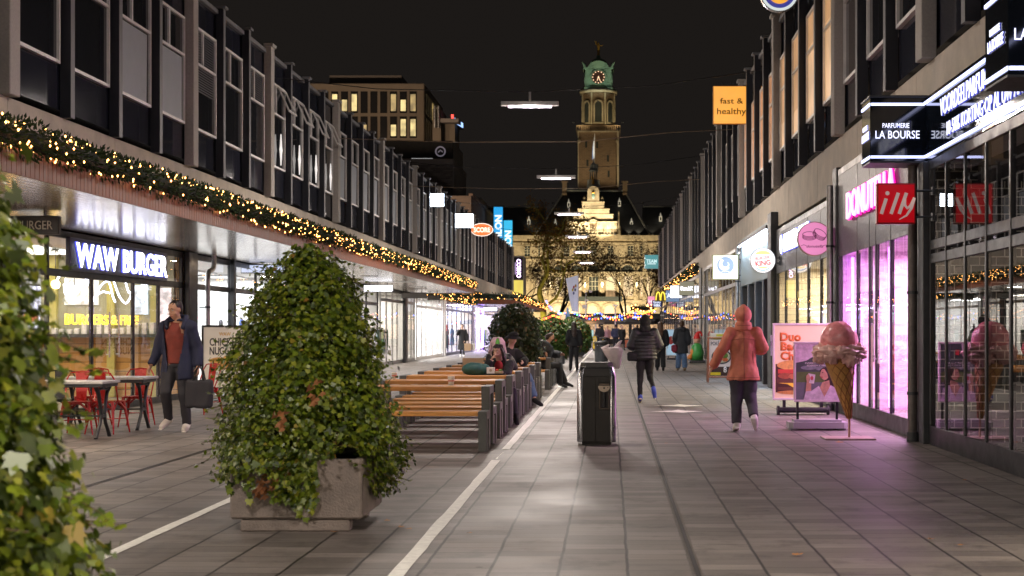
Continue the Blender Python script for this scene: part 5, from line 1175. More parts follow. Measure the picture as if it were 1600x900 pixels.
# ================================================================= bare trees of the square
def tree(label, x, y, h, seed, bark, leafm, nleaf, spread=.55, lean=0, upl=None, levels=5, lp=.35, leafsz=.10, r0=None, z0=0):
    rnd = random.Random(seed); T = thing('tree', label, 'tree', (x, y, z0), 0, 'autumn trees on the square'); q = MB(); tips = []
    def grow(p, d, L_, r, lv):
        pts = [p]; rs = [r]; dd = d.copy(); n = 5
        for i in range(n):
            dd = (dd + Vector((rnd.gauss(0, .13), rnd.gauss(0, .13), rnd.gauss(.03, .08)))).normalized(); pts.append(pts[-1] + dd * L_ / n); rs.append(r * (1 - .45 * (i + 1) / n))
        q.tube(pts, rs, 7 if lv > 2 else 4, smooth=True)
        if lv <= 2: tips.extend(pts[1:])
        if lv == 0: return
        for k in range(rnd.choice((2, 3, 3)) + (1 if lv < 4 else 0)):
            j = rnd.randint(2, n) if k else n; ax = dd.orthogonal().normalized(); ax.rotate(Matrix.Rotation(rnd.random() * 6.28, 3, dd).to_quaternion()) if 0 else None
            a = rnd.random() * 2 * PI; u = dd.orthogonal().normalized(); w = dd.cross(u); side = u * math.cos(a) + w * math.sin(a)
            nd = (dd + side * rnd.uniform(.5, 1.1) * spread * 1.6 + Vector((0, 0, .12))).normalized(); grow(pts[j], nd, L_ * rnd.uniform(.62, .82), rs[j] * rnd.uniform(.55, .75), lv - 1)
    r0 = r0 or h * .022
    grow(Vector((0, 0, 0)), Vector((lean, 0, 1)).normalized(), h * .30, r0, levels)
    q.build('trunk', bark, T)
    V = []; Fq = []; n = 0
    for i in range(nleaf):
        c = rnd.choice(tips) + Vector((rnd.gauss(0, .25), rnd.gauss(0, .25), rnd.gauss(0, .2))); a = Vector((rnd.gauss(0, 1), rnd.gauss(0, 1), rnd.gauss(0, 1))).normalized(); b_ = a.orthogonal().normalized(); s = leafsz * rnd.uniform(.6, 1.3)
        V += [c - a * s, c + b_ * s * .6, c + a * s, c - b_ * s * .6]; Fq.append((n, n + 1, n + 2, n + 3)); n += 4
    if nleaf: npmesh('crown', [tuple(v) for v in V], Fq, leafm, T)
    return T
m_bark = mat('tree_bark', (.09, .06, .045), .9, var=.3, scale=4, bump=.4)
m_bark2 = mat('green_yellow_bark', (.24, .21, .06), .8, var=.45, scale=2.5, bump=.4)
m_autumn = leafmat('autumn_leaves', [(0, (.20, .09, .03)), (.5, (.34, .17, .045)), (1, (.10, .06, .03))], .7, .35)
m_brownlf = leafmat('dry_brown_leaves', [(0, (.16, .08, .05)), (.6, (.30, .15, .08)), (1, (.12, .07, .045))], .7, .45)
def bent_tree():
    T = thing('tree', 'bare tree with a bent yellow green lit trunk and orange leaves left of the gable', 'tree', (PX(851, 143), 143, 0), 0, 'autumn trees on the square'); q = MB(); Y = 143; rnd = random.Random(4)
    P = lambda px, py, dy=0: Vector((PX(px, Y) - PX(851, Y), dy, PZ(py, Y)))
    main = [P(851, 536), P(850, 500), P(848, 478), P(843, 460), P(843, 450), P(849, 440), P(853, 428)]
    q.tube(main, [.36, .34, .31, .28, .25, .22, .18], 9)
    limbs = [([P(853, 428), P(851, 416), P(847, 406), P(850, 392), P(856, 380), P(858, 362, .5), P(853, 345, .8)], .16), ([P(849, 440), P(856, 430), P(857, 412, -.5), P(855, 395, -.8), P(862, 382, -1), P(872, 370, -1.2), P(880, 358, -1)], .15),
             ([P(849, 484), P(858, 474, .3), P(868, 466, .5), P(876, 450, .6), P(880, 430, .6), P(886, 412, .5), P(898, 404, .3), P(906, 398, .2)], .17), ([P(880, 430, .6), P(876, 412, .8), P(878, 396, 1)], .08)]
    tips = []
    def tw(p, d, L_, r, lv):
        pts = [p]; dd = d.copy()
        for i in range(4): dd = (dd + Vector((rnd.gauss(0, .2), rnd.gauss(0, .2), rnd.gauss(.02, .15)))).normalized(); pts.append(pts[-1] + dd * L_ / 4)
        q.tube(pts, [r * (1 - .2 * i) for i in range(5)], 4); tips.extend(pts)
        if lv:
            for k in range(3):
                u = dd.orthogonal().normalized(); w = dd.cross(u); a = rnd.random() * 6.28; tw(pts[rnd.randint(2, 4)], (dd + (u * math.cos(a) + w * math.sin(a)) * .9).normalized(), L_ * .7, r * .55, lv - 1)
    for pts, r in limbs:
        q.tube(pts, [r * (1 - .11 * i) for i in range(len(pts))], 7)
        for j in range(3, len(pts)):
            for k in range(2): tw(pts[j], Vector((rnd.gauss(0, .8), rnd.gauss(0, .8), rnd.uniform(.1, 1))).normalized(), 1.9, .06, 3)
    q.build('trunk', m_bark2, T); V = []; Fq = []; n = 0
    for i in range(2600):
        c = rnd.choice(tips) + Vector((rnd.gauss(0, .2), rnd.gauss(0, .2), rnd.gauss(0, .2))); a = Vector((rnd.gauss(0, 1), rnd.gauss(0, 1), rnd.gauss(0, 1))).normalized(); b_ = a.orthogonal().normalized(); s = .13 * rnd.uniform(.6, 1.3)
        V += [c - a * s, c + b_ * s * .6, c + a * s, c - b_ * s * .6]; Fq.append((n, n + 1, n + 2, n + 3)); n += 4
    npmesh('crown', [tuple(v) for v in V], Fq, m_autumn, T)
    # uplighter at its foot, as the lit bark in the photograph shows
    U = thing('uplighter', 'small yellow spotlight at the foot of the bent tree', 'spotlight', (PX(851, 143) - .6, 140.6, .1)); c = MB(); c.cyl((0, 0, 0), (0, 0, .25), .12, n=10); c.build('casing', m_dgrey, U); spot('beam', (0, 0, .3), (.5, 2.6, 6), 1500, (1, .82, .2), 70, .6, .08, U)
bent_tree()
tree('dark bare tree with sparse brown leaves right of the gable', PX(985, 175), 175, 15.5, 12, m_bark, m_brownlf, 2400, .62, .02, r0=.28)
tree('reddish tree behind the teal sign on the right', PX(1018, 190), 190, 17, 15, m_bark, m_brownlf, 3600, .6, r0=.3)
tree('leafless brown tree behind the black corner sign', PX(822, 172), 172, 16, 19, m_bark, m_brownlf, 3600, .62, r0=.3)
tree('wide brown crowned tree left of the stepped gable', PX(868, 215), 215, 21, 23, m_bark, m_brownlf, 4500, .62, r0=.35)
tree('thin tree in front of the hall windows on the right', PX(1003, 160), 160, 11, 31, m_bark, m_brownlf, 700, .6, r0=.16)

# ================================================================= ivy planters
LEAF = np.array([(0, 0), (.34, -.10), (.52, .12), (.36, .30), (.44, .62), (.20, .58), (0, 1.0), (-.20, .58), (-.44, .62), (-.36, .30), (-.52, .12), (-.34, -.10)], float)
m_ivy = leafmat('ivy_leaves', [(0, (.024, .045, .006)), (.3, (.075, .120, .009)), (.6, (.14, .195, .012)), (.88, (.23, .27, .018)), (.985, (.30, .31, .03)), (1, (.28, .13, .03))], .38, .28)
m_ivydk = leafmat('dark_hedge_leaves', [(0, (.010, .018, .008)), (.5, (.030, .050, .014)), (.85, (.06, .07, .02)), (1, (.13, .06, .025))], .5, .2)
m_hedge = leafmat('bright_hedge_leaves', [(0, (.018, .045, .008)), (.5, (.045, .11, .014)), (.9, (.10, .18, .02)), (1, (.35, .06, .02))], .5, .25)
m_stem = mat('ivy_stem', (.09, .055, .025), .8)
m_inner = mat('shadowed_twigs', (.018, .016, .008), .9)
m_cplant = mat('planter_concrete', (.20, .165, .145), .8, var=.3, scale=5, bump=.4, bscale=60)
def bush(parent, prof, N, size, m, seed, shape=LEAF, cut=None, sprig=24, amp=.10, core=0):
    """prof: list of (z, radius)"""
    g = np.random.default_rng(seed); zs = np.array([p[0] for p in prof]); rs = np.array([p[1] for p in prof])
    zz = np.linspace(zs[0], zs[-1], 200); rr = np.interp(zz, zs, rs); w = rr + .05; cdf = np.cumsum(w); cdf /= cdf[-1]
    z = np.interp(g.random(N), cdf, zz); th = g.random(N) * 2 * PI; r = np.interp(z, zs, rs)
    ph = g.random(6) * 6.28
    def nz(th, z): return (np.sin(3 * th + 2.1 * z + ph[0]) + np.sin(5 * th - 4.3 * z + ph[1]) * .7 + np.sin(2 * th + 9 * z + ph[2]) * .6 + np.sin(9 * th + 13 * z + ph[3]) * .45 + np.sin(14 * th - 21 * z + ph[4]) * .3) / 2.2
    lay = g.random(N); bump = nz(th, z); depth = np.where(lay < .6, g.normal(0, .045, N), -g.random(N) * .22)
    R_ = np.maximum(r * (1 + amp * bump) + depth, .01)
    # clumps: push some leaves outwards
    cx = R_ * np.cos(th); cyy = R_ * np.sin(th)
    keep = np.ones(N, bool)
    if cut is not None: keep = cut(cx, cyy, z, g)
    cx, cyy, z, th, lay, depth = [a[keep] for a in (cx, cyy, z, th, lay, depth)]
    n = len(z)
    nrm = np.stack([np.cos(th), np.sin(th), .35 + .5 * (z - zs[0]) / (zs[-1] - zs[0])], 1) + g.normal(0, .45, (n, 3)); nrm /= np.linalg.norm(nrm, axis=1)[:, None]
    dn = np.stack([g.normal(0, .55, n), g.normal(0, .55, n), -1 + g.normal(0, .45, n)], 1)      # tips hang down
    ty = dn - nrm * (dn * nrm).sum(1)[:, None]; ty /= np.linalg.norm(ty, axis=1)[:, None] + 1e-9; tx_ = np.cross(ty, nrm)
    sz = size * g.uniform(.45, 1.2, n) * np.where(g.random(n) < .12, 1.45, 1); k = len(shape)
    fold = np.abs(shape[:, 0]) * .35
    P = np.stack([cx, cyy, z], 1)[:, None, :] + sz[:, None, None] * (shape[None, :, 0:1] * tx_[:, None, :] + (shape[None, :, 1:2] - .3) * ty[:, None, :] - fold[None, :, None] * nrm[:, None, :])
    V = P.reshape(-1, 3); Fq = np.arange(n * k).reshape(n, k)
    npmesh('foliage', V, Fq, m, parent)
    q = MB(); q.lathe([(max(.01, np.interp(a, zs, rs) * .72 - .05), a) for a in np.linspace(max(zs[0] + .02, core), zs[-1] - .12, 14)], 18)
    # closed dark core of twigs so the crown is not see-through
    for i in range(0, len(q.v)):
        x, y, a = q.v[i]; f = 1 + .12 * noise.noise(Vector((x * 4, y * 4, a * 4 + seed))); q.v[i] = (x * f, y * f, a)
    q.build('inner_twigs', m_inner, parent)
    rnd = random.Random(seed); q = MB(); SV = []; SF = []; c_ = 0
    for i in range(sprig):
        a = rnd.random() * 6.28; z_ = rnd.uniform(zs[0] + .1, zs[-1] - .1); r_ = float(np.interp(z_, zs, rs)); p = Vector((r_ * math.cos(a), r_ * math.sin(a), z_)); d = Vector((math.cos(a), math.sin(a), rnd.uniform(-.3, .9))).normalized(); pts = [p]
        for j in range(6): d = (d + Vector((rnd.gauss(0, .25), rnd.gauss(0, .25), rnd.gauss(-.1, .2)))).normalized(); pts.append(pts[-1] + d * rnd.uniform(.025, .05))
        q.tube(pts, [.004 - .0005 * j for j in range(7)], 4)
        for pt in pts[1:]:
            for s_ in range(2):
                nn = Vector((rnd.gauss(0, .5), rnd.gauss(0, .5), 1)).normalized(); t = Vector((rnd.gauss(0, 1), rnd.gauss(0, 1), rnd.gauss(-.3, .4))); t = (t - nn * t.dot(nn)).normalized(); u = t.cross(nn); s2 = size * rnd.uniform(.5, 1)
                for (lx, ly) in shape: SV.append(tuple(pt + (u * lx + t * ly) * s2 - nn * abs(lx) * .3 * s2))
                SF.append(tuple(range(c_, c_ + k))); c_ += k
    if sprig: q.build('stems', m_stem, parent); npmesh('sprigs', SV, SF, m, parent)
def planter_box(T, w=.9, h=.42, m=None, base=True):
    q = MB(); t = .06; z0 = .09; a = w / 2
    q.box(-a, a, -a, -a + t, z0, z0 + h, bev=.015); q.box(-a, a, a - t, a, z0, z0 + h, bev=.015); q.box(-a + .001, -a + t, -a + t - .002, a - t + .002, z0, z0 + h, bev=.01); q.box(a - t, a - .001, -a + t - .002, a - t + .002, z0, z0 + h, bev=.01); q.box(-a + .05, a - .05, -a + .05, a - .05, z0 + .02, z0 + h - .05)
    q.build('box', m or m_cplant, T)
    if base: q = MB(); q.box(-a + .07, a - .09, -a + .02, -a + .16, 0, .085, bev=.01); q.box(-a + .07, a - .09, a - .16, a - .04, 0, .085, bev=.01); q.box(-a + .12, a - .16, -a + .03, a - .06, .03, .087); q.build('pallet', m_cplant, T)
T = thing('ivy_planter', 'big ivy bush in a weathered concrete planter between the two white lines', 'planter', (-2.25, 10.75, 0), 0, 'ivy planters down the street')
planter_box(T, .94, .43)
PROF = [(.16, .42), (.24, .56), (.38, .62), (.57, .64), (.8, .595), (1.04, .545), (1.42, .465), (1.66, .385), (1.85, .275), (1.98, .15), (2.08, .04)]
def cut1(x, y, z, g):
    below = z < .55 + .03 * g.normal(size=len(z)); ang = np.arctan2(y, x)     # front is y<0
    px = x
    bare = (z < .62) & (y < .1) & (px > .04) & (px < .50) & (z < .56 + .04 * np.sin(px * 21)); bare2 = (z < .44) & (y < .1) & (px > -.50) & (px < -.16); bare3 = (z < .22) & (np.abs(x) < .5)
    under = (z < .20)
    return ~(bare | bare2 | under | (bare3 & (g.random(len(z)) > .25)))
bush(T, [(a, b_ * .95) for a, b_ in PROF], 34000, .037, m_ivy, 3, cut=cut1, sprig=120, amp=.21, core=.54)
# strands hanging over the front of the box, with dead leaves
def strands(T, xs, seed, m=m_ivy, yf=-.5, z0=.62):
    rnd = random.Random(seed); SV = []; SF = []; c_ = 0
    for x in xs:
        L_ = rnd.uniform(.25, .5); p = Vector((x, yf, z0))
        while p.z > z0 - L_:
            p = p + Vector((rnd.gauss(0, .018), rnd.gauss(0, .004), -.022)); nn = Vector((rnd.gauss(0, .35), -1, rnd.gauss(.3, .3))).normalized(); t = Vector((rnd.gauss(0, .6), 0, -1)); t = (t - nn * t.dot(nn)).normalized(); u = t.cross(nn); s2 = .055 * rnd.uniform(.6, 1.2)
            for (lx, ly) in LEAF: SV.append(tuple(p + Vector((rnd.uniform(-.03, .03), -.01, 0)) + (u * lx + t * ly) * s2 - nn * abs(lx) * .3 * s2)) if 0 else SV.append(tuple(p + (u * lx + t * ly) * s2 - nn * abs(lx) * .3 * s2))
            SF.append(tuple(range(c_, c_ + 12))); c_ += 12
    npmesh('hanging_strands', SV, SF, m, T)
strands(T, [random.Random(2).uniform(-.1, .1) + a for a in (-.20, -.14, -.10, -.05, 0, .05, -.18, -.02, .02, -.12, -.08)] + [-.42, -.38, -.34], 5)
m_dead = leafmat('dead_ivy', [(0, (.20, .07, .03)), (1, (.36, .15, .05))], .7, .2)
def deadclump(T, c, n, seed, sp=.05):
    rnd = random.Random(seed); SV = []; SF = []; c_ = 0
    for i in range(n):
        p = Vector(c) + Vector((rnd.gauss(0, sp), rnd.gauss(0, .01) - .02, rnd.gauss(0, sp * 1.2))); nn = Vector((rnd.gauss(0, .6), -1, rnd.gauss(0, .6))).normalized(); t = nn.orthogonal().normalized(); u = t.cross(nn); s2 = .06 * rnd.uniform(.6, 1.2)
        for (lx, ly) in LEAF: SV.append(tuple(p + (u * lx * .7 + t * ly) * s2 - nn * abs(lx) * .9 * s2))
        SF.append(tuple(range(c_, c_ + 12))); c_ += 12
    npmesh('dead_leaves', SV, SF, m_dead, T)
deadclump(T, (-.12, -.56, .42), 22, 1, .035); deadclump(T, (-.2, -.55, .33), 16, 2, .03); deadclump(T, (-.05, -.68, .82), 9, 4, .03); deadclump(T, (.18, -.62, 1.0), 8, 6, .03)
T = thing('ivy_planter', 'nearest ivy bush, out of focus and cut off by the left picture edge', 'planter', (-2.26, 4.30, 0), 0, 'ivy planters down the street')
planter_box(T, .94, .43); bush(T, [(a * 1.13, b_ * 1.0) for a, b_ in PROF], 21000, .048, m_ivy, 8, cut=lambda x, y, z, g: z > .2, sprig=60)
T = thing('ivy_planter', 'dark reddish bush in a grey planter behind the seated people', 'planter', (-2.2, 33.1, 0), 0, 'ivy planters down the street')
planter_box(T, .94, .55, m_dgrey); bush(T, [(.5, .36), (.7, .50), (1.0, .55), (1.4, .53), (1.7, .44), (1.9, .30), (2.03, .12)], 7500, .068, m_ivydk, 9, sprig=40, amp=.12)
T = thing('ivy_planter', 'dense dark green cone bush left of the woman walking away', 'planter', (-2.25, 56, 0), 0, 'ivy planters down the street')
planter_box(T, .94, .43, m_dgrey); bush(T, [(.3, .5), (.6, .62), (1.0, .62), (1.4, .52), (1.75, .34), (2.0, .17), (2.12, .05)], 5200, .085, m_hedge, 10, sprig=12, amp=.06)
T = thing('ivy_planter', 'bright green rounded bush behind the woman walking away', 'planter', (-1.95, 74, 0), 0, 'ivy planters down the street')
planter_box(T, 1.2, .4, m_dgrey); bush(T, [(.2, .7), (.5, .95), (1.0, 1.0), (1.5, .85), (1.85, .55), (2.05, .2)], 5200, .10, m_hedge, 14, sprig=0, amp=.08)
T = thing('hedge_tree', 'low rounded hedge bush on the square, farthest one', 'bush', (-5.3, 104, 0)); bush(T, [(.05, .9), (.6, 1.3), (1.3, 1.2), (1.9, .7), (2.1, .2)], 3000, .14, m_hedge, 15, sprig=0, amp=.1)
# red fairy bulbs on the dark bush
# fallen leaves
m_fall = leafmat('fallen_leaf_col', [(0, (.40, .17, .05)), (1, (.20, .10, .04))], .7, .1)
def fleaf(x, y, a, s, label):
    V = [(lx * s * math.cos(a) - ly * s * math.sin(a), lx * s * math.sin(a) + ly * s * math.cos(a), .012 + .25 * s * (lx * lx + .6 * ly * ly) + .002 * math.sin(ly * 9)) for lx, ly in LEAF]
    o = npmesh('fallen_leaf', V, [tuple(range(12))], mat('leaf_' , (.42, .18, .05), .7, var=.2, scale=20)); o.location = (x, y, 0); return tag(o, label, 'leaf', 'fallen leaves on the paving')
for i, (px, py, s, lab) in enumerate(((1312, 693, .11, 'brown leaf lying before the ice cream base'), (1510, 752, .05, 'small red leaf near the perfume shop doors'), (1456, 844, .05, 'yellow leaf beside the dark crack at the lower right'), (1495, 854, .06, 'orange leaf just right of the yellow one'), (1242, 870, .07, 'curled brown leaf near the bottom edge on the right'),
        (605, 816, .05, 'green bit of ivy right of the concrete planter'), (642, 829, .05, 'small green leaf beside the long white line'), (524, 833, .06, 'orange leaf against the planter foot'), (732, 835, .04, 'tiny leaf on the joint right of the white line'), (1040, 694, .04, 'pale scrap on the paving past the slotted drain'), (627, 826, .05, 'pale paper scrap right of the planter foot'))):
    Y = GY(py); fleaf(PX(px, Y), Y, i * 1.3, s, lab)
# ================================================================= picnic benches
def plank_mat(name, c):
    m = mat(name, c, .42, var=.45, scale=3.5, stretch=(.5, 9, 9), bump=.15, coat=.0)
    return m
m_plank = plank_mat('oiled_planks', (.56, .25, .062)); per_object_tone(m_plank, .62, 1.25)
m_frame = mat('bench_frame_grey', (.105, .105, .10), .55, metal=.1, var=.15, scale=30, bump=.06)
def picnic_set():
    B = thing('picnic_table', 'x', 'picnic table', (0, 0, 0), 0, 'picnic tables with plank benches down the street')
    L_ = 1.70; p = .105
    for sx in (0, 1):
        x0 = -L_ / 2 if sx == 0 else L_ / 2 - p; x1 = x0 + p
        q = MB()
        q.box(x0, x1, 0, p, 0, .475, bev=.006); q.box(x0, x1, .30, .30 + p * .9, 0, .37, bev=.006); q.box(x0 + .001, x1 - .001, p - .002, .40, .475 - .10, .474, bev=.006)     # near seat frame
        q.box(x0, x1, 1.46 - p, 1.46, 0, .475, bev=.006); q.box(x0, x1, 1.06, 1.06 + p * .9, 0, .37, bev=.006); q.box(x0 + .001, x1 - .001, 1.06, 1.46 - p + .002, .475 - .10, .474, bev=.006)
        q.box(x0 + .002, x1 - .002, .42, .42 + p, .02, .755, bev=.006); q.box(x0 + .002, x1 - .002, 1.0 - p + .03, 1.03, .02, .755, bev=.006); q.box(x0 + .003, x1 - .003, .42 + p - .002, 1.03 - p + .002, .755 - .10, .754, bev=.006)
        q.build('end_frame', m_frame, B)
    a, b_ = -L_ / 2 + p + .004, L_ / 2 - p - .004
    for k, (y, z) in enumerate([(.01, .47), (.155, .47), (.29, .47), (1.04, .47), (1.18, .47), (1.33, .47)]):
        q = MB(); q.box(a, b_, y, y + .115, z - .052, z, bev=.006); q.build('seat_plank', m_plank, B)
    for k in range(5):
        y = .425 + k * .122; q = MB(); q.box(a, b_, y, y + .112, .752 - .052, .752, bev=.006); q.build('table_plank', m_plank, B)
    return B
setp = picnic_set()
ys1 = [17.0 + 2.05 * k for k in range(7)]; ys2 = [34.3 + 2.1 * k for k in range(5)]
labs = ['nearest picnic table set, with a paper cup on top', 'second nearest picnic table set, behind the one with the white cup', 'third picnic table set, where the dark haired woman sits eating', 'picnic table just behind the woman who is eating', 'picnic table beside the person in the bucket hat', 'sixth picnic table, seen as a thin shining strip', 'last picnic table before the dark reddish bush',
        'first picnic table after the dark reddish bush', 'second picnic table after the dark reddish bush', 'third picnic table after the dark reddish bush', 'fourth picnic table after the dark reddish bush', 'last picnic table beside the woman walking away']
for i, y in enumerate(ys1 + ys2):
    o = setp if i == 0 else dup(setp, (0, 0, 0)); o.location = (-2.31, y, 0); o['label'] = labs[i]
def cup(label, px, py, Y, z=.757, s=1.0):
    m = MB(); T = thing('paper_cup', label, 'cup', (PX(px, Y), Y, z), group='paper cups on the picnic tables')
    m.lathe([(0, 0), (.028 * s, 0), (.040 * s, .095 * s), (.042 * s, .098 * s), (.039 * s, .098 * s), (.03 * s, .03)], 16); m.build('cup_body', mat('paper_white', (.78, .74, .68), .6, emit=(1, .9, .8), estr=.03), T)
    m = MB(); m.lathe([(.0355 * s, .045), (.0372 * s, .065)], 16); m.build('printed_mark', mat('cup_print', (.65, .25, .2), .6), T)
cup('white paper cup on the left of the second table', 616, 592, 19.7); cup('white paper cup on the right end of the nearest table', 705, 599, 17.75, s=1.1)

# ================================================================= litter bins
m_binblk = mat('bin_panels', (.030, .027, .024), .45, metal=.3, var=.15, scale=20, bump=.05)
m_binst = mat('brushed_steel_strip', (.34, .34, .37), .22, metal=1.0, var=.1, stretch=(20, 20, .5))
T = thing('litter_bin', 'big square dark litter bin with shiny corner strips in mid street', 'litter bin', (-.175, 17.95, 0))
w = .245; c_ = .07
def octo(z, k=1.0, e=0): return [(x * k, .245 + (y - .245) * k, z) for x, y in ((-w + c_ + e, 0), (w - c_ - e, 0), (w, c_ + e), (w, .49 - c_ - e), (w - c_ - e, .49), (-w + c_ + e, .49), (-w, .49 - c_ - e), (-w, c_ + e))]
q = MB(); q.box(-w + c_ + .002, -.014, -.004, .02, .045, .86, bev=.003); q.build('front_panel', m_binblk, T)
q = MB(); q.box(-.010, w - c_ - .002, -.004, .02, .045, .44, bev=.003); q.box(-.010, .032, -.004, .02, .441, .86, bev=.003); q.box(w - c_ - .014, w - c_ - .002, -.004, .02, .441, .86, bev=.003); q.box(.033, w - c_ - .015, -.004, .02, .78, .86, bev=.003); q.build('door_panel', m_binblk, T)
q = MB(); vs = octo(.035, .975) + octo(.86, .975); n = 8; q.add(vs, [(i, (i + 1) % n, (i + 1) % n + n, i + n) for i in range(n)] + [tuple(range(n))[::-1], tuple(range(n, 2 * n))]); q.box(-w + .06, w - .06, .05, .44, 0, .036); q.build('body', m_binblk, T)
for s_ in (-1, 1):
    q = MB()
    for f in (0, 1):
        pr = []
        for i in range(9):      # softly rounded metal corner
            a = (i / 8) * PI / 2; cx_, cy_ = s_ * (w - c_), (c_ if f == 0 else .49 - c_); pr.append((cx_ + s_ * c_ * math.sin(a), cy_ - c_ * math.cos(a) if f == 0 else cy_ + c_ * math.cos(a)))
        vs = [(x, y, z) for z in (.045, .86) for x, y in pr] + [(x * .86, .245 + (y - .245) * .86, .975) for x, y in pr]
        fs = [(j * 9 + i, j * 9 + i + 1, (j + 1) * 9 + i + 1, (j + 1) * 9 + i) for j in range(2) for i in range(8)]
        if (s_ > 0) == (f == 1): fs = [g_[::-1] for g_ in fs]
        q.add(vs, fs, 0, True)
    q.build('corner_strip', m_binst, T)
q = MB(); vs = octo(.862, 1.0, .004) + octo(.98, .84, .004) + octo(1.03, .80, .004); q.add(vs, [(j * 8 + i, j * 8 + (i + 1) % 8, (j + 1) * 8 + (i + 1) % 8, (j + 1) * 8 + i) for j in range(2) for i in (0, 2, 4, 6)] + [(8 + i, 8 + (i + 1) % 8, 16 + (i + 1) % 8, 16 + i) for i in (1, 3, 5, 7)] + [tuple(range(16, 24))]); q.build('hood', m_binblk, T)
q = MB(); q.box(-.2, .2, .03, .46, .86, .97); q.build('inner_throat', m_black, T)
m_asht = mat('ashtray_steel', (.55, .45, .36), .35, metal=.9)
q = MB(); M_ = Matrix.Translation((.095, -.012, .74)) @ FACE['S']; q.poly([(.075 * math.cos(a), .075 * math.sin(a)) for a in [PI + i * PI / 12 for i in range(13)]], 0, .03, M=M_); ah = q.build('ashtray', m_asht, T)
q = MB(); q.poly(circ(.012, 10, .0, -.025), .032, .036, M=M_); q.poly(circ(.006, 8, .045, -.02), .032, .036, M=M_); q.build('holes', m_black, ah)
q = MB(); q.box(.035, .045, -.018, .002, .46, .72, bev=.003); q.box(.15, .16, -.018, .002, .46, .72, bev=.003); q.box(.035, .16, -.018, .002, .45, .46, bev=.003); q.box(.035, .16, -.018, .002, .742, .77, bev=.003); q.box(.05, .14, .01, .018, .46, .70); q.build('ash_tube_guard', mat('guard_brown', (.18, .14, .11), .4, metal=.7), T)
q = MB(); q.cyl((.095, -.004, .48), (.095, -.004, .66), .026, n=12); q.build('ash_tube', m_black, T)
# crumpled plastic bag on the bin
def plasticbag(label, x, y, z, w_, h_, col, em=0, handles=True, seed=1, nm='plastic_bag', cat='bag'):
    q = MB(); n = 22; prof = [(.0, 0), (.6, .0), (.95, .12), (1.0, .4), (.92, .7), (.75, .9), (.45, 1.0)]
    vs = []
    for i, (r, zz) in enumerate(prof):
        for k in range(n):
            a = 2 * PI * k / n; f = 1 + .16 * noise.noise(Vector((math.cos(a) * 2 + seed, math.sin(a) * 2, zz * 4))) + .06 * math.sin(7 * a + i)
            vs.append((r * w_ * .5 * math.cos(a) * f, r * w_ * .32 * math.sin(a) * f, zz * h_ + .02 * noise.noise(Vector((a, zz * 5, seed)))))
    q.add(vs, [(i * n + k, i * n + (k + 1) % n, (i + 1) * n + (k + 1) % n, (i + 1) * n + k) for i in range(len(prof) - 1) for k in range(n)], 0, True)
    if handles:
        for s_ in (-1, 1): q.tube([(s_ * w_ * .22, 0, h_ * .96), (s_ * w_ * .36, 0.01, h_ * 1.2), (s_ * w_ * .30, .02, h_ * 1.32)], [.03, .018, .008], 6, ell=(1, .35))
    o = q.build(nm, mat('film_' + nm, col, .35, emit=col if em else None, estr=em, var=.12, scale=9)); o.location = (x, y, z); return tag(o, label, cat)
q = MB(); n = 20
prof = [(.02, .0), (.04, .03), (.075, .10), (.11, .17), (.13, .23), (.12, .265), (.05, .27)]
vs = [(r * math.cos(2 * PI * k / n) * (1 + .28 * noise.noise(Vector((k * .9, z * 22, 3)))) + .06 - z * .25, r * .7 * math.sin(2 * PI * k / n) * (1 + .2 * noise.noise(Vector((k * 1.7, z * 9, 8)))), z + .02 * noise.noise(Vector((k * .8, r * 30, 1)))) for r, z in prof for k in range(n)]
q.add(vs, [(i * n + k, i * n + (k + 1) % n, (i + 1) * n + (k + 1) % n, (i + 1) * n + k) for i in range(len(prof) - 1) for k in range(n)])
for a_, b_ in (((.06, .26), (.12, .36)), ((-.1, .26), (-.04, .31))): q.tube([(a_[0] - .03, 0, a_[1] - .02), ((a_[0] + b_[0]) / 2, 0, b_[1] - .03), (b_[0], .01, b_[1])], [.035, .02, .006], 6, ell=(1, .3))
o = q.build('plastic_bag', mat('thin_film', (.80, .66, .68), .35, var=.10, scale=9)); o.location = (.025, 18.33, .945); tag(o, 'crumpled pinkish white plastic bag hanging off the far corner of the litter bin', 'bag')
def roundbin(label, x, y):
    T = thing('litter_bin', label, 'litter bin', (x, y, 0), group='round litter bins further down')
    q = MB(); q.lathe([(0, 0), (.22, 0), (.23, .04), (.23, .86), (.22, .87)], 24); q.build('body', m_dgrey, T)
    q = MB(); q.lathe([(.235, .90), (.25, .92), (.25, .97), (.22, 1.0), (.1, 1.02), (0, 1.02)], 24); q.box(-.2, -.17, -.03, .03, .86, .95); q.box(.17, .2, -.03, .03, .86, .95); q.build('lid', m_binblk, T)
roundbin('round dark bin directly behind the square litter bin', -.32, 50); roundbin('farther round bin near the people at the square', -.35, 76)

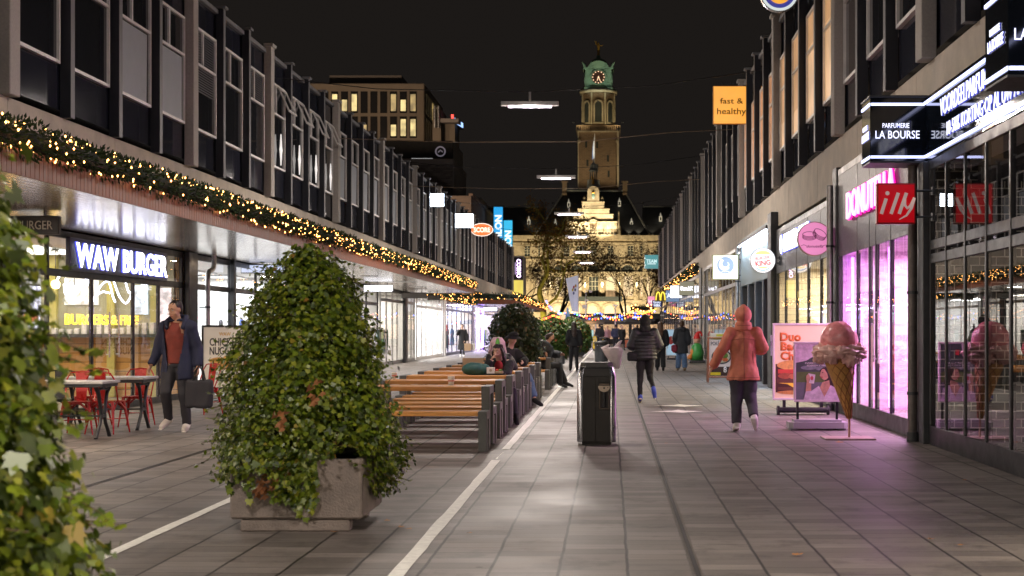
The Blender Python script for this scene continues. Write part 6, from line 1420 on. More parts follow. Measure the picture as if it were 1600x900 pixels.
# ================================================================= red metal cafe chairs and tables
m_redch = mat('red_lacquer', (.42, .012, .012), .28, metal=.2, var=.12, coat=.4); m_blkch = mat('black_lacquer', (.02, .02, .022), .3, metal=.3)
def metal_chair(m):
    C = thing('metal_chair', 'x', 'chair', (0, 0, 0), 0, 'metal cafe chairs outside the burger restaurant')
    q = MB()                                                    # faces -Y
    pts = [(-.19, -.19), (.19, -.19), (.17, .17), (-.17, .17)]
    q.poly([(-.165, -.195), (.165, -.195), (.19, -.17), (.17, .15), (.15, .175), (-.15, .175), (-.17, .15), (-.19, -.17)], .435, .452); q.poly([(-.15, -.17), (.15, -.17), (.14, .14), (-.14, .14)], .4525, .456); q.build('seat', m, C)
    for (x, y) in ((-.16, -.16), (.16, -.16), (-.145, .15), (.145, .15)):
        q = MB(); fx, fy = x * 1.42, y * 1.42 + (.03 if y > 0 else 0); q.tube([(x, y, .44), (x * 1.1, y * 1.1, .36), (fx, fy, 0)], [.034, .030, .012], 8, ell=(1, .7)); q.build('leg', m, C)
    q = MB()
    for a, b_ in (((-.16, -.17), (.16, -.17)), ((-.15, .16), (.15, .16)), ((-.17, -.15), (-.155, .14)), ((.17, -.15), (.155, .14))):
        q.tube([(a[0] * 1.1, a[1] * 1.1, .33), ((a[0] * .7 + b_[0] * .3), (a[1] * .7 + b_[1] * .3), .42), ((a[0] + b_[0]) / 2, (a[1] + b_[1]) / 2, .435), ((a[0] * .3 + b_[0] * .7), (a[1] * .3 + b_[1] * .7), .42), (b_[0] * 1.1, b_[1] * 1.1, .33)], [.02, .016, .012, .016, .02], 6, ell=(1, .6))
    q.tube([(-.2, -.2, .2), (.19, .2, .2)], .007, 5); q.tube([(.2, -.2, .2), (-.19, .2, .2)], .007, 5); q.build('apron_and_braces', m, C)
    q = MB(); q.tube([(-.185, .06, .45), (-.2, .14, .62), (-.195, .2, .76), (-.15, .225, .84), (0, .235, .86), (.15, .225, .84), (.195, .2, .76), (.2, .14, .62), (.185, .06, .45)], .011, 8); q.build('back_hoop', m, C)
    q = MB(); q.add([(-.065, .155, .452), (.065, .155, .452), (.085, .225, .845), (-.085, .225, .845), (-.065, .163, .452), (.065, .163, .452), (.085, .233, .845), (-.085, .233, .845)], [(0, 1, 2, 3), (7, 6, 5, 4), (1, 5, 6, 2), (4, 0, 3, 7), (3, 2, 6, 7)]); q.build('back_plate', m, C)
    return C
rc = metal_chair(m_redch); rc.location = (-7.0, 20.02, 0); rc.rotation_euler = (0, 0, PI - .1); rc['label'] = 'red metal chair between the two tables, its back plate to the viewer'
dup(rc, (-7.33, 19.85, 0), .15, 'red metal chair behind the nearest table, facing the viewer'); dup(rc, (-7.05, 21.45, 0), .1, 'red metal chair behind the right end of the farther table'); dup(rc, (-7.75, 21.5, 0), -.1, 'red metal chair behind the middle of the farther table')
dup(rc, (-6.95, 24.6, 0), -.5 + PI / 2 * 0, 'lone red metal chair by the restaurant glass, partly behind the walking man')
bc = metal_chair(m_blkch); bc.location = (-7.35, 18.55, 0); bc.rotation_euler = (0, 0, PI + .2); bc['label'] = 'black metal chair in front of the nearest table, partly behind ivy'
dup(bc, (-7.9, 18.5, 0), PI - .3, 'black metal chair at the far left, almost hidden by the ivy'); dup(bc, (-7.9, 20.6, 0), .2, 'black metal chair behind the tables at the left')
m_castiron = mat('cast_iron', (.045, .045, .048), .35, metal=.6, bump=.1); m_top = mat('grey_table_top', (.42, .40, .40), .3, var=.15, scale=5)
def cafe_table():
    T = thing('cafe_table', 'x', 'table', (0, 0, 0), 0, 'cafe tables with splayed iron legs')
    q = MB(); q.box(-.62, .62, -.34, .34, .725, .76, bev=.006); q.build('table_top', m_top, T)
    q = MB(); q.box(-.60, .60, -.30, .30, .68, .724, bev=.005); q.build('apron', m_castiron, T)
    for x in (-.48, .50):
        q = MB()
        q.tube([(x, -.26, .68), (x, -.16, .60), (x, -.09, .42), (x, -.06, .30), (x, -.10, .2), (x, -.2, .08), (x, -.26, 0)], [.035, .032, .028, .03, .03, .03, .034], 8, ell=(1, .8))
        q.tube([(x, .26, .68), (x, .16, .60), (x, .09, .42), (x, .06, .30), (x, .10, .2), (x, .2, .08), (x, .26, 0)], [.035, .032, .028, .03, .03, .03, .034], 8, ell=(1, .8))
        q.box(x - .02, x + .02, -.09, .09, .27, .31); q.tube([(x, -.2, .64), (x, 0, .66), (x, .2, .64)], .02, 6); q.build('leg', m_castiron, T)
    q = MB(); q.cyl((-.48, 0, .29), (.5, 0, .29), .012, n=6); q.build('stretcher', m_castiron, T); return T
t0 = cafe_table(); t0.location = (-7.27, 19.2, 0); t0['label'] = 'nearer cafe table with a grey top and black splayed legs'
dup(t0, (-7.27, 20.85, 0), None, 'farther cafe table beside the walking man')

# ================================================================= advertising boards
def boardframe(label, px0, px1, py0, py1, Y, fm, paper, nm='poster_board', cat='advertising board', t=.04, tilt=0, loc_extra=0):
    x0, x1 = PX(px0, Y), PX(px1, Y); z1, z0 = PZ(py0, Y), PZ(py1, Y); w, h = x1 - x0, z1 - z0
    T = thing(nm, label, cat, ((x0 + x1) / 2, Y, 0)); zc = (z0 + z1) / 2
    q = MB()
    for a in ((-w / 2, w / 2, z1 - t, z1), (-w / 2, w / 2, z0, z0 + t), (-w / 2, -w / 2 + t, z0 + t, z1 - t), (w / 2 - t, w / 2, z0 + t, z1 - t)): q.box(a[0], a[1], -.02, .03, a[2], a[3], bev=.006)
    q.build('frame', fm, T); q = MB(); q.box(-w / 2 + t - .003, w / 2 - t + .003, -.004, .02, z0 + t - .003, z1 - t + .003); q.build('poster', paper, T)
    return T, w, h, zc
def shp(parent, M, items, nm='picture'):
    """flat printed shapes: (kind, colour, ...)"""
    z = .0
    for it in items:
        q = MB(); c = it[1]; z += .0006
        if it[0] == 'e': q.poly(circ(it[4], 28, it[2], it[3], ry=it[5]), z, z + .0004, M=M)
        elif it[0] == 'r': q.poly([(it[2], it[3]), (it[4], it[3]), (it[4], it[5]), (it[2], it[5])], z, z + .0004, M=M)
        elif it[0] == 'p': q.poly(it[2], z, z + .0004, M=M)
        elif it[0] == 't': textmesh(it[2], it[5], M @ Matrix.Translation((it[3], it[4], z)), mat('print', c, .6), 'lettering', parent, w=it[6], bold=it[7] if len(it) > 7 else .01, depth=.0005); continue
        q.build(nm, mat('print', c, .5, var=.35 if it[0] != 'r' else .1, scale=14), parent)
m_paper = mat('poster_paper', (.72, .66, .56), .45, var=.06, scale=3); m_mauve = mat('pale_frame', (.62, .52, .56), .35)
# chicken nuggets board
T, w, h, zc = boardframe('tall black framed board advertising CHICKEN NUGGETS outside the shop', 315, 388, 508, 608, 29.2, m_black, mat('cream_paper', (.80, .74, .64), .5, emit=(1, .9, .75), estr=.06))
M_ = frame((0, -.006, zc), 'S')
shp(T, M_, [('t', (.75, .45, .1), 'WAW', 0, .47, .07, .24, .02), ('t', (.05, .04, .04), 'CHICKEN', 0, .31, .15, .62, .02), ('t', (.05, .04, .04), 'NUGGETS', 0, .13, .15, .62, .02),
    ('e', (.62, .33, .08), -.12, -.08, .20, .075), ('e', (.75, .45, .12), .12, -.04, .17, .09), ('e', (.58, .30, .08), -.02, -.17, .24, .085), ('e', (.75, .48, .16), .2, -.14, .13, .07), ('t', (.3, .3, .3), 'Bestel nu', 0, -.33, .06, .36, 0), ('r', (.05, .05, .05), -.14, -.49, .06, -.41), ('t', (.8, .8, .8), 'ACTIE', -.04, -.45, .045, .17, .02), ('r', (.8, .55, .05), .07, -.49, .16, -.41)])
q = MB(); q.box(-.3, .3, -.12, .30, .03, .12, bev=.02); q.box(-.1, -.06, 0, .04, .1, .3); q.box(.06, .1, 0, .04, .1, .3); q.build('foot', m_steel, T)
# burger board
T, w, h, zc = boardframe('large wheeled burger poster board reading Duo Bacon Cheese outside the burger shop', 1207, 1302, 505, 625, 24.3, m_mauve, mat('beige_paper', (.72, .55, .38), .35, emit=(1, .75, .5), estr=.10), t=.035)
M_ = frame((0, -.006, zc), 'S'); O_ = (.62, .14, .03)
shp(T, M_, [('t', O_, 'Duo', -.21, .42, .13, .36, .055), ('t', O_, 'Bacon', -.12, .26, .13, .52, .055), ('t', O_, 'Cheese', -.09, .10, .13, .58, .055),
    ('r', (.06, .015, .008), -.46, -.52, .30, -.04), ('e', (.62, .30, .08), -.1, -.06, .34, .09), ('r', (.50, .05, .03), -.42, -.2, .24, -.13), ('e', (.30, .07, .03), -.3, -.24, .12, .05), ('e', (.42, .12, .05), -.1, -.25, .15, .05), ('e', (.28, .06, .02), .12, -.24, .13, .05), ('r', (.10, .03, .015), -.44, -.36, .26, -.29), ('p', (.85, .50, .04), [(-.42, -.36), (.24, -.36), (.1, -.42), (.0, -.38), (-.14, -.45), (-.26, -.38)]), ('r', (.12, .04, .02), -.42, -.48, .24, -.43), ('e', (.5, .22, .06), -.1, -.52, .34, .035)])
q = MB(); q.box(-.42, .42, -.10, .32, .04, .13, bev=.03); q.box(-.34, -.29, 0, .05, .1, PZ(625, 24.3)); q.box(.29, .34, 0, .05, .1, PZ(625, 24.3)); q.cyl((-.44, -.02, .08), (-.40, -.02, .08), .08, n=14); q.cyl((.40, -.02, .08), (.44, -.02, .08), .08, n=14); q.build('wheeled_base', m_black, T)
q = MB(); q.box(-w / 2 - .03, -w / 2 - .005, .0, .03, zc + .1, zc + .45); q.build('side_handle', m_alu, T)
# woman with cup board
Yb = 20.7
T, w, h, zc = boardframe('smaller poster board of a woman holding a cup, behind the ice cream', 1240, 1314, 534, 628, Yb, m_mauve, mat('dusk_paper', (.12, .14, .15), .35, var=.5, scale=3), t=.032)
M_ = frame((0, -.006, zc), 'S'); sk = (.55, .30, .20)
shp(T, M_, [('r', (.07, .09, .09), -.30, -.02, .30, .40), ('r', (.12, .18, .05), -.30, -.16, .30, .0), ('r', (.16, .17, .20), -.30, -.40, .30, -.15), ('e', (.25, .27, .30), -.12, .06, .12, .03), ('e', (.22, .24, .26), .05, .05, .08, .03),
    ('p', (.70, .56, .66), [(-.31, .40), (.02, .40), (0, .30), (-.06, .22), (-.16, .16), (-.31, .13)]), ('r', (.6, .04, .05), .04, .24, .10, .32),
    ('t', (.75, .7, .7), 'SWEET OR SOUR', .02, .125, .022, .40, .01), ('t', (.75, .7, .7), 'IEDEREEN IS WELKOM', .03, .092, .022, .36, .01),
    ('p', (.03, .012, .01), [(.03, .02), (.08, .065), (.15, .07), (.21, .03), (.24, -.06), (.27, -.2), (.24, -.3), (.16, -.28), (.10, -.1)]),
    ('p', sk, [(.07, -.15), (.17, -.12), (.19, -.26), (.11, -.36), (.03, -.24)]), ('e', sk, .105, -.03, .062, .085), ('p', sk, [(.045, -.03), (.03, -.055), (.05, -.07)]), ('p', (.03, .012, .01), [(.06, .045), (.12, .065), (.17, .0), (.16, -.1), (.14, -.02), (.1, .04)]), ('e', (.03, .01, .01), .075, -.01, .012, .006), ('e', (.45, .06, .06), .062, -.075, .018, .008),
    ('p', (.62, .52, .60), [(-.14, -.40), (-.10, -.28), (.02, -.2), (.10, -.36), (.19, -.19), (.28, -.24), (.31, -.40)]), ('p', sk, [(.035, -.22), (.1, -.36), (.175, -.2), (.13, -.18), (.08, -.2)]),
    ('p', (.60, .50, .58), [(-.2, -.40), (-.16, -.26), (-.10, -.24), (-.04, -.40)]), ('p', sk, [(-.17, -.28), (-.15, -.10), (-.09, -.10), (-.09, -.27)]), ('p', (.72, .66, .66), [(-.13, -.02), (-.03, -.04), (-.05, -.17), (-.12, -.16)]), ('e', (.6, .1, .12), -.08, -.09, .022, .03), ('e', sk, -.135, -.09, .03, .055)])
q = MB(); q.box(-.30, -.265, 0, .035, .12, PZ(628, Yb)); q.box(.265, .30, 0, .035, .12, PZ(628, Yb)); q.build('posts', m_black, T)
q = MB(); q.poly([(-.42, -.1), (-.36, -.16), (.36, -.16), (.42, -.1), (.42, .2), (.36, .28), (-.36, .28), (-.42, .2)], .03, .115); q.poly([(-.34, -.08), (.34, -.08), (.34, .2), (-.34, .2)], .1155, .15); q.box(-.4, -.3, -.1, .2, 0, .03); q.box(.3, .4, -.1, .2, 0, .03); q.build('water_base', mat('grey_plastic', (.33, .32, .34), .4), T, bev=0)
# poke bowl A-frame
Ya = 39
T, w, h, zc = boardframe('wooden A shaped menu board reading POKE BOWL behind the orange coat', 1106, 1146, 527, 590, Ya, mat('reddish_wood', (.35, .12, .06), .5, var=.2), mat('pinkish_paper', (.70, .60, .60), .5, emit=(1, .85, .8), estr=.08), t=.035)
M_ = frame((0, -.006, zc), 'S')
shp(T, M_, [('t', (.03, .03, .05), 'POKÉ BOWL', .0, .38, .10, .52, .01), ('e', (.02, .025, .04), .02, .02, .27, .20), ('e', (.55, .5, .35), .02, .02, .235, .165), ('e', (.14, .25, .03), -.08, .08, .1, .07), ('e', (.5, .42, .04), -.08, -.03, .11, .06), ('e', (.10, .18, .02), .1, .05, .1, .08), ('e', (.55, .12, .04), .12, -.06, .08, .05),
    ('r', (.06, .03, .03), -.3, -.50, .32, -.25), ('e', (.5, .05, .05), -.22, -.28, .07, .05), ('t', (.85, .8, .8), '8', .12, -.33, .15, .09, .03), ('r', (.75, .6, .03), -.28, -.48, .0, -.40)])
q = MB(); q.box(-.28, .32, -.005, .01, zc + .47, zc + .66, bev=.003); q.build('top_card', m_paper, T); shp(T, frame((0, -.006, zc + .56), 'S'), [('r', (.6, .55, .05), -.12, .01, .2, .07), ('r', (.6, .55, .05), -.2, -.07, .3, -.01), ('t', (.05, .1, .02), 'STEL ZELF SAMEN', .05, -.04, .035, .44, .01)])
for s_ in (-1, 1):
    q = MB(); q.tube([(s_ * (w / 2 - .01), 0, 0), (s_ * (w / 2 - .01), 0, .25)], .018, 4); q.build('front_leg', mat('rw', (.35, .12, .06), .5), T)
    q = MB(); q.tube([(s_ * (w / 2 + .0), .35, 0), (s_ * (w / 2 + .0), .04, zc + h / 2)], .018, 4); q.build('rear_leg', mat('rw', (.2, .08, .05), .5), T)
# red/blue poster far right with person
T, w, h, zc = boardframe('pale blue poster board with red figures outside the white glaring shop', 1040, 1060, 514, 556, 68, m_white, emi('blue_poster', (.35, .6, .8), .55)); shp(T, frame((0, -.006, zc), 'S'), [('e', (.5, .06, .06), -.05, .1, .13, .2), ('e', (.5, .06, .06), .1, -.3, .12, .2), ('e', (.6, .5, .5), .08, .2, .1, .12)])
q = MB(); q.box(-.25, .25, -.2, .2, 0, .08, bev=.02); q.box(-.2, -.15, 0, .04, .05, .3); q.box(.15, .2, 0, .04, .05, .3); q.build('base', m_dgrey, T)

# ================================================================= giant ice cream
T = thing('ice_cream_statue', 'giant strawberry ice cream cone on a flat stand outside the donut shop', 'ice cream figure', (3.13, 19.0, 0))
m_waf = mat('wafer', (.52, .27, .08), .5, var=.3, scale=9, bump=.2); m_wafdk = mat('wafer_ridge', (.26, .10, .025), .5, var=.2, scale=9)
Z0, Z1 = .27, 1.07; R1 = .205; tip = .03; lean = -.15
def cone_c(z): t = (z - Z0) / (Z1 - Z0); return Vector((.02 + lean * t * .9, 0, z)), tip + (R1 - tip) * t
q = MB(); pts = [Z0 + (Z1 - Z0) * i / 10 for i in range(11)]; q.tube([cone_c(z)[0] for z in pts], [cone_c(z)[1] for z in pts], 40, up=(1, 0, 0)); co = q.build('wafer_cone', m_waf, T)
q = MB()
for s_ in (-1, 1):
    for k in range(9):
        path = []
        for i in range(26):
            t = i / 25; z = Z0 + (Z1 - Z0) * t; c, r = cone_c(z); a = k * 2 * PI / 9 + s_ * 3.4 * (1 - t) ** .75 * 1.0
            path.append(c + Vector((math.cos(a) * (r + .001), math.sin(a) * (r + .001), 0)))
        q.tube(path, .0065, 5)
q.build('wafer_ridges', m_wafdk, co)
q = MB(); q.cyl((.02, 0, .02), (.02, 0, Z0 + .03), .017, n=10); q.build('pole', mat('pink_pole', (.45, .25, .2), .5), T)
q = MB(); q.box(-.33, .33, -.26, .26, 0, .022, bev=.008); q.build('base_plate', mat('dusty_plate', (.36, .24, .22), .6, var=.2), T)
m_pink = mat('strawberry_ice', (.80, .26, .27), .28, var=.35, scale=5, bump=.35, bscale=14, coat=.5); m_pink2 = mat('pale_drip_ice', (.75, .43, .38), .35, var=.25, scale=7, bump=.5, bscale=22, coat=.3)
def lump(c, r, amp, sc_, seed, n=40, flat=1):
    vs = []; m = 24
    for i in range(m + 1):
        th = PI * i / m
        for k in range(n):
            d = Vector((math.sin(th) * math.cos(2 * PI * k / n), math.sin(th) * math.sin(2 * PI * k / n), math.cos(th))); f = 1 + amp * noise.noise(d * sc_ + Vector((seed, 0, 0))) + amp * .5 * noise.noise(d * sc_ * 2.4 + Vector((seed, 5, 0))); vs.append((c[0] + d.x * r[0] * f, c[1] + d.y * r[1] * f, c[2] + d.z * r[2] * f))
    return vs, [(i * n + k, (i + 1) * n + k, (i + 1) * n + (k + 1) % n, i * n + (k + 1) % n) for i in range(m) for k in range(n)]
cx = cone_c(Z1)[0].x
q = MB(); q.add(*lump((cx, 0, 1.305), (.245, .245, .25), .05, 2.2, 1), 0, True); q.build('scoop', m_pink, T)
q = MB(); q.add(*lump((cx, 0, 1.16), (.325, .31, .11), .30, 3.2, 4), 0, True)
for k in range(13): a = k * 2 * PI / 13 + .3; q.add(*lump((cx + .25 * math.cos(a), .24 * math.sin(a), 1.115 + .035 * math.sin(k * 2.3)), (.10, .09, .075 + .04 * math.sin(k * 1.7) ** 2), .45, 3, k, 20), 0, True)
q.build('melting_rim', m_pink2, T)
# child ride gnome
T = thing('ride_on_figure', 'small red capped gnome figure in green at the far right shop', 'figure', (PX(1088, 62), 61.5, 0))
q = MB(); q.box(-.35, .35, -.3, .4, 0, .10, bev=.03); q.build('base', m_dgrey, T)
q = MB(); q.lathe([(.0, .1), (.26, .12), (.30, .4), (.22, .75), (.1, .85), (0, .86)], 16); q.build('body', mat('gnome_green', (.05, .32, .07), .4), T)
q = MB(); q.ell((0, 0, .96), (.15, .15, .17)); q.ell((0, -.15, .95), (.04, .05, .04)); q.build('head', mat('gnome_skin', (.65, .35, .25), .5), T)
q = MB(); q.tube([(0, 0, 1.02), (0, .02, 1.15), (.05, .02, 1.28), (.14, 0, 1.32), (.2, 0, 1.22)], [.17, .13, .08, .05, .04], 10); q.ell((.2, 0, 1.18), (.05, .05, .05)); q.build('cap', mat('gnome_red', (.6, .02, .02), .4), T)
q = MB(); q.ell((-.2, -.12, .45), (.1, .1, .16)); q.ell((-.3, -.1, .25), (.12, .12, .12)); q.build('basket', mat('gnome_orange', (.7, .25, .05), .5), T)

# ================================================================= things on the square
m_parasol = mat('dark_parasol', (.07, .065, .06), .8, var=.15)
def parasol(label, x, y, w=3.6, z=2.75, closed=False, m=None):
    T = thing('parasol', label, 'parasol', (x, y, 0), group='parasols on the terrace')
    q = MB(); q.cyl((0, 0, 0), (0, 0, z), .035, n=8); q.build('pole', m_alu, T); q = MB()
    if closed: q.lathe([(.05, z - 1.6), (.2, z - 1.4), (.16, z - .5), (.05, z), (0, z + .05)], 8)
    else:
        a = w / 2; n = 8; rim = [(a * math.cos(2 * PI * k / n + PI / 8), a * math.sin(2 * PI * k / n + PI / 8)) for k in range(n)]
        vs = [(0, 0, z)] + [(x_, y_, z - .72) for x_, y_ in rim] + [(x_, y_, z - .92) for x_, y_ in rim]; fs = [(0, 1 + k, 1 + (k + 1) % n) for k in range(n)] + [(1 + k, 9 + k, 9 + (k + 1) % n, 1 + (k + 1) % n) for k in range(n)]; q.add(vs, fs)
    c = q.build('canopy', m or m_parasol, T)
    if not closed:
        q = MB(); q.poly([(-.25, -.05), (.25, -.05), (.2, .06), (0, .1), (-.2, .06)], .0, .01, M=frame((0, -w / 2 * .62, z - .43), 'S', R(-25))); q.build('pale_mark', mat('pale_print', (.6, .6, .58), .6), c)
parasol('dark open parasol at the middle of the square terrace', PX(931, 118), 118); parasol('dark open parasol right of the first one', PX(990, 122), 122, 3.8); parasol('dark open parasol behind the right one', PX(1012, 132), 132, 3.4, 3.1)
parasol('closed blue parasol above the round hedge', PX(887, 112), 112, z=3.1, closed=True, m=mat('blue_parasol', (.08, .16, .28), .7)); parasol('brown open parasol far at the back right', PX(965, 140), 140, 3.6, 3.0)
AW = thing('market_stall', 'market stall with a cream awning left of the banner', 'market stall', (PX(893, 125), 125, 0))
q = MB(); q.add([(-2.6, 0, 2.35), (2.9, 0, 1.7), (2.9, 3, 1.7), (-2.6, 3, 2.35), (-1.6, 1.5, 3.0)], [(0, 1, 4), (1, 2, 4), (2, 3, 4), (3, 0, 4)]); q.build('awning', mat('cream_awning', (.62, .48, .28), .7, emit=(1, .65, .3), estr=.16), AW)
for x in (-2.4, 2.6): q = MB(); q.cyl((x, .1, 0), (x, .1, 2.1), .04, n=6); q.build('pole', m_black, AW)
q = MB(); q.box(-2.2, 2.4, .3, 1.2, 0, 1.0, bev=.05); q.build('counter', m_woodwall2, AW)
def stringlights(label, pts, n, cols, sag=.4, r=.05, grp='coloured string lights over the square'):
    T = thing('string_lights', label, 'string lights', pts[0], group=grp); p0 = Vector(pts[0]); rnd = random.Random(n + int(abs(pts[0][0]) * 10)); path = []
    for i in range(len(pts) - 1):
        a, b_ = Vector(pts[i]), Vector(pts[i + 1])
        for k in range(10): t = k / 10; path.append(a.lerp(b_, t) - Vector((0, 0, sag * 4 * t * (1 - t))) - p0)
    path.append(Vector(pts[-1]) - p0); q = MB(); q.tube(path, .012, 4); q.build('wire', m_black, T); cache = {}
    for k in range(n):
        t = (k + .5) / n * (len(path) - 1); i = int(t); p = path[i].lerp(path[min(i + 1, len(path) - 1)], t - i) - Vector((0, 0, .07)); c = cols[k % len(cols)] if rnd.random() < .7 else rnd.choice(cols)
        if c not in cache: q = MB(); q.ell((0, 0, 0), (r, r, r * 1.3), n=6); o = q.build('bulb', m_bulbc[c], T); cache[c] = o.data
        else: o = bpy.data.objects.new('bulb', cache[c]); link(o, T)
        o.location = p
P_ = lambda px, py, Y: (PX(px, Y), Y, PZ(py, Y))
stringlights('long string of coloured bulbs crossing under the town hall arches', [P_(860, 478, 112), P_(890, 484, 112), P_(935, 487, 114), P_(975, 488, 116), P_(1025, 484, 118)], 46, 'bowrobgb', .35)
stringlights('amber string of bulbs at the right end of the square', [P_(940, 492, 110), P_(985, 486, 110), P_(1022, 478, 110)], 24, 'owob', .3)
stringlights('cluster string of blue and white bulbs round the tree post', [P_(853, 468, 120), P_(862, 482, 120), P_(855, 500, 120), P_(866, 505, 119), P_(874, 484, 118)], 30, 'bbwrb', .05)
stringlights('lower string of orange bulbs over the terrace', [P_(905, 490, 106), P_(945, 494, 106), P_(985, 492, 106), P_(1020, 492, 106)], 26, 'oorwb', .25)
stringlights('red and yellow bulbs draped on the dense cone bush', [(-2.6, 55.6, 1.9), (-2.2, 55.3, 2.05), (-1.9, 55.6, 1.95)], 10, 'roo', .02, r=.03)
# dark garlanded beam at the right of the square
garland('fir garland with warm bulbs over the square at the right', [(PX(985, 104), 104, PZ(482, 104)), (PX(1022, 104), 104, PZ(481, 104))], rad=.25, dens=60, bulbs=18, nparts=30, gs=1.8, brad=.035)
# neon lines of a stall at the right end
T = thing('neon_sign', 'small orange neon sign under the garland at the right of the square', 'neon sign', P_(1008, 490, 101)); q = MB(); q.tube([(-.7, 0, .3), (-.2, 0, -.05), (.4, 0, .15), (.8, 0, .35)], .03, 5); q.tube([(-.9, 0, -.25), (.5, 0, -.3)], .03, 5); q.build('neon_tube', m_bulbc['o'], T)
# banner flag, camera mast, bicycle
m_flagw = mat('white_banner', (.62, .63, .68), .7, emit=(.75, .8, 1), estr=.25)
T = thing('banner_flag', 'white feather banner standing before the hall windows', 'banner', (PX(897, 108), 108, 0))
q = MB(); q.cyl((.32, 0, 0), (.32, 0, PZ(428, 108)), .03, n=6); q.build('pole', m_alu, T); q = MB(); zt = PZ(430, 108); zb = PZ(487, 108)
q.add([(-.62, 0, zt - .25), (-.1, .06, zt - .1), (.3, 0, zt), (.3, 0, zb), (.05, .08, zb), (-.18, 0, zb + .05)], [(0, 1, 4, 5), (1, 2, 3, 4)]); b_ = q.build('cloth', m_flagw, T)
for dx, dz, c in ((-.02, -.9, (.55, .1, .1)), (.12, -.8, (.6, .3, .03)), (-.1, -1.1, (.6, .45, .05)), (-.03, -1.35, (.1, .12, .3)), (.08, -1.1, (.1, .1, .12))): q = MB(); q.poly(circ(.07, 8, ry=.12), 0, .01, M=frame((dx, -.03, zt + dz), 'S')); q.build('printed_mark', mat('bprint', c, .6), b_)
T = thing('camera_mast', 'pale pole with a lamp head and boxes right of the banner', 'pole', (PX(915.5, 118), 118, 0))
q = MB(); q.cyl((0, 0, 0), (0, 0, PZ(455, 118)), .07, .05, n=8); q.build('pole', m_alu, T)
q = MB(); q.tube([(0, 0, PZ(455, 118)), (.15, 0, PZ(453, 118)), (.35, 0, PZ(454, 118))], .03, 6); q.ell((.4, 0, PZ(455.5, 118)), (.16, .12, .1)); q.build('lamp_head', m_white, T)
q = MB(); q.box(-.3, .12, -.1, .1, PZ(482, 118), PZ(476, 118), bev=.02); q.box(0, .22, -.08, .08, PZ(470, 118), PZ(468, 118)); q.build('control_box', m_white, T)
T = thing('lamp_post', 'thin post right of the camera mast', 'pole', (PX(961.5, 116), 116, 0)); q = MB(); q.cyl((0, 0, 0), (0, 0, PZ(476, 116)), .05, n=8); q.box(-.2, .2, -.05, .05, PZ(478, 116), PZ(476, 116)); q.build('pole', m_alu, T)
Yk = 92
T = thing('bicycle', 'parked bicycle with a pale frame left of the round bin', 'bicycle', (PX(921, Yk), Yk, 0), .25)
for x in (-.52, .52):
    q = MB(); c = (x, 0, .34); q.tube([(x + .33 * math.cos(a), 0, .34 + .33 * math.sin(a)) for a in [i * PI / 14 for i in range(29)]], .022, 6, caps=False); wh = q.build('wheel', m_black, T)
    q = MB()
    for i in range(10): a = i * PI / 5; q.tube([c, (x + .32 * math.cos(a), 0, .34 + .32 * math.sin(a))], .004, 4)
    q.build('spokes', m_alu, wh)
q = MB()
for a, b_ in (((-.52, .34), (-.1, .33)), ((-.1, .33), (-.22, .85)), ((-.52, .34), (-.2, .75)), ((-.1, .33), (.38, .75)), ((-.2, .72), (.36, .85)), ((.36, .95), (.52, .34))): q.tube([(a[0], 0, a[1]), (b_[0], 0, b_[1])], .02, 6)
q.build('frame', m_white, T); q = MB(); q.ell((-.24, 0, .9), (.13, .07, .04)); q.build('saddle', m_black, T); q = MB(); q.tube([(.5, -.26, 1.0), (.36, -.1, 1.05), (.36, .1, 1.05), (.5, .26, 1.0)], .015, 6); q.build('handlebar', m_black, T)
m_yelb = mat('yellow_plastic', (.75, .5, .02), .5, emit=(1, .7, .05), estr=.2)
T = thing('cargo_box', 'yellow box stand behind the bicycle', 'box', (PX(934, 100), 100, 0)); q = MB(); q.box(-.35, .4, 0, .5, .05, .95, bev=.04); q.box(.25, .4, -.02, .0, .9, 1.5, bev=.01); q.build('body', m_yelb, T); q = MB(); q.box(-.3, .35, -.01, .001, .3, .34); q.build('seam', m_black, T)
T, w, h, zc = boardframe('small pale cyan poster board behind the bicycle', 920, 928, 515, 534, 102, m_white, emi('cyan_poster', (.4, .8, .8), .7)); q = MB(); q.box(-.15, .15, -.1, .1, 0, .6, bev=.02); q.build('stand', m_white, T)
# terrace furniture and a kiosk strip behind the parasols
m_warmk = emi('kiosk_warm', (1, .6, .3), .9, var=.8, scale=5)
T = thing('kiosk', 'low kiosk with warm shelves behind the terrace parasols', 'kiosk', (PX(965, 136), 136, 0)); q = MB(); q.box(-6, 6, 0, 3, 2.5, 2.9, bev=.05); q.box(-6, 6, 2.9, 3, 0, 2.5); q.build('shell', m_black, T); q = MB(); q.box(-5.6, 5.6, 2.8, 2.89, .5, 1.9); q.build('lit_shelves', m_warmk, T)
for i in range(9): q = MB(); q.box(-5.7 + i * 1.35, -5.4 + i * 1.35, .0, .1, 0, 2.5); q.build('post', m_black, T)
seats = [(925, 112), (934, 114), (980, 112), (990, 108), (1002, 110), (952, 118), (1010, 106)]
for i, (px, Y) in enumerate(seats):
    T = thing('terrace_table', ['terrace table below the middle parasol', 'terrace table next to the pole of the middle parasol', 'terrace table left under the right parasol', 'terrace table nearest under the right parasol', 'terrace table right of the standing pair', 'terrace table between the two parasols', 'terrace table against the far right shops'][i], 'table', (PX(px, Y), Y, 0), group='terrace tables on the square')
    q = MB(); q.lathe([(0, .72), (.4, .72), (.4, .75), (0, .75)], 14); q.build('table_top', m_goods[2], T); q = MB(); q.cyl((0, 0, 0), (0, 0, .72), .03, n=6); q.lathe([(0, 0), (.25, 0), (.25, .03), (0, .04)], 12); q.build('leg', m_black, T)
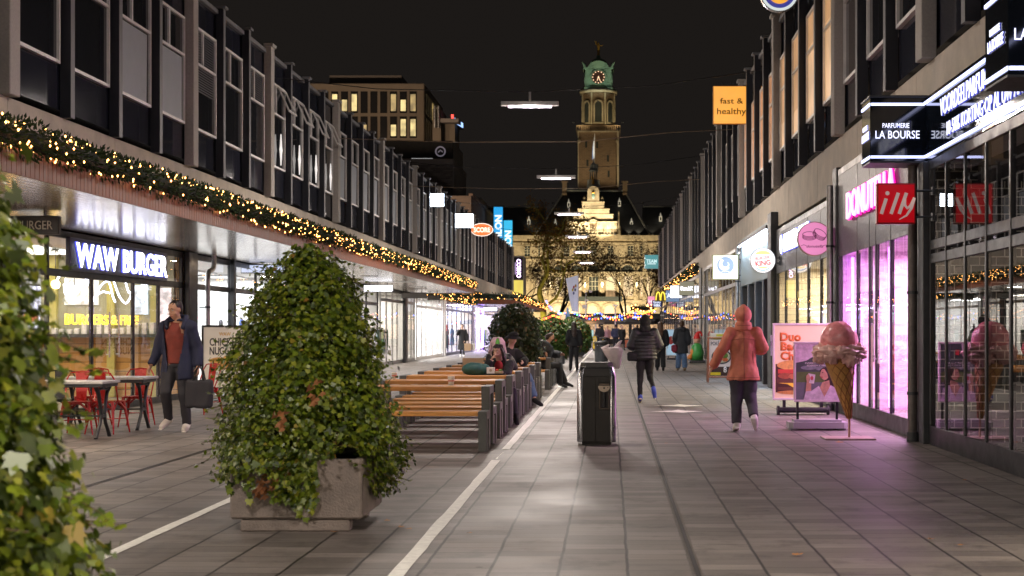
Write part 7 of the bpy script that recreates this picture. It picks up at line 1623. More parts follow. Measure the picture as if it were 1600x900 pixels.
for i, s_ in enumerate((-1, 1)):
    area('terrace_heat_lamp', (PX(965, 116) + s_ * 2.5, 116, 2.3), (1.2, .3), 55, (1, .55, .25), (0, 0, 0), thing('heat_lamp', 'warm heat lamp under the %s parasol' % ('middle' if i == 0 else 'right'), 'heat lamp', (0, 0, 0)))
for T in [o for o in bpy.data.objects if o.name.startswith('heat_lamp')]:
    l = [c for c in bpy.data.objects if c.parent == T][0]; q = MB(); q.box(-.6, .6, -.15, .15, .02, .08); b_ = q.build('reflector', m_dgrey, T); b_.location = l.location
# ================================================================= people
WORK = bpy.data.scenes.new('workbench')
def fuse(q, name, m, parent, vox=.012, disp=0, dsc=9, seed=0, smooth=2, stretch=(1, 1, .5)):
    me = bpy.data.meshes.new('t'); me.from_pydata(q.v, [], q.f); o = bpy.data.objects.new('t', me); WORK.collection.objects.link(o)
    md = o.modifiers.new('r', 'REMESH'); md.mode = 'VOXEL'; md.voxel_size = vox
    s = o.modifiers.new('s', 'SMOOTH'); s.iterations = smooth; s.factor = .5
    with bpy.context.temp_override(scene=WORK, view_layer=WORK.view_layers[0]): dg = bpy.context.evaluated_depsgraph_get()
    me2 = bpy.data.meshes.new_from_object(o.evaluated_get(dg)); bpy.data.objects.remove(o); bpy.data.meshes.remove(me)
    if disp:
        for v in me2.vertices:
            p = Vector((v.co.x * stretch[0], v.co.y * stretch[1], v.co.z * stretch[2])) * dsc + Vector((seed, seed * 2, 0))
            f = noise.noise(p) + .5 * noise.noise(p * 2.1) + .35 * (.5 - abs(noise.noise(p * 3.3 + Vector((3, 1, 7))))); v.co += v.normal * disp * f
    me2.name = name; me2.materials.clear(); me2.materials.append(m); me2.polygons.foreach_set('use_smooth', [True] * len(me2.polygons)); me2.update()
    return link(bpy.data.objects.new(name, me2), parent)
m_skin = mat('skin', (.50, .27, .18), .5, var=.08, scale=12); m_skin2 = mat('skin_pale', (.60, .36, .27), .5, var=.08, scale=12)
m_cl = {k: mat('cloth_' + k, c, r_, var=v_, scale=16, bump=.25, bscale=150) for k, c, r_, v_ in (
    ('navy', (.020, .024, .060), .8, .25), ('black', (.010, .010, .012), .8, .2), ('blackshine', (.014, .014, .018), .38, .3), ('maroon', (.22, .045, .035), .9, .2), ('orange', (.50, .15, .085), .66, .14), ('jeans', (.10, .17, .30), .85, .3), ('charcoal', (.035, .033, .042), .85, .2),
    ('darkgrey', (.030, .033, .040), .75, .2), ('greypants', (.050, .045, .058), .85, .15), ('tan', (.38, .27, .17), .7, .2), ('white', (.75, .70, .66), .6, .08), ('blueshoe', (.05, .09, .45), .5, .1), ('greenhair', (.12, .42, .06), .6, .2), ('pinkhair', (.62, .42, .46), .6, .15), ('blackhair', (.012, .008, .008), .38, .3), ('brownhair', (.10, .045, .02), .42, .4), ('darkbrown', (.035, .018, .012), .4, .3), ('redbag', (.22, .012, .035), .5, .2), ('teal', (.02, .09, .085), .6, .25), ('pinkc', (.6, .35, .35), .8, .1))}
V3 = Vector
BASE = dict(pel=(0, 0, .95), chest=(0, -.01, 1.27), neck=(0, 0, 1.455), head=(0, -.025, 1.60), sa=(.17, 0, 1.395), sb=(-.17, 0, 1.395), ha=(.09, 0, .92), hb=(-.09, 0, .92),
            ka=(.095, -.02, .50), kb=(-.095, -.02, .50), aa=(.10, .02, .085), ab=(-.10, .02, .085), ta=(.12, -.13, .03), tb=(-.12, -.13, .03), ea=(.235, .03, 1.11), eb=(-.235, .03, 1.11), wa=(.25, -.05, .87), wb=(-.25, -.05, .87), fa=None, fb=None)
def head_prims(q, J, fw):
    c, n = J['head'], J['neck']; up = (c - n).normalized(); side = fw.cross(up).normalized(); Rm = Matrix((side, -fw, up)).transposed() if False else Matrix((side, fw.cross(side) * 0 + fw * -1, up)).transposed()
    P = lambda x, y, z: c + side * x + fw * y + up * z           # y forward
    E = lambda p, r: q.ell(p, r, rot=Rm, n=16)
    E(P(0, -.012, .025), (.077, .095, .092)); E(P(0, .02, -.03), (.062, .072, .085)); E(P(0, .045, -.085), (.036, .034, .026)); E(P(.036, .055, -.035), (.024, .022, .024)); E(P(-.036, .055, -.035), (.024, .022, .024))
    q.tube([P(0, .082, .018), P(0, .104, -.022), P(0, .088, -.034)], [.009, .016, .011], 8); E(P(0, .088, -.058), (.024, .011, .006)); E(P(0, .086, -.070), (.020, .010, .006)); E(P(0, .079, .030), (.05, .012, .010))
    for s_ in (-1, 1): E(P(s_ * .078, -.005, -.005), (.010, .02, .032))
    return P, Rm, side, up
def hand_prims(q, w, d, n, thumb, curl=.5, s=1.0):
    """w wrist, d direction of the fingers, n palm normal, thumb = side direction of the thumb"""
    d, n, t = d.normalized(), n.normalized(), thumb.normalized()
    c = w + d * .045 * s; q.tube([w - d * .01, w + d * .03 * s, w + d * .085 * s], [.026 * s, .034 * s, .036 * s], 10, ell=(1, .45), up=tuple(t))
    for k, (off, L_) in enumerate(((.028, .068), (.010, .078), (-.009, .072), (-.027, .056))):
        b_ = w + d * .085 * s + t * off * s; p = [b_]; dd = d.copy()
        for j in range(3): dd = (dd + n * curl * (.45 + .15 * j)).normalized(); p.append(p[-1] + dd * L_ * s * (.42, .33, .25)[j])
        q.tube(p, [.0098 * s, .0092 * s, .0085 * s, .0070 * s], 8); q.ell(p[-1], (.007 * s,) * 3, n=8)
    b_ = w + d * .025 * s + t * .026 * s; p1 = b_ + (t * .8 + d * .7 + n * .25).normalized() * .032 * s; p2 = p1 + (d * .9 + t * .2 + n * (.3 + curl * .5)).normalized() * .028 * s; p3 = p2 + (d * .9 - t * .1 + n * (.3 + curl * .5)).normalized() * .022 * s
    q.tube([b_, p1, p2, p3], [.014 * s, .0115 * s, .010 * s, .008 * s], 8)
def person(label, loc, rz, h, pose, fit, fw=(0, -1, 0), vox=.012, skin=None, face=False, hands=(.4, .4), group=None, seed=1, bvox=None):
    J = {k: (V3(v) if v is not None else None) for k, v in {**BASE, **pose}.items()}; fwv = V3(fw).normalized(); skin = skin or m_skin
    T = thing('person', label, 'person', loc, rz, group); sc_ = h / 1.72; T.scale = (sc_,) * 3
    q = MB(); pel, ch, nk = J['pel'], J['chest'], J['neck']; mid = pel.lerp(ch, .45); sdir = (J['sa'] - J['sb']).normalized()
    q.tube([pel - V3((0, 0, .08)), pel, mid, ch, ch.lerp(nk, .6), nk], [.125, .15, .125, .155, .12, .06], 20, ell=(1, .68), up=tuple(sdir)); q.tube([nk - (J['head'] - nk) * .25, J['head'].lerp(nk, .3)], [.058, .052], 12)
    P, Rm, side, up = head_prims(q, J, fwv)
    for a in 'ab':
        q.tube([ch.lerp(nk, .55), J['s' + a]], [.07, .06], 12)
        q.tube([J['s' + a], J['s' + a].lerp(J['e' + a], .35), J['e' + a], J['e' + a].lerp(J['w' + a], .3), J['w' + a]], [.054, .050, .038, .040, .025], 12)
        q.tube([J['h' + a] + V3((0, 0, .03)), J['h' + a].lerp(J['k' + a], .35), J['k' + a], J['k' + a].lerp(J['a' + a], .35), J['a' + a]], [.084, .076, .046, .046, .030], 14)
        q.tube([J['a' + a], J['a' + a].lerp(J['t' + a], .4) - V3((0, 0, .01)), J['t' + a]], [.036, .036, .026], 10)
        d = (J['w' + a] - J['e' + a]).normalized(); fd = J['f' + a]
        if fd is not None: d = fd.normalized()
        inn = (sdir * (-1 if a == 'a' else 1)); n_ = (inn - d * inn.dot(d)).normalized(); th = fwv - d * fwv.dot(d) - n_ * fwv.dot(n_)
        if th.length < .1: th = V3((0, 0, 1)) - d * d.z
        hand_prims(q, J['w' + a], d, n_, th, hands[0 if a == 'a' else 1])
    fuse(q, 'body', skin, T, bvox or vox)
    if face:
        for s_ in (-1, 1):
            q = MB(); q.ell(P(s_ * .031, .079, .012), (.0125, .008, .0075), n=10); e = q.build('eye', mat('eye_white', (.6, .55, .5), .3), T); q = MB(); q.ell(P(s_ * .031, .0845, .012), (.006, .004, .006), n=8); q.build('iris', m_black, e)
            q = MB(); q.tube([P(s_ * .014, .092, .034), P(s_ * .03, .090, .040), P(s_ * .048, .078, .034)], [.003, .0045, .002], 6); q.build('eyebrow', m_cl['blackhair'], T)
        q = MB(); q.tube([P(-.022, .088, -.063), P(0, .098, -.061), P(.022, .088, -.063)], [.003, .0065, .003], 6); q.build('lips', mat('lips', (.40, .12, .10), .4), T)
    for it in fit:
        k = it[0]; q = MB(); E = lambda p, r, q=q: q.ell(p, r, rot=Rm, n=16); m = m_cl[it[1]]; o_ = it[2] if len(it) > 2 else {}
        if k in ('coat', 'top', 'puffer'):
            inf = o_.get('inf', .03); hem = o_.get('hem', .75); fl = o_.get('flare', .02); pf = o_.get('puff', 0); hp = V3((pel.x, pel.y, hem)) if 'hemp' not in o_ else V3(o_['hemp'])
            q.tube([hp, hp.lerp(pel, .5), pel, mid, ch, ch.lerp(nk, .5), nk.lerp(ch, .06)], [.165 + inf + fl, .158 + inf + fl * .6, .150 + inf, .136 + inf, .155 + inf, .118 + inf * .8, .070 + inf * .4], 24, ell=(1, .72), up=tuple(sdir))
            for a in 'ab':
                q.tube([nk.lerp(ch, .22), J['s' + a] - V3((0, 0, .035))], [.052 + inf * .4, .056 + inf * .5], 12)
                q.ell(J['s' + a] - V3((0, 0, .03)), (.070 + inf * .7,) * 3); w_ = J['w' + a] + (J['w' + a] - J['e' + a]) * o_.get('cuff', -.02); q.tube([J['s' + a].lerp(J['e' + a], .12), J['s' + a].lerp(J['e' + a], .4), J['e' + a], J['e' + a].lerp(w_, .5), w_], [.060 + inf * .7, .058 + inf * .8, .050 + inf * .8, .046 + inf * .8, .036 + inf * .7], 14)
                if o_.get('thigh'): q.tube([J['h' + a], J['h' + a].lerp(J['k' + a], o_['thigh'])], [.12, .10], 12)
            if o_.get('collar'): q.tube([nk - V3((0, 0, .05)), nk + (J['head'] - nk) * .25], [.085, .078], 14)
            if o_.get('hoodback'): q.ell(nk - fwv * .10 - V3((0, 0, .02)), (.13, .10, .09)); q.tube([nk - fwv * .05 + sdir * .13, nk - fwv * .13 , nk - fwv * .05 - sdir * .13], [.045, .06, .045], 8)
            if pf:
                for i in range(7): c_ = hp.lerp(ch.lerp(nk, .4), (i + .5) / 7); q.ell(c_, (.175 + inf + pf, (.175 + inf) * .72 + pf, .055), n=20)
                for a in 'ab':
                    for i in range(5): c_ = J['s' + a].lerp(J['e' + a], i / 4); q.ell(c_, (.072 + inf * .6,) * 3); c_ = J['e' + a].lerp(J['w' + a], i / 4.6); q.ell(c_, (.062 + inf * .5,) * 3)
            fuse(q, {'coat': 'coat', 'top': 'sweater', 'puffer': 'puffer_jacket'}[k], m, T, vox, o_.get('disp', .012), o_.get('dsc', 7), seed)
            if o_.get('seams'):
                for i in range(1, 4): c_ = hp.lerp(ch, i / 4); q = MB(); 
        elif k == 'openfront':   # lapels of an unbuttoned coat: two thick flaps
            for s_ in (-1, 1):
                q = MB(); q.tube([nk + sdir * s_ * .09 + fwv * .03, ch + sdir * s_ * .13 + fwv * .135, pel + sdir * s_ * .15 + fwv * .15, V3((pel.x, pel.y, it[2]['hem'])) + sdir * s_ * .17 + fwv * .13], [.035, .05, .055, .05], 10, ell=(.45, 1.2), up=tuple(fwv)); fuse(q, 'coat_front', m, T, vox, .006, 9, seed)
        elif k == 'trousers':
            r0, r1 = o_.get('r', (.105, .062)); 
            q.tube([pel - V3((0, 0, .09)), pel + V3((0, 0, .05))], [.15, .145], 18, ell=(1, .7), up=tuple(sdir))
            for a in 'ab':
                q.tube([J['h' + a] * .9 + V3((0, 0, .05)), J['h' + a].lerp(J['k' + a], .4), J['k' + a], J['k' + a].lerp(J['a' + a], .45), J['a' + a] + (J['k' + a] - J['a' + a]).normalized() * o_.get('cut', .0)], [r0 * .88, r0 * .92, (r0 + r1) / 2 * .95, r1 * 1.05, r1], 16)
            fuse(q, 'trousers', m, T, vox, .009, 9, seed + 3, stretch=(1, 1, .9))
        elif k == 'shoes':
            for a in 'ab':
                q = MB(); A, t = J['a' + a], J['t' + a]; d = (t - A); d = V3((d.x, d.y, d.z)); q.tube([A - d.normalized() * .035 - V3((0, 0, .01)), A.lerp(t, .3) - V3((0, 0, .01)), A.lerp(t, .75), t + d.normalized() * .05], [.05, .052, .046, .034], 14, ell=(.9, 1)); q.tube([A, A + (J['k' + a] - A).normalized() * o_.get('h', .07)], [.05, .052], 12)
                sh = fuse(q, 'shoe', m, T, vox * .8)
                if o_.get('sole'): q = MB(); dn = d.normalized(); q.tube([A - dn * .06 - V3((0, 0, .05)), A.lerp(t, .5) - V3((0, 0, .035)), t + dn * .07 - V3((0, 0, .012))], [.042, .046, .032], 12, ell=(.35, 1), up=(0, 0, 1)); fuse(q, 'sole', m_cl[o_['sole']], sh, vox * .8)
        elif k == 'hair':
            st = o_.get('style', 'short'); Pp = P
            E(Pp(0, -.038, .045), (.088, .098, .088)) if st != 'none' else None
            if st == 'short': E(Pp(0, -.045, .01), (.084, .075, .08))
            if st in ('long', 'bun'):
                E(Pp(0, -.05, .0), (.088, .075, .10))
                if st == 'long':
                    L_ = o_.get('len', .38); back = -fwv
                    q.tube([Pp(0, -.06, .02), Pp(0, -.085, -.08), Pp(0, -.07, -.16) , J['neck'] + back * .12 - V3((0, 0, L_ * .5)), J['neck'] + back * .135 - V3((0, 0, L_))], [.09, .095, .10, .095, .05], 16, ell=(1, .5), up=tuple(side))
                    for s_ in (-1, 1):
                        if o_.get('front'): q.tube([Pp(s_ * .06, .0, .07), Pp(s_ * .094, .0, -.02), Pp(s_ * .105, .01, -.12), Pp(s_ * .115, .03, -.24), Pp(s_ * .10, .04, -.33)], [.026, .022, .028, .032, .018], 10)
            if o_.get('fringe'): E(Pp(0, .045, .085), (.060, .034, .022))
            fuse(q, 'hair', m, T, vox * .8, .010, 26, seed, 1, (1.4, 1.4, .35))
        elif k == 'hood':
            E(P(0, -.03, .02), (.118, .130, .135)); q.tube([J['neck'] - V3((0, 0, .05)), J['neck'] + V3((0, -.0, .06))], [.125, .115], 16); E(P(0, -.05, .10), (.06, .075, .07)); fuse(q, 'hood', m, T, vox, .008, 10, seed)
        elif k == 'hat':
            q.ell(P(0, -.01, .09), (.094, .105, .075), rot=Rm, n=16); fuse(q, 'hat_crown', m, T, vox); 
            if o_.get('brim'): q = MB(); Mh = Matrix.Translation(P(0, 0, .055)) @ Matrix.Rotation(R(6), 4, 'X'); q.lathe([(.095, .02), (.16, -.02), (.165, -.028), (.095, .008)], 24, M=Mh); q.build('brim', m, T)
    return T
from mathutils.bvhtree import BVHTree
def seams(T, part, paths, m, r=.0035, diry=-1):
    o = [c for c in bpy.data.objects if c.parent == T and c.name.startswith(part)][0]; bv = BVHTree.FromPolygons([v.co for v in o.data.vertices], [tuple(p.vertices) for p in o.data.polygons]); q = MB()
    for path in paths:
        pts = []
        for x, z in path:
            h, n, i, d = bv.ray_cast(V3((x, -diry * 1.0, z)), V3((0, diry, 0)))
            if h is not None: pts.append(h + n * .001)
        if len(pts) > 2: q.tube(pts, r, 5)
    q.build('seam', m, o)
STRIDE = dict(ka=(.10, -.16, .52), aa=(.11, -.20, .11), ta=(.12, -.34, .06), kb=(-.09, .05, .50), ab=(-.10, .28, .15), tb=(-.10, .19, .04), ea=(.24, .08, 1.12), wa=(.25, .14, .90), eb=(-.24, -.02, 1.12), wb=(-.25, -.16, .90))
# 1 man in the open navy coat, walking towards us
mp = dict(ka=(.10, -.03, .50), aa=(.10, .06, .09), ta=(.13, -.08, .035), kb=(-.10, -.14, .52), ab=(-.13, .02, .16), tb=(-.16, -.11, .08), ea=(.265, .05, 1.10), wa=(.29, -.02, .86), eb=(-.27, .03, 1.10), wb=(-.31, -.12, .88), head=(-.025, -.03, 1.60))
fwm = V3((-.28, -1, -.22))
man = person('man in an open navy coat and maroon sweater walking with a black bag', (-6.12, 20.35, 0), R(-6), 1.84, mp, [('top', 'maroon', {'inf': .008, 'hem': .90, 'flare': .0}), ('trousers', 'charcoal', {'r': (.102, .060)}), ('shoes', 'white', {'h': .09, 'sole': 'white'}), ('hair', 'blackhair', {'style': 'short'})], fw=tuple(fwm), vox=.014, bvox=.0095, face=True, hands=(.9, .5))
# open coat: shell with the front cut away
def open_coat(T, J, m, hem=.70, gap=.11, seed=5):
    J = {k: (V3(v) if v is not None else None) for k, v in {**BASE, **J}.items()}; pel, ch, nk = J['pel'], J['chest'], J['neck']; q = MB(); mid = pel.lerp(ch, .45)
    q.tube([(0, .01, hem), pel.lerp(V3((0, 0, hem)), .5), pel, mid, ch, ch.lerp(nk, .5), nk.lerp(ch, .1)], [.235, .215, .198, .185, .200, .175, .10], 28, ell=(1, .72), up=(1, 0, 0))
    for a in 'ab': q.ell(J['s' + a] - V3((0, 0, .022)), (.100,) * 3); q.tube([nk.lerp(ch, .2), J['s' + a] - V3((0, 0, .02))], [.085, .09], 12); q.tube([J['s' + a], J['s' + a].lerp(J['e' + a], .4), J['e' + a], J['e' + a].lerp(J['w' + a], .5), J['w' + a]], [.082, .080, .070, .064, .056], 14)
    o = fuse(q, 'coat', m, T, .016, .014, 6, seed); bm = bmesh.new(); bm.from_mesh(o.data)
    dl = [f for f in bm.faces if (c := f.calc_center_median()).y < -.02 and abs(c.x + .01) < gap + .035 * math.sin(c.z * 6) and c.z < 1.47 and abs(c.x) < .2]
    bmesh.ops.delete(bm, geom=dl, context='FACES'); bm.to_mesh(o.data); bm.free()
    s = o.modifiers.new('thickness', 'SOLIDIFY'); s.thickness = .016; s.offset = -1
    q = MB(); q.tube([(-.11, -.10, 1.36), (-.125, -.04, 1.45), (-.10, .06, 1.50), (0, .10, 1.50), (.10, .06, 1.50), (.125, -.04, 1.45), (.11, -.10, 1.36)], [.03, .045, .05, .055, .05, .045, .03], 12, ell=(1, .8)); fuse(q, 'coat_collar', m, T, .010, .008, 12, seed); return o
open_coat(man, mp, m_cl['navy'])
q = MB(); n = 14; q.box(-.19, .19, -.055, .055, 0, .40, bev=.03); BG = thing('tote_bag', 'black cloth bag held by the walking man', 'bag', (-5.77, 20.2, .34), R(-4)); fuse(q, 'bag_body', m_cl['charcoal'], BG, .012, .014, 8, 4)
for y in (-.03, .03): q = MB(); q.tube([(-.08, y, .38), (-.05, y, .52), (0, 0, .60), (.05, y, .52), (.08, y, .38)], .010, 6, ell=(1, 1)); q.build('strap', m_cl['black'], BG)
# 2 woman far left in the long black coat on the phone
wp = dict(STRIDE); wp.update(eb=(-.25, -.10, 1.16), wb=(-.12, -.20, 1.42), fb=(.3, .1, 1), ea=(.25, .02, 1.10), wa=(.30, -.02, .85))
person('woman in a long black coat with a phone at her ear and paper bags', (PX(722, 74), 74, 0), 0, 1.70, wp, [('coat', 'black', {'inf': .03, 'hem': .38, 'flare': .05}), ('trousers', 'black', {'r': (.08, .05)}), ('shoes', 'white', {'h': .02}), ('hair', 'blackhair', {'style': 'bun'})], vox=.030, skin=m_skin2)
def paperbag(label, x, y, z, w, h, m, rz=0, fold=False):
    T = thing('paper_bag', label, 'bag', (x, y, z), rz); q = MB(); q.add([(-w / 2, -w * .25, 0), (w / 2, -w * .25, 0), (w / 2, w * .25, 0), (-w / 2, w * .25, 0), (-w / 2 * 1.03, -w * .27, h), (w / 2 * 1.03, -w * .27, h), (w / 2 * 1.03, w * .27, h), (-w / 2 * 1.03, w * .27, h)], [(0, 3, 2, 1), (0, 1, 5, 4), (1, 2, 6, 5), (2, 3, 7, 6), (3, 0, 4, 7)]); q.build('bag_body', m, T)
    if not fold: 
        for y_ in (-w * .25, w * .25): q = MB(); q.tube([(-w * .2, y_, h), (-w * .12, y_ * .5, h + .12), (w * .12, y_ * .5, h + .12), (w * .2, y_, h)], .007, 5); q.build('handle', m, T)
    return T
m_kraft = mat('kraft_paper', (.42, .28, .17), .7, var=.15, scale=6, bump=.2)
paperbag('brown paper bag carried by the woman on the phone', PX(730.5, 74), 73.9, .33, .32, .38, m_kraft, .2); paperbag('white paper bag carried by the woman on the phone', PX(737, 74), 74.1, .36, .30, .34, mat('white_bag', (.75, .72, .68), .6), -.3)
# 3 eating woman seated at the third table
sit = dict(pel=(0, 0, .57), chest=(-.03, -.10, .86), neck=(-.05, -.16, 1.03), head=(-.06, -.22, 1.17), sa=(.12, -.10, .985), sb=(-.21, -.14, .985), ha=(.09, 0, .55), hb=(-.09, -.02, .55))
ew = dict(sit); ew.update(ka=(.20, -.38, .53), aa=(.26, -.42, .12), ta=(.30, -.56, .035), kb=(.06, -.40, .53), ab=(.08, -.52, .12), tb=(.1, -.66, .03), ea=(.10, -.36, .80), wa=(-.06, -.52, .82), fa=(-1, -.2, 0), eb=(-.26, -.36, .84), wb=(-.15, -.37, 1.04), fb=(.55, .1, .75))
person('dark haired woman in black seated at the third picnic table, eating with her hand', (-1.66, 22.35, 0), R(-4), 1.62, ew, [('coat', 'black', {'inf': .025, 'hem': .5, 'hemp': (0, .02, .47), 'flare': .01, 'thigh': .25, 'disp': .014}), ('trousers', 'charcoal', {'r': (.098, .062), 'cut': .04}), ('shoes', 'black', {'h': .12}), ('hair', 'blackhair', {'style': 'long', 'len': .20, 'front': True, 'fringe': True})], fw=(-.35, -1, -.12), vox=.013, bvox=.0085, skin=m_skin2, face=True, hands=(.5, 1.0))
q = MB(); q.ell((-.04, -.275, .93), (.075, .035, .10)); 
o = fuse(q, 'scarf', mat('red_top', (.30, .015, .02), .8), bpy.data.objects['person.002'], .01)
# 4 green and pink hair
gp = dict(sit); gp.update(ka=(.12, -.42, .54), kb=(-.12, -.42, .54), aa=(.12, -.42, .1), ab=(-.12, -.42, .1), ta=(.12, -.56, .03), tb=(-.12, -.56, .03), ea=(.24, -.28, .80), wa=(.08, -.48, .80), eb=(-.24, -.28, .80), wb=(-.06, -.50, .80), head=(.02, -.20, 1.20), neck=(0, -.12, 1.06))
g = person('person with green and pink hair seated left of the eating woman', (-2.0, 24.5, 0), R(150), 1.70, gp, [('coat', 'blackshine', {'inf': .035, 'hemp': (0, .02, .5), 'disp': .02, 'dsc': 9}), ('trousers', 'black', {}), ('shoes', 'black'), ('hair', 'greenhair', {'style': 'bun'})], fw=(.2, -1, -.3), vox=.017, skin=m_skin2)
q = MB(); rnd = random.Random(3)
for i in range(15):
    a = rnd.uniform(-2.6, 2.6); d = V3((math.sin(a), math.cos(a), 0)); t = V3((.02, -.17, 1.31)); q.tube([t, t + d * .07 - V3((0, 0, .0)), t + d * .115 - V3((0, 0, .07)), t + d * .13 - V3((0, 0, .17)), t + d * (.14 + rnd.uniform(0, .04)) - V3((0, 0, rnd.uniform(.24, .36)))], [.016, .017, .016, .014, .006], 7)
fuse(q, 'dreadlocks', m_cl['pinkhair'], g, .010)
# 5 bucket hat person, jeans
hp = dict(sit); hp.update(ka=(.2, -.42, .54), aa=(.22, -.60, .12), ta=(.24, -.76, .04), kb=(.0, -.42, .54), ab=(.0, -.44, .1), tb=(0, -.58, .03), ea=(.2, -.3, .82), wa=(.05, -.46, .80), head=(0, -.2, 1.22), neck=(0, -.13, 1.06))
person('person in a black bucket hat and blue jeans, seated behind the eating woman', (-1.98, 27.4, 0), R(38), 1.76, hp, [('coat', 'black', {'inf': .05, 'hemp': (0, .02, .5)}), ('trousers', 'jeans', {'r': (.095, .075), 'cut': .05}), ('shoes', 'black', {'h': .02, 'sole': 'black'}), ('hair', 'blackhair', {'style': 'short'}), ('hat', 'black', {'brim': True})], vox=.018, skin=m_skin2)
# 6 hunched person in dark jacket beyond the bush
person('person in a dark jacket hunched on the bench beside the dark reddish bush', (PX(846, 35.2), 35.4, 0), R(100), 1.75, hp, [('coat', 'darkgrey', {'inf': .06, 'hemp': (0, .02, .5)}), ('trousers', 'black', {'r': (.1, .08)}), ('shoes', 'black'), ('hair', 'darkbrown', {'style': 'short'})], vox=.025)
# items on the table
paperbag('crumpled brown paper bag on the third table', PX(738, 22.2), 22.3, .757, .30, .24, m_kraft, .2, True)
q = MB(); q.ell((0, 0, .085), (.20, .13, .10), n=20); q.ell((.13, 0, .08), (.12, .11, .085), n=16); o = fuse(q, 'cloth_pouch', m_cl['teal'], None, .008, .008, 9, 2); o.location = (PX(742, 21.9), 21.85, .757); tag(o, 'dark green cloth bundle lying on the third table', 'bundle')
TR = thing('food_tray', 'black tray with a cardboard food box on the third table', 'tray', (PX(774, 21.8), 21.82, .757)); q = MB(); q.box(-.17, .15, -.12, .12, 0, .012, bev=.004); q.box(-.17, .15, -.12, -.112, .012, .022); q.build('tray', m_black, TR)
bx = thing('food_box', 'white cardboard food box with a small print, on the black tray', 'box', (PX(767, 21.8), 21.8, .77)); q = MB(); q.box(-.06, .06, -.05, .05, 0, .10, bev=.004); q.build('box', m_cl['white'], bx); q = MB(); q.poly(circ(.022, 14), 0, .001, M=frame((0, -.051, .055), 'S')); q.build('print', mat('tanprint', (.45, .35, .25), .6), bx)
sn = thing('wrapped_food', 'open wrapped meal with salad in front of the eating woman', 'food', (PX(780, 21.8), 21.8, .77)); q = MB(); q.box(-.07, .06, -.05, .05, 0, .045, bev=.01); q.build('wrapper', m_cl['tan'], sn); q = MB(); q.ell((-.03, 0, .055), (.03, .03, .02)); q.build('tomato', mat('tomato', (.6, .06, .03), .4), sn); q = MB(); q.ell((.02, -.01, .055), (.03, .03, .018)); q.build('lettuce', mat('lettuce', (.15, .3, .05), .5), sn)
# 7 woman walking away, long dark hair
BK = dict(STRIDE); BK.update(ka=(.10, -.06, .50), aa=(.11, -.10, .09), ta=(.12, -.24, .03), kb=(-.09, .02, .50), ab=(-.10, .12, .10), tb=(-.1, .02, .03), ea=(.24, .03, 1.12), wa=(.22, -.08, .93), eb=(-.24, .03, 1.12), wb=(-.25, -.02, .88))
person('woman with long dark hair in black walking away along the white line', (-1.27, 50, 0), PI + .1, 1.70, BK, [('coat', 'black', {'inf': .035, 'hem': .86}), ('trousers', 'black', {'r': (.095, .062)}), ('shoes', 'black', {'h': .06}), ('hair', 'darkbrown', {'style': 'long', 'len': .28})], vox=.025)
# 8 jogging woman in a black puffer
JG = dict(pel=(0, 0, .93), ka=(.10, -.06, .50), aa=(.10, .10, .11), ta=(.10, -.02, .035), kb=(-.07, -.08, .52), ab=(-.16, .30, .28), tb=(-.18, .30, .15), ea=(.27, -.02, 1.14), wa=(.20, -.18, 1.06), eb=(-.27, -.02, 1.14), wb=(-.20, -.20, 1.04), head=(0, -.04, 1.60))
JG['ka'], JG['kb'] = JG['ka'], (-.09, -.10, .54)
j = person('person in a black puffer jacket, hood up, striding away in mid street', (.68, 28.3, 0), PI, 1.70, JG, [('puffer', 'blackshine', {'inf': .055, 'hem': .86, 'puff': .012, 'flare': .0, 'disp': .010}), ('trousers', 'black', {'r': (.095, .048)}), ('shoes', 'blueshoe', {'h': .05, 'sole': 'white'}), ('hood', 'black')], vox=.018)
q = MB(); q.box(-.13, .11, -.06, .06, -.08, .10, bev=.03); o = fuse(q, 'shoulder_bag', m_cl['black'], None, .01, .01, 8); o.location = (.46, 28.25, .90); tag(o, 'small black bag at the hip of the person in the puffer jacket', 'bag')
# 9 brown haired woman
person('woman with long wavy brown hair and black jacket walking away', (PX(1032, 50), 50, 0), PI - .05, 1.70, BK, [('coat', 'black', {'inf': .035, 'hem': .84}), ('trousers', 'black', {'r': (.1, .085), 'cut': .02}), ('shoes', 'black', {'h': .03}), ('hair', 'brownhair', {'style': 'long', 'len': .30})], vox=.025)
q = MB(); q.box(-.15, .15, -.05, .05, 0, .26, bev=.03); o = fuse(q, 'shoulder_bag', m_cl['tan'], None, .012, .01, 6); o.location = (PX(1026, 50), 49.8, .68); tag(o, 'beige bag at the side of the brown haired woman', 'bag')
# 10 long coat, jeans
person('woman in a long dark hooded coat and blue jeans walking by the right shops', (PX(1065, 50), 50, 0), PI + .05, 1.74, BK, [('coat', 'darkgrey', {'inf': .045, 'hem': .60, 'flare': .03, 'hoodback': True}), ('trousers', 'jeans', {'r': (.1, .088), 'cut': .0}), ('shoes', 'tan', {'h': .02}), ('hair', 'brownhair', {'style': 'bun'})], vox=.025)
q = MB(); q.box(-.11, .11, -.05, .05, 0, .24, bev=.04); o = fuse(q, 'hand_bag', m_cl['redbag'], None, .012, .01, 6); o.location = (PX(1053.5, 50), 49.9, .66); tag(o, 'dark red bag held by the woman in the long coat', 'bag')
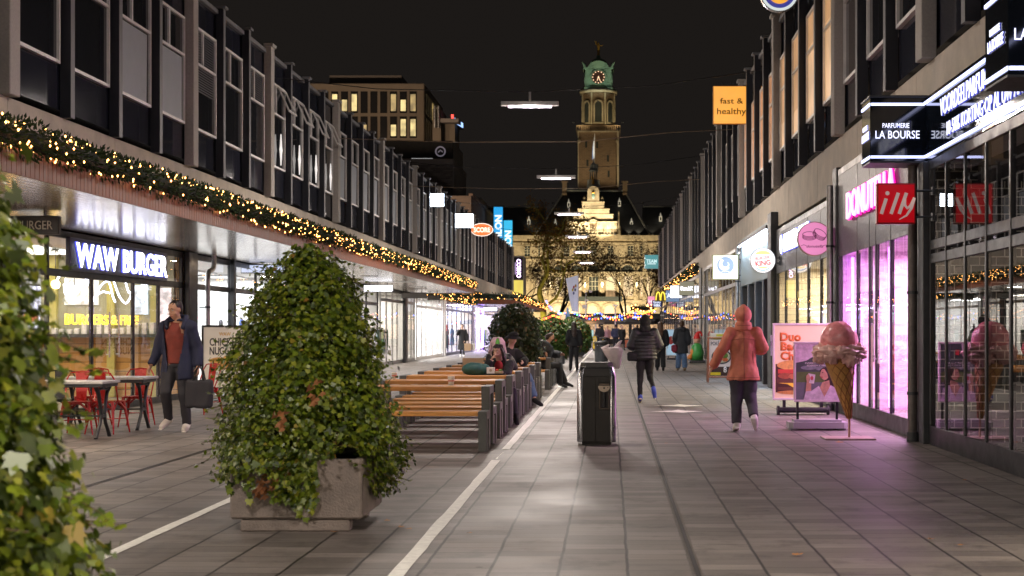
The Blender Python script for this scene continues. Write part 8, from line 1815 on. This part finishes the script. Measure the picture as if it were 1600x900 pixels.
# 11 orange hooded coat
OR = dict(pel=(0, 0, .93), ka=(.10, .02, .50), aa=(.10, .20, .20), ta=(.10, .14, .09), kb=(-.08, -.05, .50), ab=(-.10, -.02, .09), tb=(-.11, -.16, .035), ea=(.29, .04, 1.12), wa=(.40, -.12, .92), eb=(-.27, -.05, 1.14), wb=(-.20, -.26, 1.10))
OR['ea'], OR['wa'], OR['eb'], OR['wb'] = (.29, .03, 1.14), (.42, -.06, .90), (-.28, .02, 1.14), (-.22, -.22, 1.12)
OR['ka'], OR['aa'], OR['ta'], OR['kb'], OR['ab'], OR['tb'] = (.09, -.03, .50), (.09, .03, .09), (.10, -.12, .035), (-.10, -.04, .52), (-.13, .22, .20), (-.15, .17, .10)
person('person in an orange hooded coat and dark trousers walking away on the right', (1.87, 20.3, 0), PI, 1.75, OR, [('coat', 'orange', {'inf': .034, 'hem': .72, 'flare': .036, 'disp': .017, 'dsc': 9}), ('trousers', 'greypants', {'r': (.118, .070), 'cut': .03}), ('shoes', 'white', {'h': .07, 'sole': 'white'}), ('hood', 'orange')], vox=.015, bvox=.010, hands=(.5, .5))
OT = [o for o in bpy.data.objects if o.get('label', '').startswith('person in an orange')][0]; m_seam = mat('stitching', (.20, .05, .03), .8)
seams(OT, 'coat', [[(0, .74 + .02 * i) for i in range(33)], [(-.17 + .34 * i / 20, 1.27 + .02 * math.sin(i / 20 * PI)) for i in range(21)], [(-.21 + .42 * i / 24, .755) for i in range(25)], [(-.13, .95), (-.128, 1.0), (-.125, 1.06), (-.12, 1.12)]], m_seam)
seams(OT, 'hood', [[(0, 1.50 + .02 * i) for i in range(12)], [(-.09 + .18 * i / 14, 1.475) for i in range(15)]], m_seam)
# 12.. far people
person('man in a navy padded jacket walking away near the square', (PX(962, 97), 97, 0), PI, 1.76, BK, [('coat', 'navy', {'inf': .05, 'hem': .84}), ('trousers', 'black', {}), ('shoes', 'black'), ('hair', 'blackhair', {'style': 'short'})], vox=.036)
person('woman in black carrying an orange bag beside the navy jacketed man', (PX(971.5, 96), 96, 0), .3, 1.70, STRIDE, [('coat', 'black', {'inf': .04, 'hem': .55, 'flare': .03}), ('trousers', 'black', {'r': (.08, .05)}), ('shoes', 'black'), ('hair', 'blackhair', {'style': 'bun'})], vox=.036, skin=m_skin2)
q = MB(); q.box(-.12, .12, -.05, .05, 0, .5, bev=.02); o = q.build('shopping_bag', mat('orange_bag', (.45, .12, .06), .6)); o.location = (PX(979.5, 96), 95.9, .22); tag(o, 'orange shopping bag of the woman at the square', 'bag')
person('person in black with a backpack standing by the yellow box', (PX(937, 98), 98, 0), PI, 1.78, BK, [('coat', 'black', {'inf': .05, 'hem': .8}), ('trousers', 'black', {}), ('shoes', 'black'), ('hair', 'blackhair', {'style': 'short'})], vox=.040)
person('person in pink at the terrace below the middle parasol', (PX(949.5, 108), 108, 0), .2, 1.66, BK, [('coat', 'pinkc', {'inf': .04, 'hem': .8}), ('trousers', 'black', {}), ('shoes', 'black'), ('hair', 'brownhair', {'style': 'bun'})], vox=.040, skin=m_skin2)
person('person in a brown coat standing at the right terrace tables', (PX(996, 104), 104, 0), 2.6, 1.74, BK, [('coat', 'tan', {'inf': .04, 'hem': .7}), ('trousers', 'black', {}), ('shoes', 'black'), ('hair', 'blackhair', {'style': 'short'})], vox=.040)
person('dark clothed person half hidden behind the puffer jacket, at the square', (PX(1001, 112), 112, 0), 1.0, 1.8, BK, [('coat', 'black', {'inf': .05, 'hem': .7}), ('trousers', 'black', {}), ('shoes', 'black'), ('hair', 'blackhair', {'style': 'short'})], vox=.040)

bpy.data.scenes.remove(WORK)
